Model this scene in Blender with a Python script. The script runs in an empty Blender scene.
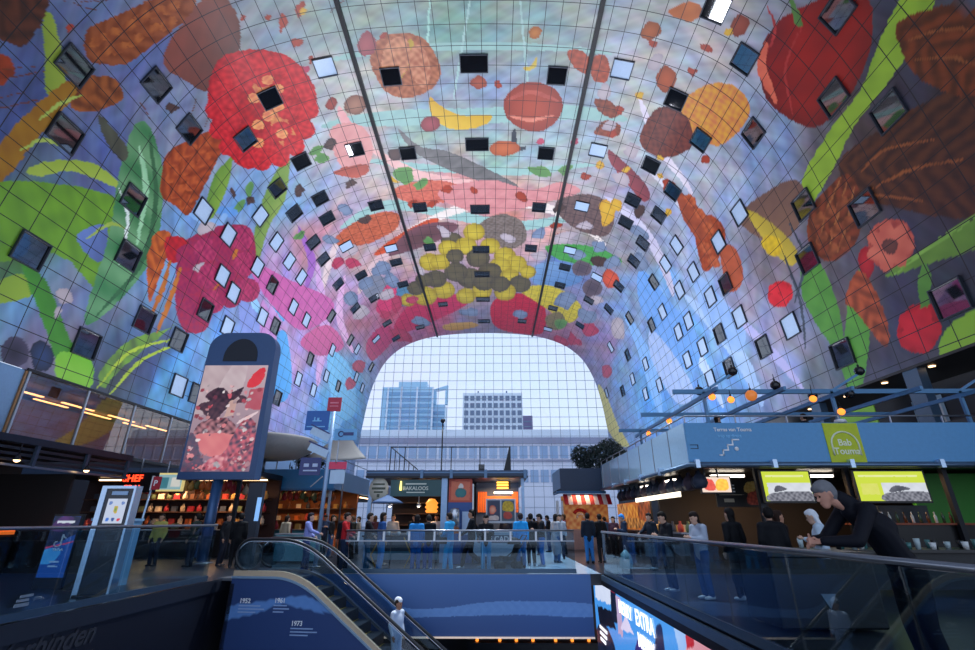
import bpy, bmesh, math, random
import numpy as np
from mathutils import Vector, Matrix
random.seed(7)
SC = bpy.context.scene
COL = SC.collection
PI = math.pi
BASE="""12.2 19.4 465585;21.5 22.9 69739f;13.2 24.5 5a689c;21.0 26.8 828ca6;29.0 24.7 96a0a5;31.8 32.3 b9beb9;28.6 35.8 c3c3c3;35.0 25.3 96aaa0;21.1 37.8 78a0cd;12.6 33.4 78a0c8;3.0 24.1 78aad7;1.3 26.2 82788f;11.2 42.3 7d96cd;7.6 42.7 6ea5dc;2.0 38.0 64aadc;2.8 35.2 4b5578;0.4 32.1 46505a;6.0 22.7 5a8040;17.9 48.7 bea0d2;17.2 55.6 b996cd;12.1 56.7 c3a5d7;9.2 65.8 96a0d7;16.3 64.2 c882b4;20.7 63.0 c396be;15.1 75.2 64afdc;12.2 83.9 5fb4e1;8.7 72.7 5aaadc;24.1 49.0 c88c96;24.9 54.8 beafbe;24.4 62.9 c3a0be;23.8 73.2 b4788c;24.7 41.8 8cafcd;40.4 25.8 96aaa0;44.3 26.8 82aa9b;50.0 26.0 96afa5;54.2 27.5 96a5a0;42.9 32.7 96a5b4;48.5 32.8 96a5b9;54.3 34.8 91a5b4;34.4 32.9 cdc8b9;34.4 36.6 dcb4aa;40.3 37.4 96b4aa;48.6 42.1 96b9aa;55.0 40.1 a5b9b9;37.0 44.7 c8b9af;43.9 46.3 dc9691;51.1 47.2 d7a59b;55.9 46.6 beb4aa;40.6 54.4 cdaaa5;48.8 53.5 d78c82;34.3 59.5 beaaa5;54.5 57.8 d7aaa5;58.3 65.4 6482b4;62.0 52.6 968c82;29.7 59.8 c8a5a0;30.8 78.3 c85a6e;35.4 85.9 be6482;45.4 78.5 a08c96;45.1 90.4 8c8296;59.2 87.3 aa6e82;60.2 28.5 c3c3c3;62.2 31.9 bec3be;64.1 25.5 beb9b9;59.3 25.2 aab4b4;69.2 35.7 b9bec8;74.9 29.6 879bbe;72.5 28.8 8ca0be;74.4 33.9 aabedc;62.3 35.4 bec3c3;63.0 45.8 a5a0b4;67.2 50.3 9696a0;66.0 56.6 9696a0;70.2 62.2 82a0c8;72.3 52.3 82b4e1;74.0 44.7 aab9d7;79.0 55.9 64a5e1;80.9 47.9 78b4e6;78.2 46.0 96b9e1;84.8 43.5 87b4e1;87.7 47.6 6ea5dc;80.7 38.8 a0a0b9;85.4 36.8 aaa5c3;88.4 35.6 a5afd2;90.7 33.1 6e7882;82.6 67.0 5fa5e1;76.1 78.0 78a5d2;72.1 78.9 a082aa;79.9 34.8 82787f;83.7 32.8 827d8c;86.8 28.0 645a5a;92.1 28.0 4b5064;89.4 28.4 464150;86.8 21.9 3c3e50;88.4 24.8 3e4055;84.0 19.8 3c2d28;80.7 22.0 463732;79.8 24.9 554b4b;82.1 17.7 322d37;77.1 18.4 3c3c4b;89.8 21.7 37414b;77.6 31.7 7d5f50"""
SHAPES="""s a2c8bc 92b8b0:31.70 35.66 38.46 36.72 46.53 36.89 54.47 36.02 60.17 35.12 60.04 34.28 54.24 34.08 46.52 34.86 38.72 34.72 31.90 34.81
s a2c8bc 92b8b0:33.86 28.83 41.59 28.72 48.40 28.67 56.87 28.53 56.82 28.20 48.41 27.94 41.64 27.99 33.93 28.50
s a2c8bc 92b8b0:33.27 40.84 40.55 43.71 50.96 44.55 58.59 41.94 58.46 41.47 50.88 43.36 40.76 42.57 33.43 40.40
s a2c8bc 92b8b0:28.77 50.77 34.79 50.02 41.99 53.11 51.55 55.94 61.43 49.89 61.18 49.11 51.43 53.58 42.37 50.99 35.06 48.07 28.81 49.88
s b4d2c8 a2c4ba:45.97 24.44 44.18 32.71 44.35 32.74 46.11 24.46
s b8e0d0 9ccab8:42.88 24.37 41.54 31.51 41.70 31.54 43.02 24.39
s b4d0c8 a0c2b8:49.83 24.44 50.96 32.15 51.12 32.12 49.97 24.42
s f0b8b0 e49a98:32.96 33.87 32.70 37.64 31.69 41.57 32.22 41.84 33.90 37.70 33.47 33.76
s f0c4b8 e0a8a0:34.74 39.77 39.04 45.17 45.03 46.20 45.14 45.41 39.64 43.58 35.10 39.26
s e8d8c8 f0e4d8:34.94 56.49 44.95 51.39 53.72 51.00 62.40 55.16 62.48 54.22 53.83 49.16 44.80 49.55 34.89 55.53
s e2c9c4 d4a8a8:26.55 66.37 31.36 61.86 34.57 58.96 34.38 57.93 30.76 59.51 26.23 65.11
s f2e2da dcbcb8:27.53 51.42 24.48 54.46 21.28 58.03 21.57 58.81 25.07 55.82 27.80 51.89
s e6e2e4 c8c4d0:65.28 40.24 70.60 41.66 75.97 41.65 76.22 40.76 71.16 39.81 65.50 39.51
s d8d4e0 c0b8d0:61.76 46.79 67.99 49.91 74.35 51.43 74.67 50.35 68.55 47.98 61.98 46.06
s f0e8ec d8ccd8:61.21 32.32 64.56 37.09 69.33 38.69 69.47 38.20 65.03 36.27 61.45 32.08
s b9d3f0 a2c4ec:77.24 48.58 85.06 43.86 90.27 41.54 90.25 40.59 85.06 41.57 77.32 47.32
s cfe0f5 b4cef0:73.92 55.27 80.84 52.02 88.57 48.55 88.59 47.64 81.10 49.66 74.10 54.08
s 8fc0ee 7ab0e8:71.44 67.27 79.73 67.45 85.77 66.17 86.01 64.16 80.56 62.81 71.95 65.32
s c8c0e4 b0b4e4:79.95 42.72 86.92 38.21 90.52 35.53 90.43 35.11 86.77 37.10 79.94 42.09
s d8a8d8 c088c8:15.88 47.35 10.86 53.57 7.32 58.58 7.70 59.73 11.89 55.80 16.35 48.08
s e0b8dc d09cd0:22.54 54.11 17.44 63.06 11.08 66.87 11.45 68.51 18.68 66.05 23.08 54.80
s a8d8f4 8cc4ec:14.16 44.01 11.31 48.03 6.40 50.47 6.59 51.40 12.16 49.96 14.62 44.63
s 98ccf0 70b4e4:14.75 69.11 10.19 76.11 5.97 79.00 6.31 81.71 11.72 81.76 15.56 70.86
s f0c8e0 dca0cc:24.92 60.40 20.53 66.46 19.10 76.52 19.68 77.46 21.55 68.36 25.28 61.03
s b070c0 9860b4:23.58 46.32 22.30 51.70 19.60 54.32 19.93 55.15 23.24 52.91 23.99 46.58
s 6aa0dc 5890d0:17.12 33.78 18.44 37.02 21.13 38.11 21.17 37.57 19.02 36.24 17.49 33.66
s 7aa8d8 94bce4:15.36 31.44 16.17 36.00 18.16 36.62 18.12 35.98 17.19 35.63 15.82 31.46
w 96502a 7a3a18:19.38 19.35 20.33 19.49 22.08 19.97 24.94 20.46 26.67 21.25 25.80 22.23 24.72 22.38 22.95 22.43 20.25 22.15 19.01 21.43 18.19 20.59 18.40 19.81
w 9c5526 6a3416:16.74 20.68 17.96 21.40 18.64 22.24 18.01 23.28 15.80 22.23 15.01 21.05
g 5f3c32 8a4a3a:25.20 22.28 27.57 21.61 28.60 22.68 28.09 25.01 26.37 26.75 23.80 27.23 22.78 25.49 22.20 23.58
g 96aa3c 7c9432:17.36 17.66 18.27 17.54 17.56 18.69 15.49 20.46 14.58 19.66 16.20 18.60
s a5781e 8a5a18:9.90 19.17 15.54 20.01 16.26 20.70 15.21 20.93 11.74 20.54 9.14 20.29 8.36 19.82
w 3c2319 5a3020:16.51 15.36 18.76 16.92 17.48 17.57 15.74 17.65 15.15 17.04 14.99 16.27
w 9c3c1e 7a2e14:14.04 16.93 14.55 17.50 14.02 18.03 12.94 17.85 12.72 17.55
s 73a52d 5c8a2a:8.33 19.94 10.65 22.80 11.96 25.21 12.18 26.79 8.98 27.55 6.38 28.12 6.89 25.57 6.57 23.63 4.87 22.07 6.17 20.97
g 96af3c a8be4a:9.92 20.88 11.16 21.50 12.94 23.42 13.45 25.23 13.11 26.26 12.57 24.87 11.74 22.94 10.35 21.73
g 96b43c 8aa83a:3.62 22.34 4.79 23.28 4.83 24.07 3.93 24.32 2.75 22.73
g 3c7828 4f9a35:5.30 23.15 5.49 24.06 4.38 25.79 2.31 28.09 1.58 29.96 0.16 30.02 -0.38 28.47 1.57 26.94 3.40 25.09
g 78be32 90cc44:1.61 27.42 1.76 29.88 -0.08 30.38 0.11 27.95
g 505f8c 6a84c0:8.41 25.20 10.14 26.20 10.03 26.97 7.96 27.42
p 377846 6ea06e:17.48 24.92 18.26 25.87 16.89 28.27 14.84 29.83 11.99 31.02 9.37 31.03 5.95 29.90 3.80 28.36 6.74 27.67 8.85 27.35 10.91 26.85 14.19 25.70
s 3c3c32 565a48:15.96 22.62 16.08 23.56 15.73 25.46 14.79 25.50 15.03 23.81
w b04c20 843414:16.95 28.34 18.26 28.15 20.13 28.98 22.42 30.06 22.22 31.57 20.51 32.24 17.60 32.72 15.46 32.63 15.27 31.02 15.03 29.47
w c86428 9a4420:11.56 30.35 13.05 31.24 12.66 32.35 9.76 32.54 7.49 32.68 9.46 31.20
g 82a53c 5f8a34:19.92 32.86 21.78 32.95 22.44 32.99 20.30 34.63 17.37 35.26 16.50 34.20
g 8ca550 6f9244:25.70 37.26 26.80 37.40 24.23 41.35 21.25 42.19 17.40 43.64 19.04 41.11
s 4a5a3c 7fb040:1.34 30.77 4.23 32.30 6.20 35.24 7.34 36.27 4.58 34.31 1.79 32.24 0.43 31.54
b c8191e 961218:25.36 25.90 27.18 25.77 29.11 26.41 30.86 27.72 31.75 29.91 31.40 32.69 29.43 34.91 26.85 36.05 23.47 35.70 22.21 33.64 22.41 31.17 23.16 28.09
b d78c46 c86040:27.23 28.13 28.75 29.04 28.38 33.78 28.75 35.87 26.90 35.95 27.02 30.74
b aa2846 8c2d55:12.58 33.44 15.12 34.62 17.44 36.91 19.27 40.00 17.78 42.83 15.65 43.33 13.22 42.01 10.22 40.20 8.06 39.85 7.00 37.45 8.78 35.01
b c8232d a01c28:12.38 31.63 13.42 32.66 13.55 34.23 12.25 34.33 11.12 32.87
r 322d3c 504a60:0.84 24.03 1.53 24.48 1.27 25.40 0.40 25.66 -0.15 25.05 0.09 24.36
r 32466e 282c3c:1.10 25.60 1.88 26.04 1.48 27.05 0.52 27.20 0.15 26.41
g 46a0d7 5ab4e4:15.91 44.93 17.82 45.65 16.25 50.60 14.42 53.04 15.03 48.62
s d76eaa c25a9c:16.70 42.46 18.95 50.52 21.93 61.94 19.68 63.70 15.19 57.55 15.04 48.10
g d76496 c0568a:13.90 58.65 18.96 64.73 18.72 73.23 14.68 66.69
g 5aaee6 4a9ad8:10.89 51.59 13.60 54.29 8.92 59.46 5.90 58.99 6.44 55.10
b b96e46 8c4a2c:37.19 29.15 38.26 27.41 40.17 26.93 42.13 27.65 43.18 30.56 41.94 32.63 39.48 33.37 37.73 32.30
r aa5555 8a3c44:36.61 27.42 37.48 26.55 38.10 27.39 37.69 28.45 36.78 28.72 36.42 28.12
g e1b93c d0a028:41.84 33.42 42.69 34.40 44.54 35.69 47.52 35.73 47.31 36.75 45.45 37.54 43.21 37.34 41.78 35.58
r b44c34 8c3426:48.87 33.89 50.12 32.17 51.74 31.78 53.66 32.53 54.54 34.29 54.12 36.31 52.45 37.77 50.36 37.21 49.11 35.83
s 3a4048 2c3038:49.78 37.91 50.18 37.62 50.49 39.87 51.35 39.82 51.17 40.42 49.87 40.49
r a54b50 7d383c:40.58 36.39 41.37 35.68 42.33 35.99 42.42 37.03 41.52 37.79 40.63 37.45
r aa785f 7a5040:33.76 33.25 34.74 32.43 35.66 32.81 35.77 33.87 34.90 34.68 33.83 34.33
r a54132 7d3028:32.23 32.73 32.94 32.25 33.30 32.90 32.72 33.56 32.11 33.38
r a54132 7d3028:33.51 36.52 34.24 36.05 34.65 36.80 33.97 37.45 33.43 37.17
r af553c 8a4030:45.70 31.99 46.46 31.15 47.18 31.67 47.17 32.32 46.42 32.65
r c37832 a05a24:50.77 27.01 51.22 26.48 51.83 26.88 51.55 27.50 50.97 27.52
r c8693c a85434:47.49 40.09 48.56 39.20 50.26 39.44 50.74 40.45 49.25 41.43 47.81 41.15
g d7be50 c8a83c:50.48 30.37 51.08 30.15 51.62 29.25 51.61 30.13 50.94 30.66
r af5a28 8a441c:59.62 26.05 59.94 25.26 60.79 25.22 61.11 25.95 60.51 26.61 59.86 26.59
b b94b28 8c3818:54.11 28.64 55.17 28.37 56.17 29.20 56.25 30.58 55.02 30.10
b b94b28 8c3818:56.20 29.39 57.05 28.52 57.95 29.52 57.96 31.14 56.88 31.11
b 964b32 6a3424:57.30 33.23 58.55 32.98 59.93 34.02 59.38 34.90 58.12 34.48
b 964b32 6a3424:58.05 37.03 58.88 35.28 60.34 35.61 60.45 36.88 58.92 37.35
s 5e5c5a 7d7a76:38.16 36.95 40.01 39.65 43.13 40.76 47.47 43.73 50.81 46.43 49.26 46.88 45.11 45.09 41.82 42.90 39.08 40.16
s e1a096 d28a84:31.62 35.81 34.56 35.99 35.02 39.54 32.94 43.06 31.17 40.60
g be5a46 a04838:30.18 41.24 33.72 41.35 33.73 42.64 32.13 43.10
b d7735a c05a4a:36.13 46.03 40.41 45.17 43.85 46.49 43.05 49.15 38.61 49.54 36.14 47.92
s dc9691 c87c7c:41.38 47.09 47.46 45.46 52.29 47.07 55.67 45.19 58.23 46.42 53.74 49.66 47.42 52.19 42.36 49.92
b cd6946 a85034:26.80 52.01 29.35 50.71 33.45 50.01 35.64 51.31 34.52 54.42 30.73 55.86 27.50 54.38
g dc5a32 c04a28:30.61 58.69 35.00 55.53 39.46 52.88 40.44 53.68 36.09 57.35 32.56 59.27
r 5f4141 7a5058:32.40 60.02 36.48 54.94 40.70 53.70 43.18 54.84 40.25 58.08 35.63 60.18
b 64564c 86786e:45.77 54.94 48.73 52.16 51.71 53.78 52.52 58.12 50.33 60.75 47.10 58.71
s 3c8c41 56a650:55.37 59.54 58.73 57.72 62.88 56.65 66.36 56.66 62.43 61.71 57.94 62.48
g 5a82af 7a9cc0:53.75 67.35 55.79 63.75 59.91 63.38 62.04 66.43 59.09 71.21 55.04 71.26
b 735a55 5a4644:55.86 48.53 60.02 46.36 62.95 48.74 62.98 53.34 59.55 54.13 56.52 51.72
r 504650 6a5a60:59.95 63.66 60.76 61.10 62.70 61.50 62.63 64.33 60.91 65.61
r 504650 6a5a60:62.43 68.52 63.13 65.19 65.18 65.00 65.49 67.70 63.92 70.72
r dc5a3c b84a30:64.74 63.24 65.00 60.21 66.75 60.13 67.37 62.04 66.21 64.65
s 8c8c96 6e7888:26.95 65.10 29.39 63.68 30.83 67.45 29.16 71.87 26.86 69.23
g 5f8ca5 4a7894:30.20 72.04 33.10 69.58 35.36 73.57 33.85 77.80 30.75 76.55
s cd375a b02c50:28.54 83.52 32.78 77.61 38.48 75.23 44.02 77.57 40.74 82.97 34.15 87.91 29.23 88.56
b cd2841 a81c36:47.63 79.76 51.69 75.27 56.43 77.09 58.20 85.42 57.73 93.19 52.50 94.38 48.02 90.41
b d7c33c b8a43a:52.50 73.99 56.55 71.20 61.03 72.60 63.85 76.02 62.72 83.24 59.59 82.15 55.41 77.83
s cd466e b03c66:22.12 81.42 27.15 81.13 28.09 87.64 24.70 90.24 21.17 88.15
g dc466e c83c64:27.05 74.22 30.50 68.24 31.79 70.25 28.79 77.69
g b4823c c89a50:37.84 89.38 43.16 88.71 44.72 90.96 40.88 92.78 37.99 92.16
b 8c7850 6c6448:57.91 84.58 60.30 80.25 62.22 85.28 59.88 89.52
b cd7846 dca03c:64.77 31.25 65.71 28.97 67.37 27.49 69.29 27.24 70.48 28.17 70.37 30.34 69.31 32.59 66.54 32.95
b 7d3c2d 5c2c24:62.44 35.96 62.90 32.72 64.48 31.74 66.42 32.45 67.32 34.56 65.57 37.24 63.44 37.49
r b4552d 8c4224:61.99 29.67 62.34 28.39 63.42 28.75 63.64 30.03 62.90 30.76
s c86e32 a85828:61.14 24.20 62.40 23.13 63.48 23.38 62.93 24.46
r 96462f 7a3826:65.73 23.66 65.91 22.77 66.77 22.71 66.98 23.48 66.42 24.15
c a52319 6a1c18:68.77 24.59 68.58 22.09 69.50 20.42 70.83 18.91 72.79 17.73 74.49 18.55 75.54 19.93 76.07 21.56 75.83 24.24 74.04 25.61 71.09 26.24
s 466e32 5a8440:68.31 20.20 69.19 20.47 70.32 21.03 69.75 21.25
s 96b937 7c9e30:74.69 16.46 76.14 15.55 76.97 17.34 77.47 19.34 77.76 22.27 78.71 24.70 79.51 27.27 79.57 28.56 77.60 27.50 76.63 23.80 76.39 20.93 75.26 18.59
w 58321e 38221a:78.72 24.23 79.26 21.17 80.13 18.29 81.61 16.38 86.21 18.85 85.54 20.67 83.37 22.75 80.81 24.55
w 78391c 4c2814:75.46 17.32 78.48 14.69 81.69 16.43 79.50 17.93 77.33 18.21
w 823c22 542a18:79.92 28.08 79.51 26.20 80.02 24.10 82.73 24.51 84.04 26.43 83.57 28.61 81.48 29.24
g 82604c 6e5248:75.23 35.07 76.83 28.41 79.28 28.14 80.20 30.68 78.91 33.39
g c8af3c b09a38:75.41 33.97 78.02 32.02 81.49 30.58 82.12 31.85 78.91 33.39
b c85f4b 9a3e36:84.12 24.91 83.77 23.74 84.42 22.62 85.65 22.35 86.57 23.13 86.61 24.43 85.59 25.26
r b9282d 901c24:85.00 26.28 84.41 25.58 84.90 25.03 85.91 25.44 86.16 26.25
b d72328 a81a22:82.62 35.28 82.39 33.95 83.28 32.57 84.29 32.94 84.40 34.36 83.57 35.58
b cd1e28 a01620:89.77 25.56 88.99 24.48 89.34 23.20 90.43 23.09 91.46 23.92 91.36 25.17 90.65 25.82
b e1be28 c8a428:78.84 33.96 78.72 32.80 79.84 31.80 80.68 32.19 80.45 33.33
s 5a963c 488434:81.93 29.86 83.40 29.04 86.30 29.10 89.60 29.83 92.21 30.68 89.39 30.82 86.83 31.66 84.21 31.75
s 5a8232 70983c:86.58 24.71 86.62 21.24 86.75 19.13 87.92 19.72 87.39 22.26 86.91 24.59
s 5f963c 4c8034:89.54 23.80 87.87 23.27 87.30 22.52 88.13 22.56 89.49 23.39
g 96c337 8aba34:90.98 23.10 90.68 21.00 92.51 21.84 92.41 23.88
s 5fa03c 4c8a38:86.24 27.72 85.51 26.40 87.51 26.56 91.81 29.22 92.80 30.96 89.54 29.99
w b45532 7c3a22:86.63 28.41 85.44 26.53 87.10 26.02 89.64 26.17 90.40 26.83 89.13 27.45 87.60 28.00
b b04c28 8a3c22:72.68 41.83 72.57 38.51 75.08 37.46 76.51 39.76 76.21 43.23
s c35f3c a04c30:76.07 39.38 77.17 37.25 80.12 37.88 79.85 40.62
s ad5434 8a4028:68.00 39.92 69.97 39.36 73.68 38.64 73.50 41.54 70.60 41.95
g 96464b 7a3c44:59.92 39.00 61.62 39.81 65.68 42.39 65.15 44.22 61.10 41.27
s d7cd6e e1d782:74.44 93.82 77.40 90.49 83.86 87.05 88.20 83.01 86.07 91.39 79.96 96.99
s 78aae6 64a0e0:69.11 55.03 74.95 52.76 81.82 48.58 84.09 53.07 77.94 58.82 72.05 60.53
s a0c3eb 8cb4e6:74.77 45.57 78.71 42.66 84.06 40.09 85.22 42.79 80.24 46.18
s b4c8e8 9ab8e4:75.69 60.81 80.49 56.33 86.35 53.51 86.18 59.18 79.22 63.36
s 8fa0d8 7c90cc:12.75 43.34 12.68 48.35 10.28 49.91 9.86 46.01
s 8ad0f0 6abce6:16.38 68.74 16.53 80.89 11.36 88.64 8.18 82.14 11.21 73.30
s ce96c8 b880be:14.51 47.01 12.89 51.88 9.68 53.47 9.80 50.23
c d6c040 9c8428:46.70 56.41 46.22 57.98 45.08 58.64 44.00 57.92 43.64 56.33 44.16 54.85 45.25 54.27 46.29 54.90
c 6e6446 4c4438:43.50 58.62 42.94 60.26 41.74 60.89 40.66 60.06 40.37 58.35 40.97 56.82 42.11 56.27 43.15 57.00
c d6c040 9c8428:42.66 60.46 42.12 62.04 41.00 62.60 40.00 61.81 39.74 60.16 40.32 58.69 41.38 58.20 42.35 58.89
c d6c040 9c8428:39.77 64.25 39.08 66.09 37.77 66.69 36.67 65.60 36.46 63.61 37.18 61.93 38.41 61.42 39.48 62.35
c d6c040 9c8428:45.47 60.05 44.94 61.77 43.73 62.47 42.61 61.64 42.26 59.88 42.84 58.26 43.98 57.66 45.06 58.37
c d6c040 9c8428:48.84 60.01 48.43 61.62 47.36 62.31 46.30 61.65 45.91 60.05 46.37 58.53 47.39 57.92 48.40 58.49
c d6c040 9c8428:51.30 62.68 50.89 64.58 49.70 65.49 48.47 64.74 47.97 62.88 48.44 61.08 49.58 60.30 50.75 60.94
c d6c040 9c8428:53.11 64.88 52.73 66.92 51.53 67.93 50.25 67.18 49.69 65.23 50.14 63.31 51.29 62.44 52.50 63.08
c d6c040 9c8428:50.65 65.79 50.21 67.85 48.96 68.81 47.69 67.98 47.18 65.97 47.69 64.03 48.88 63.20 50.09 63.91
c 6e6446 4c4438:47.36 63.49 46.79 65.59 45.43 66.47 44.12 65.53 43.68 63.42 44.31 61.46 45.60 60.71 46.84 61.51
c 6e6446 4c4438:46.16 69.99 45.46 72.66 43.83 73.72 42.32 72.47 41.86 69.75 42.64 67.31 44.16 66.43 45.59 67.46
c 6e6446 4c4438:43.77 67.85 43.08 70.14 41.61 71.00 40.28 69.84 39.93 67.47 40.68 65.36 42.06 64.64 43.33 65.61
c d6c040 9c8428:41.21 74.10 40.46 76.46 38.99 77.29 37.73 75.95 37.46 73.43 38.25 71.29 39.63 70.60 40.84 71.71
c d6c040 9c8428:37.88 75.90 36.96 78.50 35.32 79.16 34.01 77.36 33.83 74.48 34.78 72.28 36.30 71.76 37.58 73.15
c 6e6446 4c4438:49.27 67.85 48.73 70.21 47.31 71.26 45.90 70.27 45.39 67.92 46.00 65.72 47.35 64.83 48.68 65.67
c d6c040 9c8428:52.25 69.27 51.87 71.34 50.71 72.31 49.49 71.57 48.97 69.57 49.41 67.61 50.53 66.77 51.69 67.41
c 6e6446 4c4438:54.21 71.44 53.84 73.84 52.55 75.07 51.15 74.24 50.53 71.96 50.98 69.69 52.22 68.66 53.53 69.35
c d6c040 9c8428:51.84 74.86 51.38 77.42 50.01 78.66 48.57 77.67 47.99 75.18 48.53 72.77 49.84 71.72 51.19 72.56
c d6c040 9c8428:47.64 74.79 47.11 77.10 45.82 78.06 44.57 77.06 44.14 74.75 44.72 72.60 45.95 71.78 47.15 72.63
c d6c040 9c8428:44.77 76.78 44.16 79.15 42.81 80.05 41.57 78.91 41.21 76.48 41.87 74.29 43.15 73.52 44.34 74.48
c 6e6446 4c4438:40.19 69.90 39.46 72.03 38.06 72.73 36.88 71.48 36.64 69.20 37.41 67.27 38.73 66.68 39.87 67.72
c d6c040 9c8428:41.15 64.42 40.55 66.14 39.36 66.72 38.34 65.80 38.10 63.97 38.74 62.38 39.86 61.87 40.86 62.67
c 6e6446 4c4438:48.15 71.38 47.61 73.71 46.24 74.73 44.91 73.70 44.45 71.37 45.06 69.20 46.35 68.34 47.62 69.21
c 6e6446 4c4438:50.70 71.94 50.26 74.13 49.04 75.12 47.80 74.28 47.31 72.14 47.80 70.07 48.96 69.22 50.15 69.94
c d6c040 9c8428:54.70 67.17 54.46 68.73 53.58 69.56 52.61 69.05 52.16 67.58 52.45 66.08 53.30 65.36 54.22 65.80
c 6e6446 4c4438:36.22 72.34 35.54 74.07 34.37 74.42 33.45 73.15 33.33 71.16 34.02 69.64 35.13 69.35 36.04 70.41
c d6c040 9c8428:34.09 76.23 33.43 77.78 32.35 77.94 31.54 76.55 31.48 74.64 32.14 73.31 33.16 73.19 33.97 74.35
c 6e6446 4c4438:43.41 62.81 42.92 64.31 41.89 64.87 40.96 64.12 40.70 62.56 41.21 61.15 42.20 60.65 43.11 61.31
c 6e6446 4c4438:37.88 69.85 37.24 71.54 36.10 72.00 35.17 70.91 35.02 69.03 35.67 67.51 36.75 67.12 37.67 68.04
c b8452c 8a3420:33.36 24.20 33.03 24.62 32.68 24.77 32.62 24.43 32.75 23.95 33.09 23.79 33.36 23.58 33.57 23.69
c b8452c 8a3420:31.79 24.97 31.34 25.28 30.98 25.58 31.04 25.19 31.23 24.69 31.67 24.16 31.81 24.32 31.89 24.46
c b8452c 8a3420:32.41 26.51 32.17 26.92 31.78 26.92 31.39 26.99 31.47 26.58 31.50 26.23 31.84 26.22 32.04 26.33
c b8452c 8a3420:28.98 23.86 28.86 23.90 28.65 23.92 28.63 23.72 28.79 23.61 28.94 23.48 29.07 23.60 29.12 23.75
c b8452c 8a3420:30.87 24.15 30.76 24.33 30.58 24.46 30.40 24.40 30.40 24.21 30.45 24.08 30.59 24.03 30.70 24.07
c b8452c 8a3420:18.83 18.71 18.78 18.84 18.55 18.78 18.30 18.77 18.29 18.63 18.39 18.53 18.60 18.46 18.79 18.58
c b8452c 8a3420:32.80 28.33 32.71 28.61 32.46 28.58 32.14 28.68 32.27 28.35 32.25 28.08 32.53 27.93 32.65 28.18
c b8452c 8a3420:61.11 26.94 61.03 27.17 60.74 27.09 60.57 27.01 60.47 26.84 60.43 26.54 60.78 26.64 61.09 26.68
c b8452c 8a3420:65.37 25.92 65.04 26.05 64.75 26.08 64.44 25.98 64.28 25.73 64.60 25.64 64.86 25.50 65.21 25.64
c b8452c 8a3420:64.82 28.07 64.90 28.38 64.55 28.28 64.30 28.24 64.15 28.01 64.23 27.73 64.58 27.77 64.94 27.77
c b8452c 8a3420:48.66 32.23 48.54 32.48 48.26 32.53 48.05 32.41 47.94 32.19 47.94 31.85 48.30 31.65 48.52 32.00
c b8452c 8a3420:39.14 26.86 39.03 27.11 38.84 27.29 38.63 27.31 38.43 27.28 38.41 27.06 38.66 26.89 38.87 26.83
c b8452c 8a3420:38.36 48.78 37.95 49.41 37.76 49.89 37.23 50.26 37.20 49.76 37.05 49.38 37.45 48.74 37.95 48.64
c b8452c 8a3420:42.66 47.48 42.48 47.91 42.05 47.65 41.48 47.30 41.72 46.76 41.98 46.39 42.55 46.28 42.97 46.99
c b8452c 8a3420:45.94 47.85 45.65 48.00 45.23 47.78 45.03 47.18 45.13 46.81 45.37 46.65 45.67 46.97 45.94 47.37
c b8452c 8a3420:52.07 49.35 51.48 49.39 50.88 48.91 50.55 48.19 50.67 47.75 50.90 47.49 51.47 47.59 52.00 48.46
c b8452c 8a3420:57.10 53.29 56.98 53.97 56.43 54.52 55.82 54.63 55.42 54.29 55.71 53.67 56.09 53.11 56.58 53.18
c b8452c 8a3420:57.87 55.97 57.71 56.60 57.19 56.84 56.61 57.08 56.40 56.45 56.57 55.86 57.05 55.78 57.51 55.57
c b8452c 8a3420:40.91 49.35 40.64 49.88 40.17 50.42 39.57 50.41 39.21 50.12 39.61 49.57 40.04 49.11 40.65 48.99
c b8452c 8a3420:60.20 33.88 60.14 34.26 59.81 34.33 59.55 34.06 59.41 33.66 59.61 33.32 59.93 33.38 60.17 33.56
c b8452c 8a3420:60.16 36.43 60.32 36.87 60.09 37.19 59.81 37.37 59.50 37.18 59.39 36.76 59.63 36.53 59.83 36.24
c b8452c 8a3420:59.01 43.45 58.82 43.90 58.49 44.21 58.02 44.12 57.83 43.59 57.94 43.06 58.38 43.12 58.67 43.16
c b8452c 8a3420:67.75 39.29 67.68 40.07 67.59 40.92 66.95 41.14 66.68 40.43 66.37 39.87 66.74 39.35 67.16 39.31
c b8452c 8a3420:69.49 33.83 69.62 34.11 69.57 34.50 69.30 34.76 68.96 35.02 68.79 34.71 68.81 34.22 69.15 33.80
c e0b83c c89028:33.55 24.34 33.32 24.51 33.18 24.67 33.00 24.61 32.90 24.46 33.02 24.30 33.17 24.07 33.36 24.20
c e0b83c c89028:61.41 31.46 61.45 31.77 61.51 32.05 61.27 32.16 61.01 32.13 60.77 31.87 60.87 31.50 61.15 31.43
c e0b83c c89028:60.05 41.65 59.83 41.97 59.56 41.96 59.24 41.87 59.18 41.40 59.28 40.88 59.68 40.78 59.96 41.18
c e0b83c c89028:62.81 40.61 62.61 41.01 62.49 41.25 62.25 41.48 62.00 41.32 62.11 40.95 62.20 40.59 62.54 40.39
c e0b83c c89028:62.98 48.25 63.09 49.63 62.85 50.65 62.13 51.61 61.48 49.66 60.82 47.84 61.34 46.57 62.29 47.03
c e0b83c c89028:63.30 46.13 63.45 47.20 63.29 47.87 62.83 47.89 62.15 47.64 62.02 46.53 62.25 45.99 62.63 45.79
c e0b83c c89028:68.75 42.44 68.92 42.77 68.84 43.21 68.65 43.75 68.23 43.85 68.23 43.30 68.12 42.92 68.41 42.65
c e0b83c c89028:66.26 39.63 66.05 39.86 65.87 39.96 65.73 39.83 65.51 39.60 65.76 39.37 65.96 39.20 66.15 39.35
c e0b83c c89028:65.52 37.40 65.48 37.73 65.17 37.83 64.86 37.98 64.80 37.68 64.80 37.41 65.06 37.26 65.31 37.27
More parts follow.
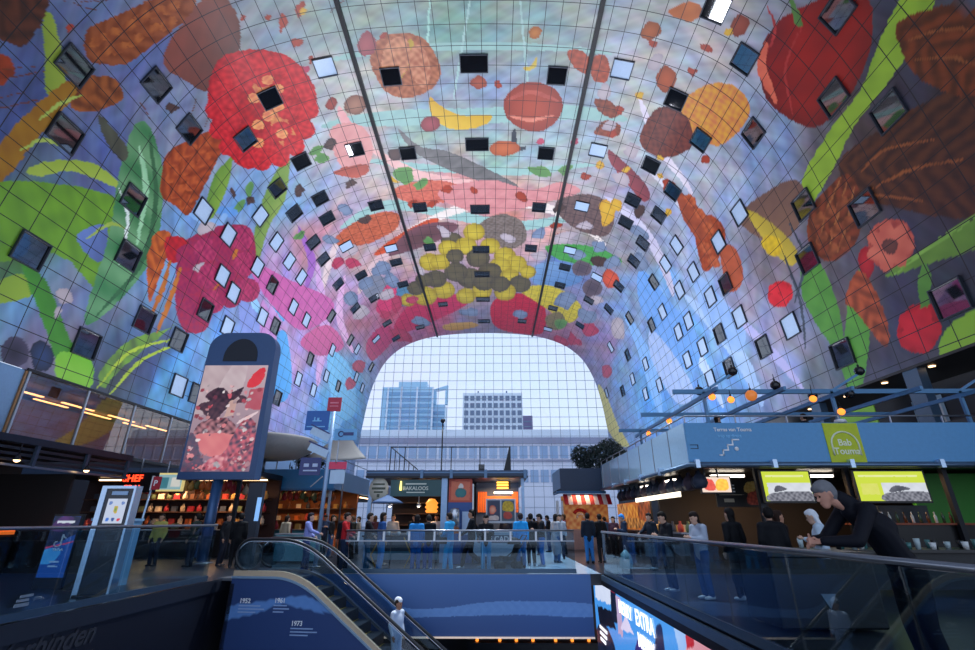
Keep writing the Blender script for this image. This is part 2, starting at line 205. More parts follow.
c e0b83c c89028:66.11 23.94 66.08 24.14 65.92 24.37 65.63 24.37 65.58 24.18 65.54 24.02 65.69 23.85 65.99 23.74
c e0b83c c89028:70.41 39.15 70.17 39.51 69.97 39.99 69.69 39.83 69.52 39.55 69.62 39.08 69.97 38.79 70.27 38.86
c e0b83c c89028:36.68 45.21 36.46 45.20 36.07 44.93 35.94 44.41 35.91 44.08 36.05 43.86 36.39 44.45 36.81 44.95
c 4a7a44 6a9a50:30.32 39.45 29.92 39.56 29.37 39.51 28.92 38.79 29.31 38.45 29.56 38.11 30.08 38.34 30.40 38.93
c 4a7a44 6a9a50:38.54 43.93 38.53 44.90 37.51 45.74 36.86 44.90 36.44 44.34 36.40 43.25 37.54 42.63 38.57 42.93
c 4a7a44 6a9a50:40.09 44.88 40.12 45.57 39.42 46.54 38.63 46.86 38.58 46.28 38.24 45.92 38.99 45.31 39.63 44.74
c 4a7a44 6a9a50:39.53 59.75 38.91 59.41 38.43 59.04 37.83 58.03 38.31 57.54 38.62 56.98 39.17 57.70 39.35 58.62
c 4a7a44 6a9a50:62.05 85.40 61.89 86.70 61.21 88.00 60.42 87.33 60.06 86.27 59.89 84.58 60.91 83.28 62.21 83.24
c 4a7a44 6a9a50:24.11 47.32 23.85 47.64 23.41 47.78 22.93 47.30 22.53 46.63 23.03 46.46 23.48 46.62 24.03 46.75
c 4a7a44 6a9a50:30.38 37.48 30.11 37.89 29.57 38.27 28.99 38.08 28.72 37.75 29.09 37.42 29.53 37.14 29.99 37.27
c 4a7a44 6a9a50:54.52 44.31 53.81 44.55 53.09 44.54 52.28 44.01 51.72 43.13 52.59 42.98 53.37 42.73 54.31 43.47
c 4a7a44 6a9a50:56.75 42.17 56.56 42.96 56.35 43.50 55.89 44.14 55.57 43.72 55.18 43.24 55.70 42.47 56.22 42.21
c 4a7a44 6a9a50:21.91 37.36 21.22 37.69 21.18 37.26 21.21 36.98 21.51 36.46 22.29 36.43 22.46 36.78 22.32 37.12
c 4a7a44 6a9a50:20.10 37.72 19.39 37.55 19.41 37.14 19.32 36.77 19.91 36.75 20.39 36.93 20.69 37.21 20.66 37.58
c 5a4038 3c2c2c:31.78 37.56 31.47 37.87 31.05 38.28 30.58 37.94 30.37 37.41 30.79 37.06 31.28 36.75 31.71 37.12
c 5a4038 3c2c2c:37.79 40.76 37.38 41.53 36.70 41.41 36.43 40.85 36.45 40.30 36.69 39.81 37.16 39.85 37.91 39.86
c 5a4038 3c2c2c:26.70 41.93 26.21 42.06 25.82 42.33 25.43 41.90 25.68 41.10 26.09 40.73 26.49 40.71 26.56 41.27
c 5a4038 3c2c2c:20.47 35.68 20.38 36.06 20.16 36.14 19.90 35.98 20.05 35.46 20.16 35.14 20.36 35.07 20.47 35.32
c 5a4038 3c2c2c:21.55 38.31 21.41 38.56 21.07 38.30 20.59 38.05 20.73 37.68 20.86 37.31 21.33 37.56 21.66 37.99
c 5a4038 3c2c2c:21.11 26.65 20.66 26.56 20.30 26.57 20.21 26.23 20.18 25.89 20.52 25.75 20.81 26.01 20.97 26.25
c 5a4038 3c2c2c:65.86 44.74 66.03 45.27 66.10 46.03 65.73 47.29 65.16 46.91 64.92 46.30 64.95 45.42 65.42 44.82
c 5a4038 3c2c2c:64.80 59.21 64.17 60.29 63.60 60.89 62.72 61.01 62.12 59.86 62.68 58.61 63.49 58.23 64.51 57.95
c 5a4038 3c2c2c:56.67 49.38 57.07 49.65 56.67 50.57 56.24 50.81 55.75 51.10 55.43 50.48 55.92 49.52 56.39 49.10
c 5a4038 3c2c2c:31.91 43.44 32.14 43.91 31.48 44.24 30.77 44.46 30.88 43.85 30.93 43.47 31.35 43.25 31.84 43.07
c 5a4038 3c2c2c:32.11 50.38 32.04 51.08 31.44 51.60 30.92 51.46 30.69 51.10 30.32 50.34 31.23 50.10 31.90 49.81
c c84a64 a83450:32.02 29.14 31.82 29.29 31.63 29.40 31.49 29.25 31.38 29.05 31.48 28.74 31.78 28.72 32.04 28.83
c c84a64 a83450:56.66 38.51 56.82 38.73 56.57 39.06 56.21 39.24 56.02 39.03 55.95 38.71 56.20 38.32 56.61 38.11
c c84a64 a83450:53.23 38.94 53.29 39.29 52.87 39.45 52.60 39.46 52.37 39.33 52.49 39.05 52.64 38.69 53.09 38.62
c c84a64 a83450:34.60 75.85 34.23 76.84 33.53 77.54 32.87 76.95 32.32 76.01 32.65 74.63 33.65 74.47 34.28 75.02
c c84a64 a83450:28.59 78.94 28.16 79.48 27.51 78.75 27.08 77.21 27.40 76.28 27.83 75.55 28.51 76.50 29.21 78.01
c c84a64 a83450:31.51 76.52 30.65 78.32 29.79 78.77 29.54 76.90 29.88 74.77 30.50 72.68 31.26 72.70 31.82 73.77
c c84a64 a83450:28.33 60.04 27.51 59.73 26.64 59.32 26.46 57.71 26.76 57.01 27.25 57.00 27.81 57.50 28.19 58.58
c c84a64 a83450:26.33 57.51 25.73 57.48 24.92 57.43 24.67 55.92 25.20 55.37 25.65 55.19 26.16 55.59 26.58 56.54
c c84a64 a83450:64.16 93.37 63.18 95.44 61.94 95.34 60.90 94.54 60.66 92.63 61.21 91.19 62.16 91.40 63.34 91.38
c c84a64 a83450:30.39 94.45 28.94 92.32 27.76 90.71 27.48 87.34 27.19 83.78 28.40 84.87 29.87 86.69 30.71 91.24
c c84a64 a83450:67.34 78.12 68.34 78.59 67.72 81.79 66.86 83.92 65.91 84.19 65.12 82.78 65.31 79.59 66.47 77.99
c c84a64 a83450:66.53 89.62 65.46 91.03 64.42 92.84 63.42 90.92 63.56 89.27 63.37 86.79 64.87 87.97 66.13 87.81
c c84a64 a83450:75.11 82.46 75.33 85.00 74.95 87.06 74.23 88.48 73.42 88.08 72.70 86.61 73.15 84.45 73.89 82.45
c c84a64 a83450:19.86 85.59 19.22 86.12 18.14 86.24 17.20 82.94 17.11 80.33 18.02 80.05 19.06 81.54 19.58 83.56
c c84a64 a83450:14.69 84.44 13.82 82.73 13.27 81.34 13.52 80.31 14.08 79.14 15.45 80.30 15.56 82.44 15.93 84.66
c 8c9cb4 64748c:32.18 62.95 31.71 64.63 30.39 64.82 29.21 64.03 29.31 62.40 30.01 61.74 30.76 60.88 31.76 61.51
c 8c9cb4 64748c:28.85 65.33 28.42 66.58 27.60 66.55 26.79 66.26 26.42 64.90 26.78 63.66 27.69 63.01 28.52 64.05
c 8c9cb4 64748c:32.27 69.79 31.33 70.11 30.62 68.37 30.46 66.42 30.95 65.23 31.72 64.73 32.25 66.33 32.59 67.97
c 8c9cb4 64748c:25.11 68.14 24.21 68.06 23.63 66.90 23.39 65.61 23.53 64.25 24.31 63.73 25.28 64.59 25.63 66.61
c 8c9cb4 64748c:62.36 72.94 61.86 75.89 61.48 78.62 60.26 78.02 58.92 78.07 58.91 75.24 59.66 72.46 61.16 71.74
c 8c9cb4 64748c:66.77 75.59 66.36 78.28 65.12 80.15 64.15 79.36 63.38 78.17 63.40 75.73 64.75 75.18 66.11 73.76
c 8c9cb4 64748c:61.42 59.69 60.94 60.53 60.46 61.39 59.73 61.19 58.95 60.73 59.06 59.51 60.09 58.63 61.08 58.85
c 8c9cb4 64748c:63.37 55.27 63.76 56.09 63.14 57.21 62.31 57.74 61.91 56.83 61.58 55.74 62.43 55.06 63.03 54.71
c 8c9cb4 64748c:65.93 56.44 66.40 57.60 65.60 58.92 64.99 60.17 64.14 59.91 64.29 58.33 64.66 57.37 65.20 56.25
c 8c9cb4 64748c:69.90 52.83 69.50 54.73 68.62 55.59 67.87 55.48 67.48 54.33 67.56 52.58 68.49 52.18 69.13 52.27
c 8c9cb4 64748c:27.28 52.83 26.42 52.51 25.94 52.00 25.63 51.32 25.48 50.32 26.03 50.02 26.60 50.79 26.92 51.55
c 8c9cb4 64748c:30.45 48.45 29.96 48.88 29.23 48.61 29.07 47.75 28.84 47.04 29.20 46.49 29.99 46.72 30.26 47.65
c 8c9cb4 64748c:68.01 48.61 67.80 49.70 66.69 49.95 65.72 50.18 65.23 49.33 65.89 48.46 66.71 48.27 67.36 48.24
c 8c9cb4 64748c:54.94 55.62 55.01 56.32 54.79 57.43 54.12 57.39 53.32 57.55 53.31 56.34 53.87 55.14 54.74 54.65
c 8c9cb4 64748c:35.34 87.61 34.30 88.89 32.93 87.16 31.78 84.72 32.61 83.52 33.15 83.01 33.94 83.66 34.61 84.99
c 8c9cb4 64748c:54.38 83.32 54.40 85.24 53.37 86.87 52.45 85.80 51.71 85.03 51.82 83.24 52.78 82.25 53.62 82.65
c 8c9cb4 64748c:44.87 84.36 44.55 85.76 43.21 85.57 41.69 84.77 41.27 82.82 42.68 82.51 43.59 81.68 44.84 82.81
c c9bcbb a89aa0:30.96 71.28 30.84 72.68 29.92 72.96 28.87 72.48 28.43 70.66 29.34 69.70 30.15 69.49 31.01 69.92
c c9bcbb a89aa0:51.07 58.31 50.53 59.04 49.82 58.88 49.26 58.30 48.79 57.29 49.40 56.68 50.05 57.02 50.66 57.29
c c9bcbb a89aa0:59.26 54.83 58.71 56.34 58.23 57.52 57.42 57.88 56.54 57.95 56.17 56.68 57.39 55.29 58.39 54.79
c c9bcbb a89aa0:41.76 57.07 41.41 57.58 40.57 57.29 40.54 55.98 40.14 54.63 40.90 54.73 41.45 55.53 41.92 56.36
c c9bcbb a89aa0:60.95 52.20 60.93 53.01 60.26 53.40 59.70 53.60 58.86 53.39 59.33 52.40 59.89 51.76 60.46 51.96
c c9bcbb a89aa0:29.07 55.82 28.50 56.78 27.76 56.83 27.41 55.98 27.08 55.21 27.27 54.19 28.02 54.31 28.66 54.73
c c9bcbb a89aa0:63.18 43.02 62.76 43.76 62.05 43.42 61.64 43.06 61.05 42.33 61.64 41.86 62.33 41.45 63.08 42.08
c c9bcbb a89aa0:62.83 38.28 62.73 39.13 62.04 39.12 61.49 38.66 61.73 37.91 61.81 37.18 62.37 37.28 62.98 37.47
c c9bcbb a89aa0:58.60 32.51 58.28 33.06 57.79 32.93 57.40 32.50 57.57 31.84 57.89 31.18 58.37 31.55 58.63 31.92
c c9bcbb a89aa0:61.91 28.13 62.02 28.50 61.74 29.03 61.06 29.04 60.95 28.50 61.06 28.16 61.20 27.63 61.87 27.56
c c9bcbb a89aa0:60.00 35.71 59.90 36.06 59.47 36.55 58.67 36.39 58.83 35.82 58.89 35.49 59.31 35.23 59.82 35.38
c c9bcbb a89aa0:36.94 66.83 36.51 67.96 35.91 67.08 35.40 66.39 35.30 64.91 36.04 64.33 36.58 65.13 36.87 65.81
c c9bcbb a89aa0:55.94 62.34 55.61 63.19 54.87 63.54 54.00 63.04 53.36 61.85 54.23 61.25 54.90 60.76 55.56 61.48
c c9bcbb a89aa0:25.94 73.68 24.79 73.33 23.79 72.94 22.99 70.61 23.82 69.70 24.23 67.90 25.26 69.48 25.92 71.35
c c9bcbb a89aa0:66.58 68.78 65.97 70.49 65.59 71.98 64.93 71.50 64.35 71.03 64.50 69.60 65.15 68.95 65.80 68.44
c c9bcbb a89aa0:72.13 69.19 72.97 70.98 72.19 73.03 71.36 74.37 70.21 73.98 69.46 71.69 69.84 69.22 70.99 68.03
c c9bcbb a89aa0:12.89 36.78 12.73 37.22 12.35 36.60 12.04 36.22 11.99 35.71 12.38 35.70 12.77 36.02 13.21 36.53
c c9bcbb a89aa0:5.20 26.61 4.76 26.92 4.52 26.52 4.37 26.23 4.52 25.83 4.92 25.63 5.19 25.88 5.37 26.18
c c9bcbb a89aa0:4.02 26.42 3.92 26.54 3.72 26.44 3.40 26.30 3.54 26.12 3.69 26.04 3.94 26.02 4.15 26.27
c c9bcbb a89aa0:16.84 35.90 16.23 35.91 15.52 35.36 14.90 34.69 15.05 34.30 15.40 34.21 16.05 34.33 16.50 35.13
s 5a2c1c 703820:12.40 18.15 13.63 18.85 13.64 18.83 12.42 18.13
s 5a2c1c 703820:13.62 17.48 15.25 18.56 15.28 18.53 13.65 17.46
s 5a2c1c 703820:13.59 17.94 15.20 18.90 15.23 18.87 13.62 17.92
s 5a2c1c 703820:11.95 18.39 13.93 19.66 13.96 19.63 11.98 18.36
s 5a2c1c 703820:19.40 17.61 20.54 18.90 20.58 18.89 19.43 17.59
s 5a2c1c 703820:20.10 18.16 21.73 19.04 21.76 19.01 20.13 18.14
s 5a2c1c 703820:18.92 24.26 18.70 25.47 18.76 25.49 18.97 24.27
s 5a2c1c 703820:21.20 27.93 22.59 27.17 22.56 27.13 21.17 27.88
s 5a2c1c 703820:22.10 29.15 23.77 28.48 23.74 28.42 22.08 29.09
s 5a2c1c 703820:35.15 24.76 36.53 24.00 36.51 23.95 35.14 24.71
s b4c860 90a840:12.99 20.22 14.61 20.66 15.96 21.22 16.00 21.14 14.68 20.47 13.01 20.14
s b4c860 90a840:10.84 20.25 12.11 20.93 12.77 22.35 12.88 22.33 12.30 20.82 10.88 20.17
s b4c860 90a840:8.84 25.95 10.50 26.94 10.94 27.95 11.06 27.92 10.67 26.75 8.89 25.85
s b8d040 98b030:0.52 31.20 3.37 32.82 5.64 36.22 5.74 36.11 3.51 32.56 0.55 31.07
s b8d040 98b030:0.33 32.38 3.21 34.20 5.69 37.28 5.77 37.15 3.34 33.91 0.37 32.25
s c87830 a85c20:11.98 39.28 14.54 40.54 17.09 39.86 16.96 39.54 14.40 39.81 11.97 38.98
s c87830 a85c20:6.44 33.41 8.90 33.57 11.21 33.08 11.13 32.85 8.78 33.06 6.41 33.19
s c87830 a85c20:5.93 34.65 8.58 34.77 11.21 34.41 11.14 34.15 8.49 34.23 5.91 34.42
s 34404a 485460:84.61 32.66 82.61 30.10 79.53 30.19 79.50 30.32 82.47 30.37 84.52 32.79
s 34404a 485460:87.95 33.37 84.85 32.08 81.53 31.94 81.48 32.08 84.75 32.39 87.91 33.52
s 8ab850 74a040:86.91 23.97 86.61 20.05 86.62 19.05 86.54 19.05 86.41 20.06 86.81 23.99
s 8ab850 74a040:86.67 23.49 86.73 20.41 86.63 20.42 86.56 23.50
s 9a5830 7c4422:80.41 23.24 80.54 21.48 81.90 19.24 81.83 19.22 80.36 21.47 80.32 23.26
s 9a5830 7c4422:81.79 23.37 82.53 20.83 83.80 18.58 83.73 18.55 82.36 20.81 81.70 23.37
s 9a5830 7c4422:81.39 24.87 82.55 23.04 84.21 21.16 84.15 21.12 82.41 22.95 81.30 24.84
s 9a5830 7c4422:76.78 17.52 77.75 16.33 78.94 15.43 78.89 15.41 77.62 16.27 76.71 17.50
s 9a5830 7c4422:77.82 17.87 79.27 16.67 80.44 16.01 80.40 15.97 79.16 16.59 77.76 17.84
s a86a3a 8c5028:82.91 27.64 81.65 26.04 80.38 24.62 80.32 24.68 81.50 26.19 82.85 27.71
s a86a3a 8c5028:83.56 27.23 82.40 25.54 81.04 24.28 80.97 24.34 82.25 25.67 83.49 27.29
s a86a3a 8c5028:82.14 28.23 80.88 26.79 79.81 24.85 79.74 24.90 80.71 26.94 82.07 28.31
s b83a34 98302c:67.54 21.51 68.66 22.39 69.07 23.98 69.16 23.95 68.86 22.29 67.60 21.45
s b83a34 98302c:70.28 21.37 70.89 23.87 73.22 25.31 73.30 25.22 71.09 23.73 70.37 21.34
s e87858 c85840:68.57 23.52 69.14 25.22 71.54 25.94 71.75 25.61 69.74 24.66 68.89 23.38
s d8745c b85444:86.15 22.56 86.30 22.84 86.18 23.26 85.84 23.58 85.51 23.60 85.36 23.31 85.50 22.88 85.83 22.58
s d8745c b85444:86.84 23.58 86.71 23.91 86.31 24.13 85.88 24.09 85.68 23.83 85.82 23.50 86.22 23.30 86.65 23.33
s d8745c b85444:86.43 24.91 86.09 25.04 85.69 24.86 85.49 24.46 85.59 24.10 85.93 23.97 86.31 24.16 86.52 24.54
s d8745c b85444:85.11 25.52 84.83 25.32 84.77 24.84 84.98 24.38 85.31 24.20 85.58 24.39 85.64 24.85 85.45 25.32
s d8745c b85444:83.93 24.84 83.96 24.46 84.30 24.08 84.75 23.91 85.05 24.05 85.04 24.41 84.71 24.81 84.25 24.98
s d8745c b85444:83.88 23.46 84.17 23.21 84.61 23.20 84.96 23.43 85.01 23.77 84.72 24.02 84.27 24.04 83.92 23.80
s d8745c b85444:84.88 22.50 85.20 22.54 85.44 22.86 85.44 23.29 85.21 23.57 84.87 23.53 84.64 23.19 84.65 22.76
c 7a4a3c 5a3430:85.61 23.44 85.81 23.72 85.74 24.10 85.42 24.35 85.06 24.32 84.85 24.03 84.94 23.65 85.25 23.40
s e83038 c01c28:84.08 32.68 84.22 33.00 84.11 33.49 83.80 33.87 83.47 33.92 83.33 33.58 83.46 33.08 83.77 32.72
s e02834 b01824:90.85 23.16 91.09 23.46 91.06 23.92 90.77 24.29 90.38 24.32 90.14 24.00 90.19 23.53 90.48 23.18
s e83038 c01c28:84.52 34.16 84.28 34.56 83.91 34.70 83.60 34.50 83.56 34.07 83.81 33.68 84.18 33.55 84.48 33.75
s e02834 b01824:91.63 24.50 91.44 24.87 91.01 25.00 90.60 24.80 90.46 24.40 90.67 24.04 91.09 23.92 91.49 24.11
s e83038 c01c28:83.41 35.56 83.10 35.47 83.00 35.01 83.14 34.46 83.46 34.16 83.75 34.26 83.87 34.69 83.73 35.24
s e02834 b01824:90.66 25.80 90.27 25.70 90.04 25.25 90.09 24.73 90.40 24.45 90.78 24.54 91.01 24.97 90.97 25.49
s e83038 c01c28:82.27 34.84 82.35 34.36 82.69 33.94 83.07 33.83 83.30 34.06 83.24 34.52 82.90 34.95 82.50 35.09
s e02834 b01824:89.20 25.12 89.19 24.67 89.52 24.28 89.96 24.17 90.28 24.39 90.31 24.83 90.00 25.23 89.53 25.35
s e83038 c01c28:82.75 33.04 83.08 32.87 83.38 33.04 83.47 33.47 83.31 33.91 82.97 34.09 82.66 33.91 82.57 33.48
s e02834 b01824:89.41 23.47 89.77 23.32 90.17 23.50 90.38 23.90 90.27 24.32 89.91 24.48 89.49 24.30 89.29 23.87
b dc2a2e b0181e:31.39 33.27 30.85 33.92 30.08 33.96 29.54 33.39 29.56 32.57 30.09 31.98 30.83 31.93 31.37 32.45
b dc2a2e b0181e:30.13 35.65 29.41 36.02 28.71 35.64 28.43 34.76 28.74 33.95 29.43 33.63 30.11 33.96 30.41 34.79
b dc2a2e b0181e:28.19 37.34 27.43 37.25 26.95 36.44 27.01 35.48 27.56 34.89 28.29 34.96 28.79 35.67 28.75 36.66
b dc2a2e b0181e:25.95 37.67 25.30 37.09 25.15 36.10 25.54 35.30 26.25 35.09 26.88 35.57 27.06 36.52 26.69 37.42
b dc2a2e b0181e:23.88 36.51 23.47 35.67 23.66 34.80 24.29 34.34 25.02 34.53 25.43 35.28 25.28 36.21 24.64 36.75
b dc2a2e b0181e:22.37 34.38 22.27 33.54 22.75 32.97 23.50 32.91 24.12 33.41 24.24 34.23 23.79 34.92 23.01 34.99
b dc2a2e b0181e:21.68 32.01 21.88 31.35 22.53 31.09 23.27 31.36 23.68 32.02 23.51 32.75 22.85 33.06 22.08 32.75
b dc2a2e b0181e:21.84 29.89 22.26 29.44 22.98 29.46 23.58 29.93 23.74 30.63 23.33 31.16 22.59 31.15 21.97 30.60
b dc2a2e b0181e:22.71 28.23 23.27 27.97 23.94 28.19 24.34 28.77 24.25 29.43 23.69 29.75 22.99 29.48 22.59 28.84
b dc2a2e b0181e:24.07 27.02 24.68 26.94 25.23 27.31 25.41 27.96 25.10 28.52 24.47 28.61 23.91 28.18 23.75 27.52
b dc2a2e b0181e:25.72 26.28 26.32 26.37 26.70 26.88 26.64 27.54 26.16 27.96 25.55 27.84 25.17 27.28 25.25 26.64
b dc2a2e b0181e:27.47 26.04 28.00 26.30 28.16 26.91 27.88 27.54 27.29 27.78 26.75 27.47 26.61 26.84 26.90 26.26
b dc2a2e b0181e:29.14 26.34 29.53 26.75 29.47 27.43 28.99 27.97 28.36 28.00 27.97 27.53 28.05 26.86 28.53 26.38
b dc2a2e b0181e:30.55 27.22 30.75 27.80 30.45 28.48 29.82 28.84 29.23 28.65 29.04 28.03 29.36 27.39 29.97 27.06
b dc2a2e b0181e:31.51 28.74 31.48 29.44 30.96 30.04 30.24 30.14 29.78 29.69 29.83 28.98 30.36 28.45 31.04 28.34
b dc2a2e b0181e:31.84 30.83 31.55 31.56 30.85 31.95 30.16 31.73 29.90 31.06 30.21 30.35 30.89 30.00 31.56 30.19
b d82c30 ac1a20:29.72 32.63 29.18 33.23 28.43 33.20 27.92 32.60 27.96 31.81 28.50 31.30 29.22 31.31 29.73 31.84
b d82c30 ac1a20:28.28 34.49 27.71 35.06 26.93 34.94 26.43 34.23 26.50 33.41 27.07 32.92 27.81 33.02 28.32 33.64
b d82c30 ac1a20:26.31 34.69 25.71 35.16 24.94 34.92 24.47 34.16 24.57 33.35 25.16 32.95 25.90 33.15 26.39 33.84
b d82c30 ac1a20:24.90 33.14 24.31 33.52 23.55 33.24 23.11 32.47 23.23 31.75 23.82 31.44 24.54 31.68 24.99 32.36
b d82c30 ac1a20:24.72 30.99 24.15 31.35 23.43 31.09 23.01 30.40 23.13 29.74 23.70 29.45 24.39 29.67 24.81 30.29
b d82c30 ac1a20:25.73 29.29 25.19 29.66 24.51 29.48 24.09 28.88 24.19 28.25 24.72 27.92 25.38 28.08 25.80 28.63
b d82c30 ac1a20:27.39 28.53 26.87 28.96 26.20 28.85 25.77 28.30 25.84 27.67 26.34 27.31 27.00 27.39 27.43 27.89
b d82c30 ac1a20:29.01 28.90 28.51 29.39 27.82 29.35 27.36 28.83 27.41 28.17 27.91 27.74 28.57 27.77 29.03 28.23
b d82c30 ac1a20:29.95 30.41 29.44 30.96 28.72 30.96 28.24 30.42 28.27 29.70 28.78 29.22 29.47 29.21 29.96 29.69
b f0a860 d87048:28.90 29.10 28.64 29.34 28.27 29.32 28.02 29.05 28.02 28.71 28.28 28.49 28.64 28.51 28.90 28.76
b f0a860 d87048:29.32 30.18 29.05 30.43 28.67 30.42 28.41 30.15 28.41 29.79 28.67 29.55 29.05 29.56 29.31 29.82
b f0a860 d87048:27.16 30.08 26.88 30.29 26.51 30.22 26.26 29.92 26.28 29.57 26.56 29.37 26.92 29.43 27.17 29.72
b f0a860 d87048:28.63 31.81 28.34 32.06 27.95 32.03 27.69 31.72 27.69 31.34 27.97 31.10 28.36 31.13 28.62 31.42
b f0a860 d87048:27.48 32.23 27.19 32.46 26.80 32.39 26.54 32.05 26.55 31.67 26.84 31.45 27.23 31.52 27.49 31.83
b f0a860 d87048:26.32 32.54 26.02 32.75 25.62 32.65 25.37 32.29 25.40 31.90 25.69 31.71 26.08 31.81 26.33 32.15
b f0a860 d87048:27.83 34.59 27.53 34.85 27.11 34.78 26.84 34.41 26.85 33.98 27.15 33.75 27.56 33.81 27.83 34.15
b f0a860 d87048:25.48 34.13 25.17 34.33 24.76 34.19 24.50 33.79 24.54 33.39 24.85 33.21 25.25 33.33 25.50 33.71
b a82c50 8c2450:13.42 35.79 12.57 35.80 11.79 35.03 11.54 34.00 11.93 33.30 12.73 33.29 13.50 33.98 13.80 35.02
b c03c64 8c2450:15.10 37.54 14.22 37.58 13.37 36.76 13.07 35.64 13.46 34.87 14.29 34.83 15.11 35.55 15.47 36.67
b a82c50 8c2450:16.94 39.38 16.01 39.46 15.10 38.59 14.74 37.38 15.11 36.52 15.98 36.45 16.87 37.22 17.28 38.42
b c03c64 8c2450:18.89 41.27 17.96 41.44 16.97 40.55 16.55 39.23 16.90 38.28 17.80 38.16 18.74 38.91 19.20 40.18
b a82c50 8c2450:11.67 37.35 10.81 37.32 10.05 36.48 9.84 35.40 10.26 34.67 11.07 34.68 11.82 35.44 12.09 36.55
b c03c64 8c2450:13.34 39.31 12.42 39.29 11.59 38.36 11.32 37.16 11.75 36.37 12.60 36.39 13.43 37.21 13.75 38.42
b a82c50 8c2450:15.16 41.40 14.20 41.42 13.29 40.43 12.96 39.11 13.38 38.24 14.28 38.22 15.17 39.08 15.55 40.40
b c03c64 8c2450:17.15 43.63 16.15 43.70 15.15 42.64 14.76 41.20 15.16 40.22 16.10 40.17 17.07 41.08 17.52 42.50
b a82c50 8c2450:9.84 38.92 8.98 38.88 8.26 38.00 8.10 36.86 8.55 36.10 9.35 36.11 10.07 36.92 10.29 38.09
b c03c64 8c2450:11.45 41.05 10.52 40.98 9.71 39.99 9.50 38.72 9.96 37.90 10.82 37.94 11.62 38.84 11.90 40.14
b a82c50 8c2450:13.24 43.42 12.25 43.35 11.35 42.24 11.08 40.82 11.54 39.92 12.46 39.97 13.35 40.96 13.69 42.39
b c03c64 8c2450:15.22 45.96 14.18 45.95 13.19 44.74 12.84 43.17 13.30 42.16 14.27 42.18 15.23 43.22 15.65 44.79
w b4642e 8a4420:20.14 20.15 19.93 20.30 19.45 20.31 18.97 20.16 18.80 19.95 19.02 19.81 19.49 19.81 19.97 19.94
w b4642e 8a4420:21.16 20.44 20.95 20.60 20.45 20.61 19.97 20.47 19.79 20.26 20.00 20.11 20.49 20.09 20.97 20.23
w b4642e 8a4420:22.38 20.69 22.17 20.86 21.68 20.90 21.18 20.77 20.99 20.55 21.20 20.40 21.69 20.37 22.18 20.48
w b4642e 8a4420:23.48 20.82 23.28 21.01 22.80 21.07 22.30 20.96 22.10 20.75 22.31 20.58 22.79 20.52 23.28 20.62
w b4642e 8a4420:24.61 21.03 24.42 21.23 23.94 21.33 23.45 21.25 23.25 21.05 23.44 20.86 23.92 20.77 24.40 20.84
w b4642e 8a4420:25.55 21.23 25.37 21.45 24.90 21.57 24.40 21.51 24.20 21.31 24.39 21.11 24.86 21.00 25.35 21.04
w b4642e 8a4420:19.87 20.89 19.65 21.05 19.15 21.05 18.66 20.88 18.49 20.66 18.71 20.52 19.20 20.53 19.69 20.68
w b4642e 8a4420:21.01 21.29 20.79 21.45 20.29 21.46 19.79 21.31 19.61 21.08 19.83 20.93 20.32 20.92 20.82 21.07
w b4642e 8a4420:22.26 21.57 22.05 21.75 21.54 21.78 21.03 21.64 20.84 21.41 21.06 21.24 21.56 21.22 22.06 21.35
w b4642e 8a4420:23.59 21.70 23.39 21.90 22.89 21.96 22.38 21.84 22.18 21.62 22.39 21.44 22.89 21.39 23.38 21.49
w b4642e 8a4420:24.75 21.92 24.55 22.14 24.07 22.24 23.56 22.16 23.35 21.94 23.55 21.74 24.04 21.65 24.54 21.72
w c05a28 963c1c:18.79 29.04 18.62 29.33 18.08 29.40 17.51 29.20 17.24 28.87 17.42 28.60 17.95 28.55 18.51 28.73
w c05a28 963c1c:20.36 29.54 20.19 29.85 19.66 29.96 19.09 29.80 18.80 29.47 18.98 29.18 19.50 29.09 20.07 29.23
w c05a28 963c1c:21.64 30.35 21.48 30.68 20.95 30.81 20.36 30.66 20.06 30.33 20.23 30.02 20.76 29.90 21.34 30.03
w c05a28 963c1c:17.67 29.61 17.48 29.89 16.93 29.92 16.36 29.70 16.09 29.35 16.29 29.09 16.82 29.06 17.39 29.27
w c05a28 963c1c:19.22 30.40 19.04 30.70 18.49 30.78 17.90 30.58 17.62 30.22 17.81 29.93 18.35 29.87 18.93 30.06
w c05a28 963c1c:20.80 31.12 20.63 31.45 20.08 31.57 19.49 31.40 19.19 31.05 19.37 30.73 19.91 30.63 20.50 30.78
w c05a28 963c1c:17.10 30.84 16.90 31.13 16.33 31.15 15.75 30.89 15.48 30.52 15.68 30.25 16.24 30.23 16.82 30.47
w c05a28 963c1c:18.55 31.58 18.36 31.89 17.79 31.95 17.19 31.70 16.90 31.32 17.10 31.03 17.66 30.99 18.26 31.21
w c05a28 963c1c:17.02 32.00 16.81 32.31 16.23 32.32 15.63 32.04 15.35 31.65 15.56 31.36 16.13 31.35 16.73 31.61
b c8683c a04828:70.75 39.14 70.47 39.72 69.89 40.07 69.36 39.98 69.20 39.52 69.49 38.97 70.05 38.66 70.58 38.71
b c8683c a04828:72.56 39.10 72.29 39.69 71.72 40.11 71.16 40.10 70.98 39.67 71.27 39.08 71.83 38.70 72.37 38.70
b c8683c a04828:74.23 39.12 73.97 39.75 73.39 40.22 72.83 40.27 72.63 39.85 72.90 39.25 73.46 38.81 74.02 38.75
b c8683c a04828:75.93 38.97 75.69 39.60 75.12 40.13 74.54 40.24 74.32 39.86 74.58 39.23 75.15 38.74 75.71 38.62
b c8683c a04828:75.48 40.79 75.23 41.47 74.63 42.03 74.03 42.14 73.81 41.73 74.08 41.05 74.67 40.53 75.25 40.41
b c8683c a04828:77.24 40.51 77.01 41.18 76.43 41.77 75.84 41.94 75.60 41.55 75.85 40.86 76.43 40.31 77.00 40.15
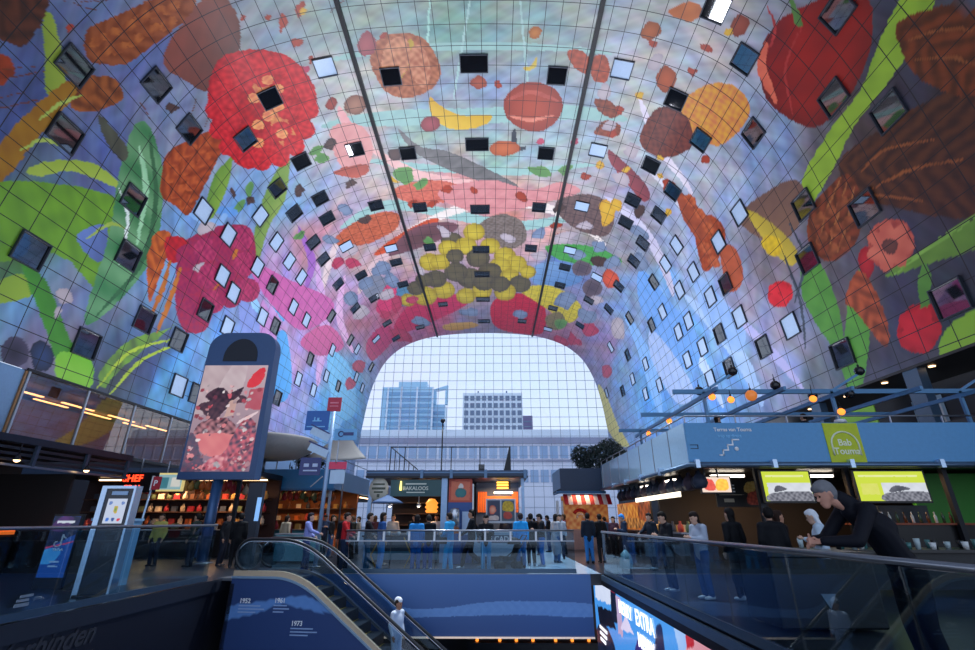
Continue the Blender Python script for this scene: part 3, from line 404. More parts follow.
w 9c5430 6e3820:80.65 27.20 80.97 27.18 81.21 27.49 81.23 27.95 81.02 28.29 80.69 28.31 80.45 27.98 80.43 27.52
w 9c5430 6e3820:80.83 26.07 81.14 26.07 81.37 26.36 81.40 26.78 81.19 27.10 80.88 27.11 80.64 26.80 80.62 26.37
w 9c5430 6e3820:81.00 25.02 81.29 25.02 81.52 25.30 81.55 25.70 81.35 25.99 81.05 25.99 80.82 25.71 80.80 25.30
w 9c5430 6e3820:81.89 27.51 82.20 27.49 82.45 27.80 82.49 28.26 82.29 28.60 81.97 28.62 81.72 28.29 81.69 27.83
w 9c5430 6e3820:82.12 26.24 82.42 26.23 82.65 26.52 82.70 26.95 82.51 27.26 82.21 27.27 81.97 26.97 81.93 26.54
w 9c5430 6e3820:82.24 25.20 82.53 25.19 82.76 25.47 82.80 25.87 82.63 26.15 82.33 26.16 82.10 25.87 82.06 25.47
w 9c5430 6e3820:83.05 27.17 83.35 27.16 83.59 27.47 83.65 27.91 83.47 28.24 83.16 28.25 82.92 27.93 82.87 27.49
w 9c5430 6e3820:83.19 26.02 83.47 26.01 83.71 26.30 83.76 26.71 83.59 27.01 83.30 27.02 83.06 26.72 83.01 26.30
s f0f4f0 d0e0d0:13.00 26.35 11.61 27.84 8.86 28.67 8.91 28.78 11.75 28.06 13.10 26.43
s a8d8a8 88c090:16.33 26.12 14.29 27.94 10.89 29.28 11.00 29.50 14.62 28.37 16.50 26.27
s 2c5c38 3a6c44:17.49 26.35 14.29 29.09 9.71 30.27 5.03 28.94 5.01 29.11 9.78 30.71 14.56 29.49 17.64 26.48
g c8a83c a88428:40.52 29.63 39.68 30.99 39.05 31.42 39.03 30.64 39.63 29.17 40.44 27.91 41.02 27.53 41.07 28.21
b d89468 a86444:40.52 29.58 39.59 30.93 38.52 31.23 38.01 30.27 38.35 28.73 39.28 27.52 40.26 27.26 40.78 28.08
b a85c3c d08c64:42.25 29.94 42.04 31.56 41.40 32.35 40.74 31.74 40.49 30.19 40.74 28.67 41.34 28.00 41.96 28.51
s c8604c a84838:49.29 34.01 51.30 33.18 53.78 33.78 53.81 33.52 51.26 32.62 49.21 33.75
s e88c70 c86c54:49.49 35.93 51.54 36.50 53.67 35.70 53.60 35.48 51.50 35.99 49.52 35.70"""
WINS="""17.09 20.00;20.72 24.32;13.41 21.65;20.65 28.33;27.91 30.48;24.19 32.62;13.14 27.61;16.76 33.85;24.21 39.37;27.71 38.17;27.64 44.11;24.28 43.72;33.30 29.21;20.96 40.21;38.65 30.90;46.14 29.93;53.55 30.94;59.01 29.61;46.11 39.65;38.58 40.55;53.57 40.70;33.26 38.95;58.92 39.31;46.14 51.11;38.52 50.15;53.67 50.29;33.29 48.51;58.90 48.92;64.33 44.87;27.25 47.62;64.28 22.95;67.86 25.09;71.88 19.21;64.24 30.89;75.30 22.46;67.87 33.12;71.73 28.86;78.85 20.26;64.58 38.94;67.86 40.22;75.20 34.68;79.16 28.30;82.45 24.19;67.77 44.47;6.22 23.17;9.48 29.18;6.05 32.83;2.70 28.96;6.02 37.05;13.41 39.44;12.82 41.88;9.62 38.89;9.55 42.77;2.55 38.86;2.52 41.50;16.91 43.85;16.96 37.86;16.74 47.68;20.41 48.37;20.35 52.22;24.31 49.67;24.20 53.60;12.96 48.16;13.20 51.38;16.78 53.74;16.88 58.11;13.00 63.08;9.52 61.09;9.51 66.81;5.90 56.88;20.59 44.54;12.64 70.27;27.68 54.30;27.61 62.30;24.05 60.42;20.26 64.21;33.13 62.42;33.16 58.46;38.62 59.72;46.04 60.89;46.02 68.60;53.38 60.15;58.96 59.22;27.70 70.29;32.94 69.50;24.23 69.01;27.65 80.88;24.37 83.31;33.07 88.31;27.82 88.92;38.60 79.42;46.00 78.06;46.00 88.34;53.61 87.59;58.94 64.18;58.95 70.19;58.87 79.40;59.05 89.58;64.27 71.47;67.91 69.59;64.62 48.95;67.68 50.35;63.99 63.72;67.76 54.60;67.57 62.06;71.79 65.32;64.59 81.90;71.89 77.84;75.48 72.04;79.19 73.06;77.26 89.45;79.45 79.56;78.97 65.96;82.67 68.96;20.27 74.30;16.63 69.45;20.25 78.76;12.69 76.34;16.42 83.69;15.70 88.83;20.21 89.22;71.56 45.41;71.74 49.30;71.76 53.84;75.39 49.19;75.48 55.19;75.43 59.63;79.08 49.73;79.16 52.91;82.79 44.32;82.70 48.39;82.75 52.68;86.27 44.51;86.16 48.79;82.97 62.84;86.34 38.29;78.95 43.77;75.33 45.02;79.14 40.55;82.75 40.15;75.40 39.01;82.63 29.93;86.10 34.19;89.75 30.19;89.59 22.06"""
AD="""q c8d4f0 d6e0f6:0.30 4.26 2.72 4.25 2.50 3.75 0.19 3.62
q 101828 182040:2.57 4.18 3.17 4.21 3.26 3.38 2.36 3.41
q a02040 c03050:2.74 4.30 3.21 4.31 3.13 4.11 2.53 4.11
q 0c1020 141a30:0.44 3.45 2.44 3.60 2.86 3.22 0.52 2.95
s 10182c 1a2848:-0.06 2.68 1.43 3.06 2.54 2.74 2.12 2.30 0.03 1.81
q b0a8d0 c8a0b8:3.11 4.06 3.66 4.06 3.59 3.18 3.06 3.16
q e0d8f0 d0c8e8:4.03 3.76 4.73 3.46 3.34 3.33
q e0d8f0 d0c8e8:4.94 3.56 6.39 3.52 5.82 3.29 5.15 3.46
q 403a90 302a70:4.96 3.41 5.94 3.24 4.40 2.89
s 182048 203060:6.55 3.90 6.92 4.03 6.96 3.84 6.96 3.43 6.21 3.25
q 90b8f0 a8c8f4:7.67 4.44 8.55 4.44 8.50 3.72 7.80 3.55
s e0a4b0 c88898:8.31 4.31 8.76 4.52 9.45 4.48 9.62 4.24 9.58 3.98 8.21 3.65 8.28 4.02
s c02838 a01828:8.32 4.22 8.64 4.34 8.59 4.02 8.24 3.91
s 401820 501820:8.94 4.37 9.11 4.40 9.01 4.16 8.83 4.21
s 401820 501820:9.22 4.39 9.42 4.43 9.33 4.20 9.12 4.24
q 502838 402030:9.61 4.52 9.84 4.43 9.93 4.06 9.43 3.94"""
CLAD="""s 5a88c6 6694d2:-1.68 -0.66 -0.97 -0.55 -0.13 -0.42 0.58 -0.38 1.25 -0.75 0.34 -0.65 -0.19 -0.58 -0.72 -0.78 -1.70 -0.96"""
FASC="""s 6c98d2 7aa4da:3.59 1.51 4.06 1.38 4.86 0.77 6.06 0.72 7.25 0.86 8.45 0.91 10.59 0.83 10.56 0.50 8.44 0.55 5.77 0.49 4.94 0.52 4.40 0.93"""

# ---------------------------------------------------------------- helpers
def lin(v):
    v /= 255.0
    return v / 12.92 if v <= .04045 else ((v + .055) / 1.055) ** 2.4
def rgb(c):
    if isinstance(c, str): c = (int(c[0:2], 16), int(c[2:4], 16), int(c[4:6], 16))
    return tuple(lin(float(v)) for v in c)
_mats = {}
def mat(name, c=(128, 128, 128), rough=.5, metal=0., emit=0., spec=.5, vary=.10, scale=9., attr=None):
    if name in _mats: return _mats[name]
    m = bpy.data.materials.new(name); m.use_nodes = True
    nt = m.node_tree; N = nt.nodes; L = nt.links
    b = N['Principled BSDF']
    b.inputs['Roughness'].default_value = rough; b.inputs['Metallic'].default_value = metal
    b.inputs['Specular IOR Level'].default_value = spec
    if attr:
        a = N.new('ShaderNodeVertexColor'); a.layer_name = attr
        src = a.outputs['Color']
    else:
        col = rgb(c) + (1,)
        n = N.new('ShaderNodeTexNoise'); n.inputs['Scale'].default_value = scale; n.inputs['Detail'].default_value = 3
        tc = N.new('ShaderNodeTexCoord'); L.new(tc.outputs['Object'], n.inputs['Vector'])
        r = N.new('ShaderNodeMapRange'); r.inputs['To Min'].default_value = 1 - vary; r.inputs['To Max'].default_value = 1 + vary
        L.new(n.outputs['Fac'], r.inputs['Value'])
        v = N.new('ShaderNodeVectorMath'); v.operation = 'SCALE'; v.inputs[0].default_value = col[:3]
        L.new(r.outputs['Result'], v.inputs['Scale'])
        src = v.outputs['Vector']
    if emit:
        L.new(src, b.inputs['Emission Color']); b.inputs['Emission Strength'].default_value = emit
        if attr: b.inputs['Base Color'].default_value = (.01, .01, .012, 1)
        else: L.new(src, b.inputs['Base Color'])
    else:
        L.new(src, b.inputs['Base Color'])
    _mats[name] = m
    return m
def glass(name, tint=(220, 235, 240), ior=1.45, rough=.0, extra=0.0):
    if name in _mats: return _mats[name]
    m = bpy.data.materials.new(name); m.use_nodes = True
    nt = m.node_tree; N = nt.nodes; L = nt.links; N.clear()
    o = N.new('ShaderNodeOutputMaterial'); t = N.new('ShaderNodeBsdfTransparent'); g = N.new('ShaderNodeBsdfGlossy')
    f = N.new('ShaderNodeLayerWeight'); f.inputs['Blend'].default_value = .5
    q = N.new('ShaderNodeMath'); q.operation = 'POWER'; q.inputs[1].default_value = 5; L.new(f.outputs['Facing'], q.inputs[0])
    f0 = ((ior - 1) / (ior + 1)) ** 2 + extra
    a = N.new('ShaderNodeMath'); a.operation = 'MULTIPLY_ADD'; a.inputs[1].default_value = 1 - f0; a.inputs[2].default_value = f0; a.use_clamp = True
    L.new(q.outputs[0], a.inputs[0])
    x = N.new('ShaderNodeMixShader')
    t.inputs['Color'].default_value = rgb(tint) + (1,); g.inputs['Roughness'].default_value = rough
    g.inputs['Color'].default_value = (.9, .95, 1, 1)
    L.new(a.outputs[0], x.inputs[0]); L.new(t.outputs[0], x.inputs[1]); L.new(g.outputs[0], x.inputs[2]); L.new(x.outputs[0], o.inputs['Surface'])
    _mats[name] = m
    return m
class MB:
    def __init__(s): s.v = []; s.f = []; s.sm = []
    def add(s, vs, fs, smooth=False):
        n = len(s.v); s.v += [tuple(v) for v in vs]; s.f += [tuple(i + n for i in f) for f in fs]; s.sm += [smooth] * len(fs); return s
    def box(s, x0, x1, y0, y1, z0, z1):
        vs = [(x, y, z) for x in (x0, x1) for y in (y0, y1) for z in (z0, z1)]
        return s.add(vs, [(0, 1, 3, 2), (4, 6, 7, 5), (0, 4, 5, 1), (2, 3, 7, 6), (0, 2, 6, 4), (1, 5, 7, 3)])
    def bar(s, a, b, w, h=None, up=(0, 0, 1)):
        h = h or w; a = Vector(a); b = Vector(b); d = (b - a).normalized(); u = Vector(up)
        if abs(d.dot(u)) > .98: u = Vector((0, 1, 0))
        r = d.cross(u).normalized() * (w / 2); u = r.cross(d).normalized() * (h / 2)
        vs = [p + i * r + j * u for p in (a, b) for i in (-1, 1) for j in (-1, 1)]
        return s.add(vs, [(0, 2, 3, 1), (4, 5, 7, 6), (0, 1, 5, 4), (2, 6, 7, 3), (0, 4, 6, 2), (1, 3, 7, 5)])
    def tube(s, pts, r, n=8, r2=None, cap=True):
        pts = [Vector(p) for p in pts]; m = len(pts); vs = []; fs = []
        ref = None
        for i, p in enumerate(pts):
            d = (pts[min(i + 1, m - 1)] - pts[max(i - 1, 0)]).normalized()
            if ref is None:
                ref = d.orthogonal().normalized()
            ref = (ref - d * ref.dot(d)).normalized(); q = d.cross(ref)
            rr = r if r2 is None else r + (r2 - r) * i / max(1, m - 1)
            vs += [p + (ref * math.cos(t) + q * math.sin(t)) * rr for t in [2 * PI * k / n for k in range(n)]]
        for i in range(m - 1):
            for k in range(n):
                a = i * n + k; b = i * n + (k + 1) % n
                fs.append((a, b, b + n, a + n))
        if cap: fs += [tuple(range(n))[::-1], tuple(range((m - 1) * n, m * n))]
        return s.add(vs, fs, True)
    def lathe(s, prof, c=(0, 0, 0), n=16):
        vs = []; fs = []
        for r, z in prof: vs += [(c[0] + max(r, .0005) * math.cos(2 * PI * k / n), c[1] + max(r, .0005) * math.sin(2 * PI * k / n), c[2] + z) for k in range(n)]
        for i in range(len(prof) - 1):
            for k in range(n):
                a = i * n + k; b = i * n + (k + 1) % n
                fs.append((a, b, b + n, a + n))
        fs += [tuple(range(n))[::-1], tuple(range((len(prof) - 1) * n, len(prof) * n))]
        return s.add(vs, fs, True)
    def ball(s, c, r, n=12, sc=(1, 1, 1)):
        m = n // 2; vs = []; fs = []
        for i in range(m + 1):
            t = PI * i / m; rr = max(math.sin(t), .002)
            vs += [(c[0] + r * sc[0] * rr * math.cos(2 * PI * k / n), c[1] + r * sc[1] * rr * math.sin(2 * PI * k / n), c[2] - r * sc[2] * math.cos(t)) for k in range(n)]
        for i in range(m):
            for k in range(n):
                a = i * n + k; b = i * n + (k + 1) % n
                fs.append((a, b, b + n, a + n))
        fs += [tuple(range(n))[::-1], tuple(range(m * n, m * n + n))]
        return s.add(vs, fs, True)
    def prism(s, poly, axis, a0, a1):          # poly in the two other axes, extruded along axis
        def P(u, v, a): return (a, u, v) if axis == 'x' else (u, a, v) if axis == 'y' else (u, v, a)
        n = len(poly); vs = [P(u, v, a) for a in (a0, a1) for u, v in poly]
        fs = [tuple(range(n))[::-1], tuple(range(n, 2 * n))] + [(i, (i + 1) % n, (i + 1) % n + n, i + n) for i in range(n)]
        return s.add(vs, fs)
    def build(s, name, m, parent=None, loc=(0, 0, 0), rz=0., bevel=0):
        me = bpy.data.meshes.new(name); me.from_pydata(s.v, [], s.f)
        me.polygons.foreach_set('use_smooth', s.sm)
        bm = bmesh.new(); bm.from_mesh(me); bmesh.ops.recalc_face_normals(bm, faces=bm.faces); bm.to_mesh(me); bm.free()
        if m: me.materials.append(m)
        o = bpy.data.objects.new(name, me); COL.objects.link(o); o.location = loc; o.rotation_euler = (0, 0, rz)
        if parent: o.parent = parent
        if bevel:
            b = o.modifiers.new('bevel', 'BEVEL'); b.width = bevel; b.segments = 2; b.limit_method = 'ANGLE'
        return o
def tag(o, label=None, cat=None, group=None, kind=None):
    if label: o['label'] = label
    if cat: o['category'] = cat
    if group: o['group'] = group
    if kind: o['kind'] = kind
    return o
def thing(name, label, cat, loc=(0, 0, 0), rz=0., group=None):
    o = bpy.data.objects.new(name, None); COL.objects.link(o); o.location = loc; o.rotation_euler = (0, 0, rz); o.empty_display_size = .2
    return tag(o, label, cat, group)
def struct(name, mb, m, label=None, **k):
    return tag(mb.build(name, m, **k), label, None, None, 'structure')
def bx(name, m, parent, *d, bevel=0, label=None):
    o = MB().box(*d).build(name, m, parent, bevel=bevel)
    if label: o['label'] = label
    return o
def lettering(txt, size, m, parent, loc, rot=(PI / 2, 0, 0), name='lettering', align='LEFT', ext=.004, sx=1., shear=0.):
    cu = bpy.data.curves.new(name, 'FONT'); cu.body = txt; cu.size = size; cu.extrude = ext; cu.align_x = align; cu.shear = shear; cu.offset = size * .018; cu.resolution_u = 3
    cu.materials.append(m); o = bpy.data.objects.new(name, cu); COL.objects.link(o)
    bpy.context.view_layer.update()
    me = bpy.data.meshes.new_from_object(o.evaluated_get(bpy.context.evaluated_depsgraph_get())); bpy.data.objects.remove(o); bpy.data.curves.remove(cu)
    o = bpy.data.objects.new(name, me); COL.objects.link(o)
    o.parent = parent; o.location = loc; o.rotation_euler = rot; o.scale = (sx, 1, 1)
    return o
def dup(root, loc, rz=0., label=None, group=None, mats=None):
    r = root.copy(); COL.objects.link(r); r.location = loc; r.rotation_euler = (0, 0, rz)
    if label: r['label'] = label
    if group: r['group'] = group
    for ch in list(root.children):
        c = ch.copy(); COL.objects.link(c); c.parent = r
        for g in list(ch.children):
            d = g.copy(); COL.objects.link(d); d.parent = c
    return r
# ------------------------------------------------- painted surfaces (murals, posters, screens)
def smooth(p, n=6):
    P = np.vstack([p[-1], p, p[0], p[1]]); out = []
    for i in range(1, len(P) - 2):
        a, b, c, d = P[i - 1:i + 3]
        for t in np.arange(n) / n:
            out.append(.5 * ((2 * b) + (c - a) * t + (2 * a - 5 * b + 4 * c - d) * t * t + (3 * b - a - 3 * c + d) * t ** 3))
    return np.array(out)
def inside(U, V, poly):
    r = np.zeros(U.shape, bool); j = len(poly) - 1
    for i in range(len(poly)):
        (x0, y0), (x1, y1) = poly[i], poly[j]; j = i
        if y0 == y1: continue
        c = ((y0 > V) != (y1 > V)) & (U < (x1 - x0) * (V - y0) / (y1 - y0) + x0)
        r ^= c
    return r
def wave(U, V, k, seed=0.):
    return (np.sin(U * k + 1.7 * np.sin(V * k * .7 + seed)) + np.sin(V * k * 1.3 + 1.3 * np.sin(U * k * .9 + 2.1 + seed)) + np.sin((U + V) * k * 2.3 + seed * 3) * .5) / 2.5
def paint(U, V, C, table, k=1.):
    """table rows 'kind colour colour:points' in metres on the surface; a shape's own colours, no light and shade"""
    for row in table.strip().split('\n'):
        h, p = row.split(':'); kind, c1, c2 = h.split(); p = np.array(p.split(), float).reshape(-1, 2)
        q = p if kind == 'q' else smooth(p)
        lo = q.min(0); hi = q.max(0)
        s = np.where((U >= lo[0]) & (U <= hi[0]) & (V >= lo[1]) & (V <= hi[1]))
        if not len(s[0]): continue
        u = U[s]; v = V[s]
        w = .05 / k
        ins = inside(u + w * wave(u, v, 5 * k), v + w * wave(v, u, 5 * k), q)
        s = tuple(a[ins] for a in s); u = u[ins]; v = v[ins]
        if not len(u): continue
        c = p.mean(0); dd = p - c; ev, E = np.linalg.eigh(dd.T @ dd); ax = E[:, 1]; ay = E[:, 0]
        a = (u - c[0]) * ax[0] + (v - c[1]) * ax[1]; b = (u - c[0]) * ay[0] + (v - c[1]) * ay[1]
        la = np.abs(dd @ ax).max() + 1e-6; lb = np.abs(dd @ ay).max() + 1e-6
        if kind == 'g': t = .5 + .5 * b / lb + .15 * wave(u, v, 3 * k)
        elif kind == 'w': t = .5 + .45 * np.sin((a * 5. + np.abs(b) * 6.) * k + wave(u, v, 2 * k) * 1.5) + .3 * wave(u, v, 6 * k)
        elif kind == 'b': t = .5 + .5 * np.sin(a * 7 * k + .8 * np.sin(b * 5 * k)) * np.sin(b * 7 * k + .8 * np.sin(a * 4 * k)) + .25 * wave(u, v, 2.2 * k)
        elif kind == 'r': t = np.clip(np.hypot(a / la, b / lb), 0, 1) ** 1.5
        elif kind == 'c': t = np.clip(np.hypot(a / la, b / lb), 0, 1) ** 3 * .6 + .4 + .2 * wave(u, v, 1.5 * k)
        elif kind == 'p': t = .5 + .5 * np.sin(a * 2.2 * k) * np.exp(-(b / lb * 1.6) ** 2) + .2 * wave(u, v, 2 * k)
        else: t = .5 + .4 * wave(u, v, 2.5 * k)
        t = np.clip(t, 0, 1)[:, None]
        C[s] = np.array(rgb(c1)) * (1 - t) + np.array(rgb(c2)) * t
    return C
def grid_mesh(name, P, C, uv=None):
    """P (n,m,3) points, C (n,m,3) linear colours"""
    n, m = P.shape[:2]
    me = bpy.data.meshes.new(name); me.vertices.add(n * m); me.vertices.foreach_set('co', P.reshape(-1).astype(np.float32))
    i = np.arange(n * m).reshape(n, m); q = np.stack([i[:-1, :-1], i[1:, :-1], i[1:, 1:], i[:-1, 1:]], -1).reshape(-1, 4)
    me.loops.add(len(q) * 4); me.loops.foreach_set('vertex_index', q.reshape(-1).astype(np.int32))
    me.polygons.add(len(q)); me.polygons.foreach_set('loop_start', (np.arange(len(q)) * 4).astype(np.int32))
    if uv is not None:
        l = me.uv_layers.new(name='UVMap'); l.data.foreach_set('uv', uv.reshape(-1, 2)[q.reshape(-1)].reshape(-1).astype(np.float32))
    a = me.attributes.new('Col', 'FLOAT_COLOR', 'POINT')
    a.data.foreach_set('color', np.concatenate([C.reshape(-1, 3), np.ones((n * m, 1))], 1).reshape(-1).astype(np.float32))
    me.update(calc_edges=True); me.validate()
    return me
def painted(name, w, h, base, table, m, parent=None, loc=(0, 0, 0), rot=(0, 0, 0), res=.02, k=3., base2=None):
    """flat printed or lit panel: local x 0..w, z 0..h, facing -y"""
    nu = max(2, int(w / res)); nv = max(2, int(h / res))
    U, V = np.meshgrid(np.linspace(0, w, nu), np.linspace(0, h, nv), indexing='ij')
    t = (V / h)[..., None]; C = np.array(rgb(base)) * (1 - t) + np.array(rgb(base2 or base)) * t
    if table: paint(U, V, C, table, k)
    me = grid_mesh(name, np.stack([U, np.zeros_like(U), V], -1), C)
    me.materials.append(m); o = bpy.data.objects.new(name, me); COL.objects.link(o); o.location = loc; o.rotation_euler = rot
    if parent: o.parent = parent
    return o
PRINT = mat('printed_colour', rough=.5, attr='Col'); SCREEN = mat('screen_picture', rough=.2, emit=1.0, attr='Col')
LIT = mat('backlit_print', rough=.3, emit=.8, attr='Col')
steel = mat('brushed_steel', (150, 155, 165), .3, .9); dark = mat('dark_metal', (28, 32, 40), .45, .3)
blackm = mat('black_lacquer', (12, 12, 15), .4); navy = mat('navy_steel', (48, 66, 92), .45, .1); blue = mat('blue_fascia', (62, 116, 158), .45)
white = mat('white_plastic', (225, 228, 232), .5); wlet = mat('white_letters', (240, 242, 245), .5); glow_warm = mat('warm_tube', (255, 205, 150), emit=3.)
glow_or = mat('orange_lamp', (255, 140, 50), emit=1.1); glow_w = mat('white_tube', (255, 240, 220), emit=4.)
rail_glass = glass('railing_glass', (212, 228, 236), 1.42); clear = glass('clear_glass', (251, 252, 253), 1.4)
pole_m = mat('pale_pole', (150, 180, 215), .35, .3)
# ---------------------------------------------------------------- the vault with its painted panels
K = [(25, 9.5), (24.8, 14), (24.3, 18.5), (23.6, 24), (22.4, 28.8), (20.2, 33), (16.3, 36.15), (10, 38.1), (0, 38.75)]
K = np.array([(-a, b) for a, b in K] + [(a, b) for a, b in K[::-1][1:]], float)
def dense(K, n=40):
    P = np.vstack([2 * K[0] - K[1], K, 2 * K[-1] - K[-2]]); out = []
    for i in range(1, len(P) - 2):
        a, b, c, d = P[i - 1:i + 3]
        for t in np.arange(n) / n:
            out.append(.5 * ((2 * b) + (c - a) * t + (2 * a - 5 * b + 4 * c - d) * t * t + (3 * b - a - 3 * c + d) * t ** 3))
    out.append(K[-1]); return np.array(out)
PR = dense(K); SL = np.concatenate([[0], np.cumsum(np.hypot(*np.diff(PR, axis=0).T))]); SMAX = SL[-1]
def on_vault(s, Y):
    return Vector((np.interp(s, SL, PR[:, 0]), Y, np.interp(s, SL, PR[:, 1])))
def vault():
    s = np.arange(0, SMAX + .05, .1); s[-1] = SMAX
    Y = [-14.]
    while Y[-1] < 95: Y.append(Y[-1] + (.09 if Y[-1] > 15 else .6) * max(1, (max(Y[-1], 1) / 28) ** 1.5))
    Y[-1] = 95.; Y = np.array(Y)
    U, V = np.meshgrid(s, Y, indexing='ij')
    LV = 45 * np.log(np.maximum(V, 9) / 11)
    wx = U + 1.2 * wave(U, LV, .35); wy = LV + 1.2 * wave(LV, U, .35, 2)
    num = np.zeros(U.shape + (3,), np.float32); den = np.zeros(U.shape, np.float32)
    for r in BASE.split(';'):  # near corner colours are darker, the dim light there mixed into the paint
        a, b, c = r.split(); a = float(a); b = 45 * math.log(max(float(b), 9) / 11)
        w = 1 / (((wx - a) ** 2 + (wy - b) ** 2) ** 1.6 + .5)
        num += (w[..., None] * np.array(rgb(c))).astype(np.float32); den += w.astype(np.float32)
    C = num / den[..., None]
    # pale broken wash in the background colours
    f = 1 + .2 * wave(U, LV, 1.3, 1.) + .14 * wave(U, LV, 3.1, 4.)
    h = .16 * wave(LV, U, .9, 7.)
    C *= f[..., None]; C[..., 0] *= 1 + h; C[..., 2] *= 1 - h; C[..., 1] *= 1 + .1 * wave(U, LV, 1.9, 11.); C *= .9
    paint(U, V, C, SHAPES, 1.)
    x = np.interp(s, SL, PR[:, 0]); z = np.interp(s, SL, PR[:, 1])
    P = np.stack([np.repeat(x[:, None], len(Y), 1), V, np.repeat(z[:, None], len(Y), 1)], -1)
    me = grid_mesh('ceiling', P, np.clip(C, 0, 1), np.stack([U, V], -1))
    me.polygons.foreach_set('use_smooth', [True] * len(me.polygons))
    m = bpy.data.materials.new('painted_panels'); m.use_nodes = True; N = m.node_tree.nodes; L = m.node_tree.links; b = N['Principled BSDF']
    a = N.new('ShaderNodeVertexColor'); a.layer_name = 'Col'
    uv = N.new('ShaderNodeUVMap'); sp = N.new('ShaderNodeSeparateXYZ'); L.new(uv.outputs[0], sp.inputs[0])
    def line(out, per, off, w):
        d = N.new('ShaderNodeMath'); d.operation = 'MULTIPLY_ADD'; d.inputs[1].default_value = 1 / per; d.inputs[2].default_value = off; L.new(out, d.inputs[0])
        f = N.new('ShaderNodeMath'); f.operation = 'FRACT'; L.new(d.outputs[0], f.inputs[0])
        c = N.new('ShaderNodeMath'); c.operation = 'LESS_THAN'; c.inputs[1].default_value = w / per; L.new(f.outputs[0], c.inputs[0]); return c.outputs[0]
    l1 = line(sp.outputs[0], 1.28, .42, .05); l2 = line(sp.outputs[1], 1.885, .03, .055)
    mx = N.new('ShaderNodeMath'); mx.operation = 'MAXIMUM'; L.new(l1, mx.inputs[0]); L.new(l2, mx.inputs[1])
    mc = N.new('ShaderNodeMix'); mc.data_type = 'RGBA'; L.new(mx.outputs[0], mc.inputs['Factor']); L.new(a.outputs[0], mc.inputs['A']); mc.inputs['B'].default_value = (.012, .013, .016, 1)
    L.new(mc.outputs['Result'], b.inputs['Base Color']); b.inputs['Roughness'].default_value = .38; b.inputs['Specular IOR Level'].default_value = .4
    me.materials.append(m)
    o = bpy.data.objects.new('ceiling', me); COL.objects.link(o)
    return tag(o, 'tall arched vault clad in square painted panels of fruit colours', None, None, 'structure')
vault()
def trim_run(n, X):
    z = float(np.interp(X, PR[:, 0], PR[:, 1]))
    struct('trim_%d' % n, MB().box(X - .17, X + .17, -14, 94.8, z - .34, z - .04), blackm)
trim_run(1, -10.05); trim_run(2, 10.15)
# windows in the vault: frame, pane set back in it
wframe = mat('window_frame', (52, 58, 68), .4, .4); wpane = mat('window_pane', (12, 15, 20), .03, 0, vary=.3, scale=.7); wpane.node_tree.nodes['Principled BSDF'].inputs['IOR'].default_value = 2.3
wbright = mat('window_blind', (176, 200, 226), .25)  # pale colour puts the bright sky reflection of far windows into the pane
def window_mesh(w, h):
    f = MB(); t = .07
    for a in ((-w / 2, -w / 2 + t, -h / 2, h / 2), (w / 2 - t, w / 2, -h / 2, h / 2), (-w / 2 + t, w / 2 - t, -h / 2, -h / 2 + t), (-w / 2 + t, w / 2 - t, h / 2 - t, h / 2)):
        f.box(a[0], a[1], a[2], a[3], .0, .16)
    f = f.build('window', wframe); p = MB().box(-w / 2 + t, w / 2 - t, -h / 2 + t, h / 2 - t, .01, .04).build('window_pane', wpane, f)
    return f, p
kinds = {}
nwin = 3
for r in WINS.split(';'):
    s, Y = map(float, r.split()); P = on_vault(s, Y); Q = on_vault(min(s + .3, SMAX), Y) - on_vault(max(s - .3, 0), Y); tx = Q.normalized()
    flat = abs(P.x) < 3.5
    if flat not in kinds:
        f, p = window_mesh(2.5 if flat else 1.75, 1.83); p.material_slots[0].link = 'OBJECT'; kinds[flat] = (f, p)
    else:
        f0, p0 = kinds[flat]; f = f0.copy(); COL.objects.link(f); p = p0.copy(); COL.objects.link(p); p.parent = f
    p.material_slots[0].material = wbright if (Y > 33 and (s < 24 or s > 68) and nwin % 3 != 0) or (abs(P.x) > 6 and Y > 25 and 24 < s < 68 and nwin % 5 == 0) else wpane
    nwin += 1; f.name = 'window_%d' % nwin
    ny = Vector((0, 1, 0)); nz = tx.cross(ny); nz = -nz if nz.dot(Vector((0, 50, 12)) - P) < 0 and False else nz
    c = Vector((0, Y, 14)) - P
    if nz.dot(c) < 0: nz = -nz; ny = -ny
    M = Matrix((tx, ny, nz)).transposed().to_4x4(); M.translation = P - nz * .01
    f.matrix_world = M; tag(f, 'square window set in the painted vault', None, 'windows in the painted vault', 'structure')
# far glass end wall: cable grid + panes
fz = MB()
edge = [(x, z) for x, z in PR]
for i in range(-13, 14):
    X = i * 1.88
    if abs(X) < 24.9: fz.box(X - .035, X + .035, 94.95, 95.05, 0, float(np.interp(X, PR[:, 0], PR[:, 1])) if abs(X) < 24 else 20)
z = 1.9
while z < 38.5:
    xs = [p[0] for p in edge if p[1] > z] or [0]
    fz.box(min(xs), max(xs), 94.96, 95.04, z - .035, z + .035); z += 1.88
w1 = struct('window_1', fz, mat('cable_net', (120, 140, 165), .5, .3), 'tall glass end wall hung on a square cable grid')
gp = MB().prism([(-25, 0)] + [tuple(p) for p in edge[::6]] + [(25, 0)], 'y', 95.1, 95.13).build('window_pane', clear, w1)
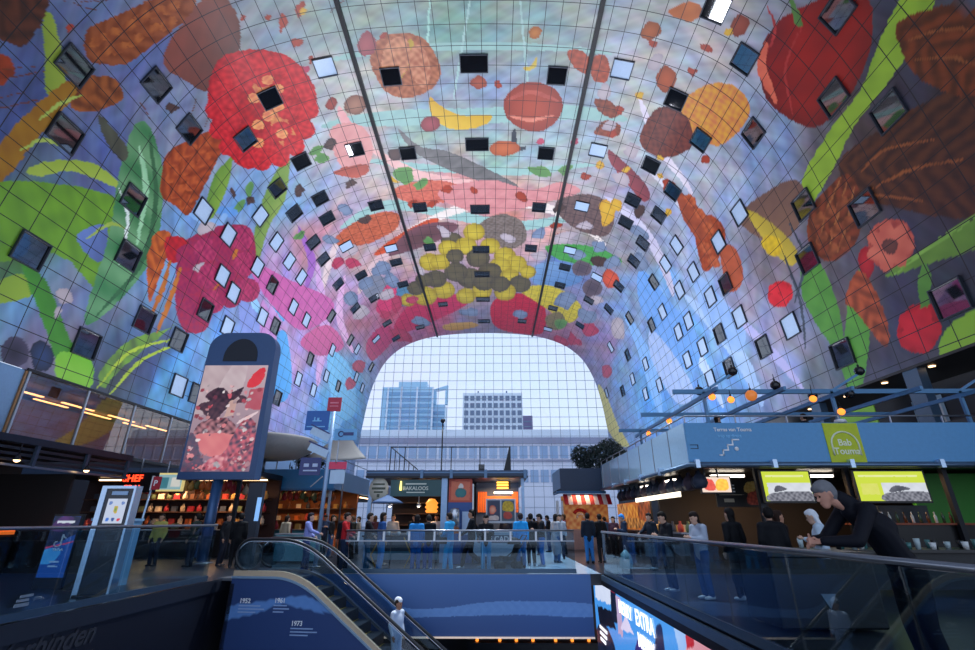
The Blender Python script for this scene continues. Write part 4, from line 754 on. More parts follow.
# ---------------------------------------------------------------- floors and lower walls
floor_m = mat('dark_stone_floor', (34, 40, 50), .28, vary=.2, scale=2.)
MX = -6.0
fl = MB().box(-25.5, MX, -3, 95, -.3, 0).box(5.06, 27.5, -3, 95, -.3, 0).box(MX, 5.06, -3, 1.0, -.3, 0).box(MX, 5.06, 16.35, 95, -.3, 0)
struct('floor', fl, floor_m, 'dark polished stone floor around the opening')
struct('floor_pale', MB().box(2.7, 4.95, 16.45, 30, .0, .006), mat('pale_stone', (150, 175, 195), .25), 'pale stone strip in the dark floor')
struct('floor_lower', MB().box(-9, 9, 0, 26, -5.5, -5.2), mat('lower_floor', (30, 32, 38), .35))
lo = thing('lower_shop', 'row of small amber lights on a dark shop front one floor below', 'shop front', (1.2, 22.5, -5.2))
bx('shop_front', blackm, lo, -.6, 5.5, 0, .3, 0, 3.6); bx('shelf', dark, lo, -.4, 5.3, -.4, 0, 2.2, 2.26)
for i in range(15): MB().lathe([(0, 0), (.06, .02), (.06, .14), (.02, .2), (0, .2)], (0, 0, 0), 8).build('shelf_lamp', glow_or, lo, (-.2 + i * .37 + (i * 7 % 3) * .08, -.2, 2.26 + .22 * (i % 2)))
struct('wall_lower', MB().box(-9, 9, 24, 24.3, -5.2, -.3), mat('lower_wall', (22, 24, 30), .6))
fc = painted('wall_back', 10.6, 1.62, '38568c', FASC, PRINT, None, (MX, 16.3, -1.62), res=.02, k=9., base2='5078b2'); tag(fc, 'blue edge of the far floor with a pale wavy band', None, None, 'structure')
struct('trim_3', MB().box(-2.4, 4.6, 16.24, 16.3, -1.66, -1.62), mat('edge_light', (255, 225, 200), emit=.22))
struct('wall_left', MB().box(-6.2, -6.0, 1.0, 16.3, -5.2, -.3), mat('dark_fascia', (18, 20, 30), .45))
struct('trim_4', MB().box(-6.03, -5.96, 1.0, 16.3, -.3, .0), mat('dark_edge', (34, 38, 48), .4))
struct('trim_9', MB().box(-6.3, 4.6, 16.31, 16.36, -.02, .012), steel)
script = thing('wall_lettering', 'grey handwritten word on the dark panel under the left railing', 'lettering', (-5.99, 8.5, -.62))
lettering('Verbinden', .5, mat('grey_letters', (46, 48, 56), .6), script, (0, 0, 0), (PI / 2, 0, PI / 2), shear=.35)
# hall side walls below the vault
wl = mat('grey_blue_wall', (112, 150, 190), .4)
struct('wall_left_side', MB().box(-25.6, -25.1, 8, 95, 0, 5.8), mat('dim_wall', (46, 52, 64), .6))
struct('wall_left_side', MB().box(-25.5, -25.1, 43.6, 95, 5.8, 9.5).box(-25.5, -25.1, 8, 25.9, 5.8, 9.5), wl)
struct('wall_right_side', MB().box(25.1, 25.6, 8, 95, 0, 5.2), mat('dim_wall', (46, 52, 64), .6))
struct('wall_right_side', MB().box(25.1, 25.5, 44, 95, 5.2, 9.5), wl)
# glazed room on the upper left
room = thing('glazed_restaurant', 'lit glazed restaurant room under the painted wall at upper left', 'restaurant', (-25, 34, 5.8))
bx('floor_plate', dark, room, -6, 0, -8, 9.6, -.15, 0)
bx('back_wall', mat('warm_wall', (150, 110, 70), .6), room, -6, -5.8, -8, 9.6, 0, 3.7)
bx('ceiling_panel', mat('dim_ceiling', (90, 74, 60), .6), room, -6, -.2, -8, 9.6, 3.5, 3.7)
bx('end_wall', mat('warm_wall'), room, -6, 0, 9.5, 9.6, 0, 3.7); bx('end_wall', mat('warm_wall'), room, -6, 0, -8.1, -8, 0, 3.7)
for i in range(4):
    for j in range(2): MB().box(-4.4 + j * 2, -4.2 + j * 2, -6.9 + i * 4.2, -4.2 + i * 4.2, 3.3 - .25 * j, 3.36 - .25 * j).build('strip_light', glow_warm, room)
for i in range(5): bx('mullion', mat('mullion', (150, 160, 172), .4, .3), room, -.1, .05, -7.95 + i * 4.38, -7.83 + i * 4.38, 0, 3.7)
for i in range(4): bx('glass_pane', glass('tinted_glass', (235, 215, 195), 1.5, 0, .1), room, -.04, -.02, -7.83 + i * 4.38, -3.57 + i * 4.38, 0, 3.7)
bx('head_beam', blackm, room, -.3, .08, -8.1, 9.6, 3.66, 3.82); bx('sill_beam', blackm, room, -.3, .1, -8.1, 9.6, -.2, .02)
# pale glazing beside it
gl2 = thing('glazed_landing', 'pale glazed stair landing right of the lit restaurant room', 'landing', (-25, 45, 5.8))
bx('back_panel', mat('pale_blue_panel', (160, 200, 228), .4), gl2, -.08, -.0, -1.2, 12, 0, 3.7)
for i in range(4): bx('mullion', mat('mullion'), gl2, 0, .12, -1 + i * 3.6, -.85 + i * 3.6, 0, 3.7)
for i in range(9): MB().bar((.1, 4 + i * .28, .3 + i * .32), (.1, 4.3 + i * .28, .3 + i * .32), .1, .04).build('stair_tread', steel, gl2)
MB().bar((.15, -.5, .1), (.15, 4.2, 1.9), .08).build('handrail', steel, gl2)
# dark balcony on the right under the painted wall
bal = thing('dark_balcony', 'deep dark balcony with ceiling spots under the painted wall at right', 'balcony', (25, 20, 5.2))
bx('soffit', mat('soffit_black', (16, 17, 20), .5), bal, 0, 4, -12, 24, 4.15, 4.4)
bx('deck', dark, bal, 0, 4, -12, 24, -.2, 0)
bx('back_wall', mat('balcony_wall', (26, 30, 40), .5), bal, 3.8, 4, -12, 24, 0, 4.2)
bx('parapet', mat('black_parapet', (20, 22, 28), .5), bal, -.12, .02, -12, 24, -.2, 1.0)
for y in (-4, 5.5, 14): bx('column', mat('slate_column', (58, 84, 110), .5), bal, .1, .6, y, y + 1.0, 0, 4.2)
for y in (-2, 1.6, 5.2, 8.6, 12, 16): MB().lathe([(.0, 0), (.16, 0), (.16, .03), (0, .03)], (.7, y, 4.11)).build('ceiling_spot', glow_warm, bal)
for y in (2.4, 8.5): painted('poster', 2.2, 2.6, '9fc0d8', 'q e8eef4 d8e4ee:.15 .9 2.0 .9 2.0 2.4 .15 2.4\nq 181c24 202630:.6 .3 1.6 .3 1.6 1.1 .6 1.1', PRINT, bal, (3.75, y + 2.2, .8), (0, 0, -PI / 2), res=.06)
bx('lime_panel', mat('lime_panel', (120, 175, 40), .5), bal, .05, .12, 9.2, 12.5, .9, 3.0)
# ---------------------------------------------------------------- railings
def railing(name, label, a, b, top, z0, posts, double=False, rail_r=.03, panes=None, cap=steel):
    a = Vector(a); b = Vector(b); d = (b - a); Ln = d.length; u = d.normalized(); t = thing(name, label, 'railing', a, math.atan2(u.y, u.x))
    MB().tube([(0, 0, top), (Ln, 0, top)], rail_r, 10).build('top_rail', cap, t)
    n = panes or max(1, round(Ln / 1.6))
    for i in range(n):
        x0 = Ln * i / n + .015; x1 = Ln * (i + 1) / n - .015
        MB().box(x0, x1, -.008, .008, z0, top - .04).build('glass_pane', rail_glass, t)
    if double:
        MB().bar((0, 0, top - .3), (Ln, 0, top - .3), .03, .035).build('mid_rail', steel, t)
        for i in range(posts):
            x = Ln * (i + .5) / posts
            for q in (-.07,): MB().box(x - .03, x + .03, -.025, .025, top - .3, top - .02).build('baluster', white, t)
    MB().box(0, Ln, -.03, .03, z0 - .06, z0 + .06).build('base_channel', mat('channel', (70, 92, 112), .35, .5), t)
    return t
railing('glass_railing', 'long glass railing with steel top rail along the right side of the opening', (5.03, 16.2, 0), (5.03, 1.1, 0), 1.19, .08, 8)
railing('glass_railing', 'glass railing with pale top rail along the far edge of the opening', (-3.0, 16.42, 0), (4.2, 16.42, 0), 1.22, .08, 9, True, panes=5)
railing('glass_railing', 'glass railing above the dark panel on the left side of the opening', (-6.03, 1.2, 0), (-6.03, 14.3, 0), 1.39, .08, 8)
struct('trim_5', MB().box(4.93, 5.0, 1.0, 18.0, -.16, -.02), mat('steel_edge', (92, 122, 150), .3, .6))
struct('trim_6', MB().box(4.94, 5.0, 1.0, 18.0, -.3, -.16), blackm)
sticker = thing('wall_sticker', 'small grey emblem sticker low on the left glass railing', 'sticker', (-5.98, 8.62, .22))
MB().box(0, .01, 0, .26, .0, .05).box(0, .01, .02, .24, .07, .11).box(0, .01, .06, .30, .13, .17).build('emblem', mat('grey_emblem', (120, 135, 150), .5), sticker)
# ---------------------------------------------------------------- advertising screen in the opening
ad = thing('advertising_screen', 'bright blue advertising screen below the right glass railing', 'screen', (5.0, 18.0, -4.5))
bx('housing', blackm, ad, .0, .05, -15.5, 0, 0, 4.3)
painted('screen_face', 15.5, 4.2, '2f7ed8', AD, mat('ad_screen', rough=.2, emit=.6, attr='Col'), ad, (-.012, 0, .05), (0, 0, -PI / 2), res=.035, base2='4a9aea', k=1.5)
elet = mat('lit_letters', (245, 245, 255), emit=.7)
R_AD = (PI / 2, 0, -PI / 2)
lettering('MERRY', .42, elet, ad, (-.03, -3.45, 3.78), R_AD); lettering('EXTRA', .46, elet, ad, (-.03, -5.05, 3.78), R_AD); lettering('MERRY', .40, elet, ad, (-.03, -5.1, 3.36), R_AD)
MB().box(-.03, -.01, -1.6, -.6, 2.92, 3.0).box(-.03, -.01, -1.5, -.6, 2.76, 2.84).box(-.03, -.01, -1.3, -.6, 2.6, 2.68).build('lettering', elet, ad)
# ---------------------------------------------------------------- escalator
ESC_A = math.radians(6)
esc = thing('escalator', 'escalator with glass sides running down from the upper floor', 'escalator', (-3.9, 14.75, 0), -ESC_A)
SLOPE = .72
def znose(x):
    x0 = .2; w = .7
    if x < x0 - w: return 0.
    if x < x0 + w: return -SLOPE * (x - x0 + w) ** 2 / (4 * w)
    return -SLOPE * (x - x0)
xs = [-1.7 + .1 * i for i in range(86)]
nx = len(xs)
U = np.repeat(np.array(xs)[:, None], 90, 1); top = np.array([znose(x) + .04 for x in xs]); T = np.linspace(0, 1, 90)[None, :]
V = np.minimum(-5.15, top[:, None] - .05) * (1 - T) + top[:, None] * T
C = np.zeros(U.shape + (3,)) + np.array(rgb('2c4578'))
paint(U, V, C, CLAD, 9.)
me = grid_mesh('side_cladding', np.stack([U, np.zeros_like(U) - .1, V], -1), C); me.materials.append(mat('painted_cladding', rough=.45, attr='Col'))
cl = bpy.data.objects.new('side_cladding', me); COL.objects.link(cl); cl.parent = esc; cl['label'] = 'blue panel with a pale wavy band and white years'
MB().box(-1.72, -1.6, -.1, 1.3, -5.15, -.1).build('end_cladding', mat('dark_fascia'), esc)
def ribbon(name, y0, y1, za, zb, m, x0=-1.7):
    q = [x for x in xs if x >= x0]; vs = []; fs = []
    for x in q: vs += [(x, y0, znose(x) + za), (x, y1, znose(x) + za), (x, y1, znose(x) + zb), (x, y0, znose(x) + zb)]
    for i in range(len(q) - 1):
        for k in range(4): fs.append((4 * i + k, 4 * i + (k + 1) % 4, 4 * i + 4 + (k + 1) % 4, 4 * i + 4 + k))
    fs += [(0, 1, 2, 3), tuple(4 * (len(q) - 1) + k for k in (3, 2, 1, 0))]
    return MB().add(vs, fs).build(name, m, esc)
skirt_m = mat('lit_skirt', (205, 180, 150), .35, .2); dgl = glass('balustrade_glass', (218, 230, 236), 1.42)
for y in (0., 1.25):
    ribbon('skirt_panel', y - .08, y + .02, .08, .22 if y == 0. else .16, skirt_m if y == 0. else steel)
    ribbon('glass_balustrade', y - .012, y + .012, .2, .9, dgl)
    e = []
    cx0 = -1.35; r = .4
    for k in range(13):
        t = -PI / 2 - k * PI / 12; e.append((cx0 + r * math.cos(t), y, .62 + r * math.sin(t)))
    e += [(x, y, znose(x) + 1.02) for x in xs if x > cx0]
    MB().tube(e, .042, 8).build('handrail', mat('rubber_rail', (24, 26, 32), .3), esc)
    MB().tube([(p[0], p[1] - .0, p[2] - .055) for p in e[8:]], .022, 6).build('rail_track', mat('bright_track', (215, 222, 232), .25, .8), esc)
    MB().lathe([(0, 0), (.36, 0), (.36, .02), (0, .02)], (0, 0, 0), 24).build('newel_glass', dgl, esc, (cx0, y + .01, .62)).rotation_euler = (PI / 2, 0, 0)
ribbon('side_trim', -.14, -.08, .03, .085, mat('pale_trim', (150, 180, 210), .3, .5))
bx('landing_plate', steel, esc, -2.2, .0, .02, 1.23, -.05, .02)
for i in range(17):
    x = .35 + i * .4; z = znose(x + .2) + .02
    f = MB().box(x, x + .4, .03, 1.22, z - .3, z).build('step', mat('step_metal', (60, 64, 72), .4, .7), esc)
    MB().box(x - .005, x + .03, .03, 1.22, z - .02, z + .006).build('step_edge', mat('yellow_edge', (190, 160, 70), .5), f)
for x, z, w, s in ((-1.36, -.56, .0, '1952'), (-.36, -.54, .0, '1961'), (.2, -1.06, .0, '1973')):
    lettering(s, .16, wlet, esc, (x, -.112, z))
    m = MB()
    for k in range(3): m.box(x, x + (.62, .74, .5)[k] * (.6 if s == '1961' else 1.), -.112, -.104, z - .08 - .075 * k, z - .05 - .075 * k)
    m.build('lettering', mat('soft_letters', (150, 175, 215), .5), esc)
# ---------------------------------------------------------------- totem with big screen
tot = thing('screen_totem', 'tall rounded totem with a large picture screen on a round post', 'advertising totem', (-9.55, 20.0, 0))
def rounded(w0, w1, z0, z1, r):
    p = [(-w0, z0), (w0, z0)]
    p += [(w1 - r + r * math.cos(t), z1 - r + r * math.sin(t)) for t in np.linspace(0, PI / 2, 8)]
    p += [(-w1 + r + r * math.cos(t), z1 - r + r * math.sin(t)) for t in np.linspace(PI / 2, PI, 8)]
    return p
totm = mat('totem_blue', (58, 88, 132), .4)
MB().prism(rounded(1.58, 1.5, 3.05, 9.4, .75), 'y', 0, .55).build('housing', totm, tot)
MB().prism([(-.75, 8.05), (.75, 8.05)] + [(.75 * math.cos(t), 8.25 + .85 * math.sin(t)) for t in np.linspace(0.05, PI - .05, 14)], 'y', -.03, .02).build('loudspeaker_panel', mat('speaker_dark', (28, 34, 46), .6), tot)
MB().lathe([(.2, 0), (.2, 3.1)], (-.02, .28, 0), 20).build('post', mat('post_blue', (56, 92, 138), .3, .3), tot)
MB().lathe([(.42, 0), (.42, .03), (.2, .06)], (-.02, .28, 0), 20).build('base_plate', steel, tot)
TS = """s b8a0a8 d0bcc0:.0 2.4 .6 2.5 1.2 3.4 1.5 4.5 .0 4.5
s d8c8cc c0a8b0:.7 2.8 1.6 2.6 1.9 4.4 1.2 4.5
s e8404a d82838:2.0 3.6 2.35 3.5 2.7 3.9 2.65 4.4 2.3 4.2
q c06070 b85060:2.1 2.6 2.8 2.5 2.8 3.5 2.2 3.4
b 3c2838 5a3a48:.1 2.7 .5 2.9 1.2 3.2 1.9 3.15 2.2 2.9 1.6 2.75 1.2 2.4 .9 1.9 .5 2.3
b 281a28 503040:.3 3.1 .8 3.5 1.4 3.3 1.9 3.5 1.6 2.95 .9 2.85
b c08088 3a2030:.2 1.5 .9 1.55 1.9 1.5 1.8 1.95 1.3 2.2 .7 2.1 .3 1.9
q d8b8b0 c8a098:1.3 2.2 1.7 2.3 1.75 3.0 1.4 2.9
s e88888 d87078:.35 1.5 1.95 1.45 1.65 .8 1.3 .6 .85 .65 .55 .95
b d86878 504058:1.5 .1 2.7 .15 2.8 1.6 2.3 2.3 1.9 1.6 1.7 .9
b 4a4860 6a4860:.0 .1 .9 .1 .6 .8 .3 1.4 .0 1.5
b f0a0a8 b04860:.8 .1 1.6 .1 1.8 .6 1.2 .6
s f4e4e8 e8c0c8:1.9 1.9 2.6 2.3 2.7 2.45 2.1 2.15"""
rs_ = random.Random(4); cs_ = ['e8d0d4', '3a2838', 'd86070', 'f4e8ea', '5a4058', 'c04a58', 'f0a8a8', '4a4a68', '7a3040']
for q in range(150):
    x = rs_.uniform(.1, 2.7); y = abs(rs_.gauss(0, .9)) + .08 if q % 3 else rs_.uniform(1.6, 3.6)
    r = rs_.uniform(.03, .11); c = cs_[rs_.randrange(9)]
    if y < 4.3 and not (.5 < x < 1.8 and .7 < y < 1.45): TS += '\ns %s %s:' % (c, cs_[rs_.randrange(9)]) + ' '.join('%.2f %.2f' % (x + r * math.cos(a) * rs_.uniform(.6, 1.5), y + r * math.sin(a) * rs_.uniform(.5, 1.3)) for a in (0, 1.2, 2.4, 3.7, 5))
painted('screen_face', 2.8, 4.5, '8a6a80', TS, mat('totem_screen', rough=.2, emit=.5, attr='Col'), tot, (-1.47, -.02, 3.35), res=.03, base2='c8b0b8', k=2.4)
# ---------------------------------------------------------------- sign pole
sp = thing('sign_pole', 'tall pale sign pole carrying several small blue and red signs', 'sign pole', (-4.6, 18.6, 0))
MB().lathe([(.075, 0), (.07, 6.0)], n=12).build('pole', pole_m, sp); MB().lathe([(.2, 0), (.2, .03), (.08, .05)]).build('base_plate', steel, sp)
def sign(nm, x0, x1, z0, z1, m, lab, txt=None, sz=.2, y=-.12):
    o = bx(nm, m, sp, x0, x1, y, y + .05, z0, z1, label=lab)
    if txt: lettering(txt, sz, wlet, o, ((x0 + x1) / 2, y - .01, (z0 + z1) / 2 - sz * .35), align='CENTER')
    return o
sblue = mat('sign_blue', (34, 100, 180), .4); sred = mat('sign_red', (190, 40, 70), .4); slight = mat('sign_pale_blue', (110, 175, 225), .4); snavy = mat('sign_navy', (52, 62, 120), .4)
o = sign('sign_board', -.25, .28, 5.48, 6.03, sred, 'red square sign at the top'); MB().box(-.15, .18, -.14, -.12, 5.66, 5.7).box(-.15, .18, -.14, -.12, 5.78, 5.84).build('lettering', mat('pink_letters', (235, 130, 150)), o)
o = sign('sign_board', -1.02, -.12, 4.75, 5.5, sblue, 'blue sign with white pictogram'); MB().box(-.75, -.4, -.14, -.12, 5.08, 5.12).box(-.7, -.66, -.14, -.12, 5.12, 5.25).box(-.58, -.5, -.14, -.12, 5.12, 5.22).box(-.95, -.25, -.14, -.12, 4.86, 4.9).build('pictogram', mat('sky_letters', (130, 200, 245)), o)
o = sign('sign_board', .16, 1.02, 4.36, 4.8, slight, 'pale blue sign on the right'); MB().tube([(.42 + .1 * math.cos(t), -.13, 4.6 + .1 * math.sin(t)) for t in np.linspace(.7, 5.6, 9)], .025, 5).box(.5, .9, -.14, -.12, 4.54, 4.66).build('lettering', snavy, o)
for za, zb in ((4.78, 4.44), (4.15, 3.85)):
    MB().bar((-.75, -.1, za), (-.02, -.1, zb), .05, .3).build('sign_board', mat('sign_white', (190, 215, 238), .4), sp); MB().bar((-.78, -.13, za + .18), (-.02, -.13, zb + .17), .03, .05).build('sign_edge', snavy, sp)
o = sign('sign_board', -1.0, -.22, 3.08, 3.72, snavy, 'navy sign with two white marks'); MB().box(-.85, -.66, -.14, -.12, 3.38, 3.5).box(-.52, -.33, -.14, -.12, 3.38, 3.5).box(-.85, -.33, -.14, -.12, 3.22, 3.27).build('lettering', mat('pale_letters', (190, 205, 235)), o)
sign('sign_board', .1, .75, 3.3, 3.56, mat('sign_pink', (230, 60, 100), .4), 'pink strip sign'); sign('sign_board', .18, .72, 2.78, 3.26, mat('sign_white'), 'white board under the pink strip')
MB().box(.34, .38, -.12, -.08, 3.5, 4.4).build('hanger', steel, sp)
# ---------------------------------------------------------------- information column, poster stand, boxes on the left
ki = thing('information_column', 'silver edged information column with small lit screen behind left glass', 'information column', (-6.9, 11.6, 0))
bx('body', mat('column_glass', (22, 34, 48), .12), ki, -.3, .32, -.14, .05, .05, 2.2); bx('side_frame', mat('silver', (190, 215, 240), .25, .6), ki, -.42, -.3, -.16, .06, 0, 2.25); bx('side_frame', mat('silver'), ki, .32, .37, -.16, .06, 0, 2.25)
bx('top_cap', mat('silver'), ki, -.3, .32, -.16, .06, 2.19, 2.25); bx('logo_strip', mat('pale_label', (150, 180, 215), .4), ki, -.16, .2, -.16, -.14, 2.05, 2.13); bx('base', dark, ki, -.34, .38, -.25, .25, 0, .05)
painted('screen_face', .44, .52, 'c8d4ec', 'r 2a6ad0 3a7ae0:.06 .05 .12 .05 .12 .11 .06 .11\nr 2a4a90 3a5aa0:.19 .05 .25 .05 .25 .11 .19 .11\nr d02840 e03850:.32 .05 .38 .05 .38 .11 .32 .11\nr 50a050 d0b040:.19 .22 .26 .22 .26 .36 .19 .36\nr 7090d0 6080c0:.05 .4 .11 .4 .11 .46 .05 .46\nr 7090d0 6080c0:.33 .4 .39 .4 .39 .46 .33 .46', mat('column_screen', rough=.2, emit=.5, attr='Col'), ki, (-.2, -.16, 1.45), res=.012, k=4)
tk = thing('poster_stand', 'dark poster stand with blue lower half and white music note mark', 'poster stand', (-8.95, 12.7, 0))
bx('frame', blackm, tk, -.36, .36, 0, .1, 0, 1.66)
painted('poster', .66, 1.36, '1a50a8', 'q 101830 1a2858:.0 .62 .66 .95 .66 1.36 0 1.36\ns 2a1850 603880:.0 1.1 .3 1.0 .5 1.3 .2 1.36\nq e05080 d04070:.0 .62 .55 .74 .66 .78 .66 .8 .0 .66\ns 4aa8f0 3a90e0:.0 .3 .3 .34 .4 .6 .0 .6\nq 90b0e0 80a0d0:.2 .22 .45 .22 .45 .26 .2 .26\nq 90b0e0 80a0d0:.2 .32 .45 .32 .45 .36 .2 .36\nq e8f0ff d8e4f8:.1 1.2 .55 1.2 .55 1.26 .1 1.26', mat('stand_poster', rough=.3, emit=.4, attr='Col'), tk, (-.33, -.01, .25), res=.012, k=5)
nt = MB(); nt.box(.02, .055, -.03, -.015, .98, 1.2); nt.tube([(.055 + .09 * math.cos(t) - .09, -.022, .98 + .06 * math.sin(t)) for t in np.linspace(0, -4.4, 9)], .016, 5); nt.tube([(.045, -.022, 1.19), (.08, -.022, 1.13), (.13, -.022, 1.11)], .016, 5); nt.build('note_mark', white, tk)
lettering('TikTok', .09, wlet, tk, (0, -.02, .83), align='CENTER')
bx('lower_panel', blackm, tk, -.34, .34, -.02, 0, .02, .24)
cb = thing('display_counter', 'pale blue box counter standing between poster stand and information column', 'counter', (-8.25, 13.2, 0)); bx('body', mat('pale_blue_box', (120, 175, 215), .4), cb, -.45, .5, 0, .5, 0, 1.5); bx('top', mat('pale_box_top', (150, 195, 228), .4), cb, -.48, .53, -.03, .53, 1.5, 1.56)
kb = thing('utility_box', 'black utility box in front of the pale blue counter', 'box', (-7.75, 12.2, 0)); bx('body', blackm, kb, -.4, .3, 0, .4, .04, 1.02); bx('lid', blackm, kb, -.43, .33, -.03, .43, 1.02, 1.07); bx('lock', steel, kb, .1, .16, -.02, 0, .6, .66)
# ---------------------------------------------------------------- dark stall at the left
ls = thing('market_stall', 'large dark market stall at far left under a black slatted roof edge', 'market stall', (-12, 8, 0))
bx('roof_slab', blackm, ls, -8, 0, -2, 10.4, 3.55, 3.75); bx('roof_edge', mat('slate_edge', (44, 52, 66), .4, .3), ls, -.02, .08, -2, 10.4, 3.58, 3.78)
for k in range(3): bx('slat', mat('slat_grey', (30, 36, 46), .4), ls, -.06, .0, -2, 10.4, 3.08 + .16 * k, 3.16 + .16 * k)
bx('lower_rail', steel, ls, -.03, .05, -2, 10.4, 2.94, 3.0)
for k in range(7): bx('strut', mat('strut_grey', (74, 88, 108), .4, .4), ls, -.02, .07, -1.2 + k * 1.9, -1.1 + k * 1.9, 2.98, 3.6)
bx('back_wall', mat('stall_wall', (30, 27, 28), .7), ls, -4.2, -4, -2, 10.4, 0, 3.55); bx('side_wall', mat('stall_panel', (36, 32, 33), .6), ls, -4, -.3, 8.4, 8.5, .0, 2.95)
bx('counter', mat('dark_counter', (24, 22, 24), .5), ls, -2.2, -1.2, -2, 8, 0, 1.05); bx('counter_top', mat('worn_wood', (90, 60, 42), .5), ls, -2.3, -1.1, -2, 8, 1.05, 1.1)
for k in range(3): bx('shelf', mat('dark_shelf', (40, 38, 40), .5), ls, -3.9, -3.5, -1.5, 7.5, 1.4 + k * .5, 1.44 + k * .5)
bx('signal_strip', mat('orange_strip', (220, 90, 30), emit=1.0), ls, -1.15, -1.05, 6.6, 7.8, 1.12, 1.28)
def spot(x, y, z, lab, m=glow_warm, group='small lamps hung under stall roofs', L=.3):
    t = thing('hanging_lamp', lab, 'lamp', (x, y, z), 0, group)
    MB().tube([(0, 0, 0), (0, 0, -L)], .015, 6).build('stem', dark, t); MB().lathe([(.03, 0), (.11, -.16), (.1, -.16), (.0, -.03)], (0, 0, -L)).build('shade', dark, t); MB().ball((0, 0, -L - .14), .085, 10).build('bulb', m, t)
    return t
spot(-11.75, 13.7, 3.55, 'lit lamp under the black roof edge, nearest the left border'); spot(-11.75, 16.2, 3.5, 'lit lamp under the black roof edge beside the red letter sign')
led = thing('led_sign', 'red dot letter sign hanging beside the dark stall', 'sign', (-12.2, 19.3, -.1)); bx('housing', blackm, led, -.62, .72, 0, .15, 2.62, 3.36)
lettering('SHEF', .36, mat('red_led', (255, 60, 30), emit=2.2), led, (-.56, -.02, 3.02)); lettering('GRAL', .3, mat('red_led'), led, (-.5, -.02, 2.68)); MB().bar((0, .08, 3.36), (0, .08, 3.9), .04).build('hanger', steel, led)
mn = thing('menu_board', 'backlit menu board with yellow frame right of the red letter sign', 'menu board', (-12.3, 21.1, 0)); bx('frame', mat('yellow_frame', (210, 190, 120), emit=.5), mn, -.8, .82, 0, .1, 2.66, 3.4)
painted('menu_face', 1.46, .6, '9ac0c8', 'q 3a7888 4a8898:.05 .05 .9 .05 .9 .5 .05 .5\nq e8e8e0 d8d8d0:1.0 .1 1.4 .1 1.4 .5 1.0 .5', mat('menu_lit', rough=.3, emit=.45, attr='Col'), mn, (-.72, -.01, 2.73), res=.03); MB().bar((0, .05, 3.4), (0, .05, 3.9), .04).build('hanger', steel, mn)
ps = thing('parking_sign', 'small red sign on a thin slanting silver pole behind left railing', 'sign', (-9.35, 15.9, 0)); MB().tube([(0, 0, 0), (.12, 0, 2.55)], .03, 8).build('pole', mat('silver'), ps); bx('plate', mat('sign_crimson', (170, 20, 45), .4), ps, .12, .36, -.03, .03, 2.42, 2.82); bx('edge', white, ps, .08, .12, -.04, .04, 2.4, 2.84); lettering('P', .24, wlet, ps, (.17, -.04, 2.54))
# second left stall, open front with goods
s2 = thing('market_stall', 'open left market stall crowded with small goods behind the totem post', 'market stall', (-14, 22.5, 0))
bx('roof_slab', dark, s2, -6, 4.3, 0, 4.3, 3.5, 3.75); bx('back_wall', mat('maroon_wall', (60, 36, 34), .7), s2, -6, 4.3, 4.1, 4.3, 0, 3.5); bx('roof_edge', navy, s2, -6, 4.3, -.08, 0, 3.45, 3.75)
bx('counter', mat('stall_black', (26, 24, 28), .5), s2, -5.5, 4.0, .8, 1.5, 0, 1.1); bx('counter_top', steel, s2, -5.6, 4.1, .7, 1.6, 1.1, 1.14)
for k in range(3): bx('shelf', mat('wood_shelf', (88, 58, 40), .5), s2, -5.5, 4.0, 3.4, 4.1, 1.3 + .6 * k, 1.35 + .6 * k)
for x in (-5.8, -1, 4.1): bx('post', dark, s2, x, x + .15, 0, .15, 0, 3.5)
for x in (-4, -1.5, 1, 3): MB().box(x, x + 1.4, 2.2, 2.32, 3.36, 3.42).build('strip_light', glow_warm, s2)
# blue fascia stall
s3 = thing('market_stall', 'market stall with plain blue fascia beside the sign pole', 'market stall', (-9.5, 27, 0))
bx('fascia', mat('bright_blue_fascia', (52, 130, 185), .45), s3, -3.0, 2.55, 0, .15, 3.1, 4.12); bx('side_fascia', mat('pale_grey_blue', (105, 150, 185), .4), s3, 2.4, 2.55, .15, 26, 3.1, 4.12); bx('roof_slab', dark, s3, -3, 2.5, .1, 26, 3.3, 3.45)
bx('lower_edge', mat('edge_blue', (40, 100, 150), .4), s3, -3.1, 2.65, -.08, .02, 3.02, 3.12); bx('back_wall', mat('ochre_wall', (150, 84, 40), .6), s3, -2.9, 2.3, 6, 6.2, 0, 3.3)
bx('counter', mat('teal_counter', (60, 128, 150), .4), s3, -2.4, 2.3, .3, .9, .25, 1.05); bx('counter_top', steel, s3, -2.5, 2.4, .2, 1.0, 1.05, 1.1); bx('plinth', blackm, s3, -2.4, 2.3, .35, .9, 0, .25)
for x in (-2.9, 2.3): bx('post', steel, s3, x, x + .12, .1, .22, 0, 3.1)
for k in range(2): bx('shelf', mat('wood_shelf'), s3, -2.8, 2.2, 5.2, 5.9, 1.5 + .7 * k, 1.55 + .7 * k)
for x in (-2.4, -.6, 1.0): MB().box(x, x + 1.1, 2.4, 2.52, 3.2, 3.26).build('strip_light', glow_warm, s3)
for k in range(3): MB().box(2.42, 2.5, 6 + 6 * k, 9 + 6 * k, 2.9, 2.96).build('strip_light', glow_warm, s3)
lettering('in', .55, mat('mint_letters', (170, 225, 215), .5), s3, (-2.55, -.03, 3.5))
MB().bar((1.3, -.02, 3.2), (1.9, -.02, 3.75), .05).build('stripe_mark', white, s3)
MB().tube([(-3, .1, 4.75), (2.5, .1, 4.75), (2.5, 12, 4.75)], .025, 6).build('roof_rail', steel, s3)
for i in range(6): MB().box(-2.95 + i * 1.08, -2.9 + i * 1.08, .08, .13, 4.1, 4.75).build('roof_rail_post', steel, s3)
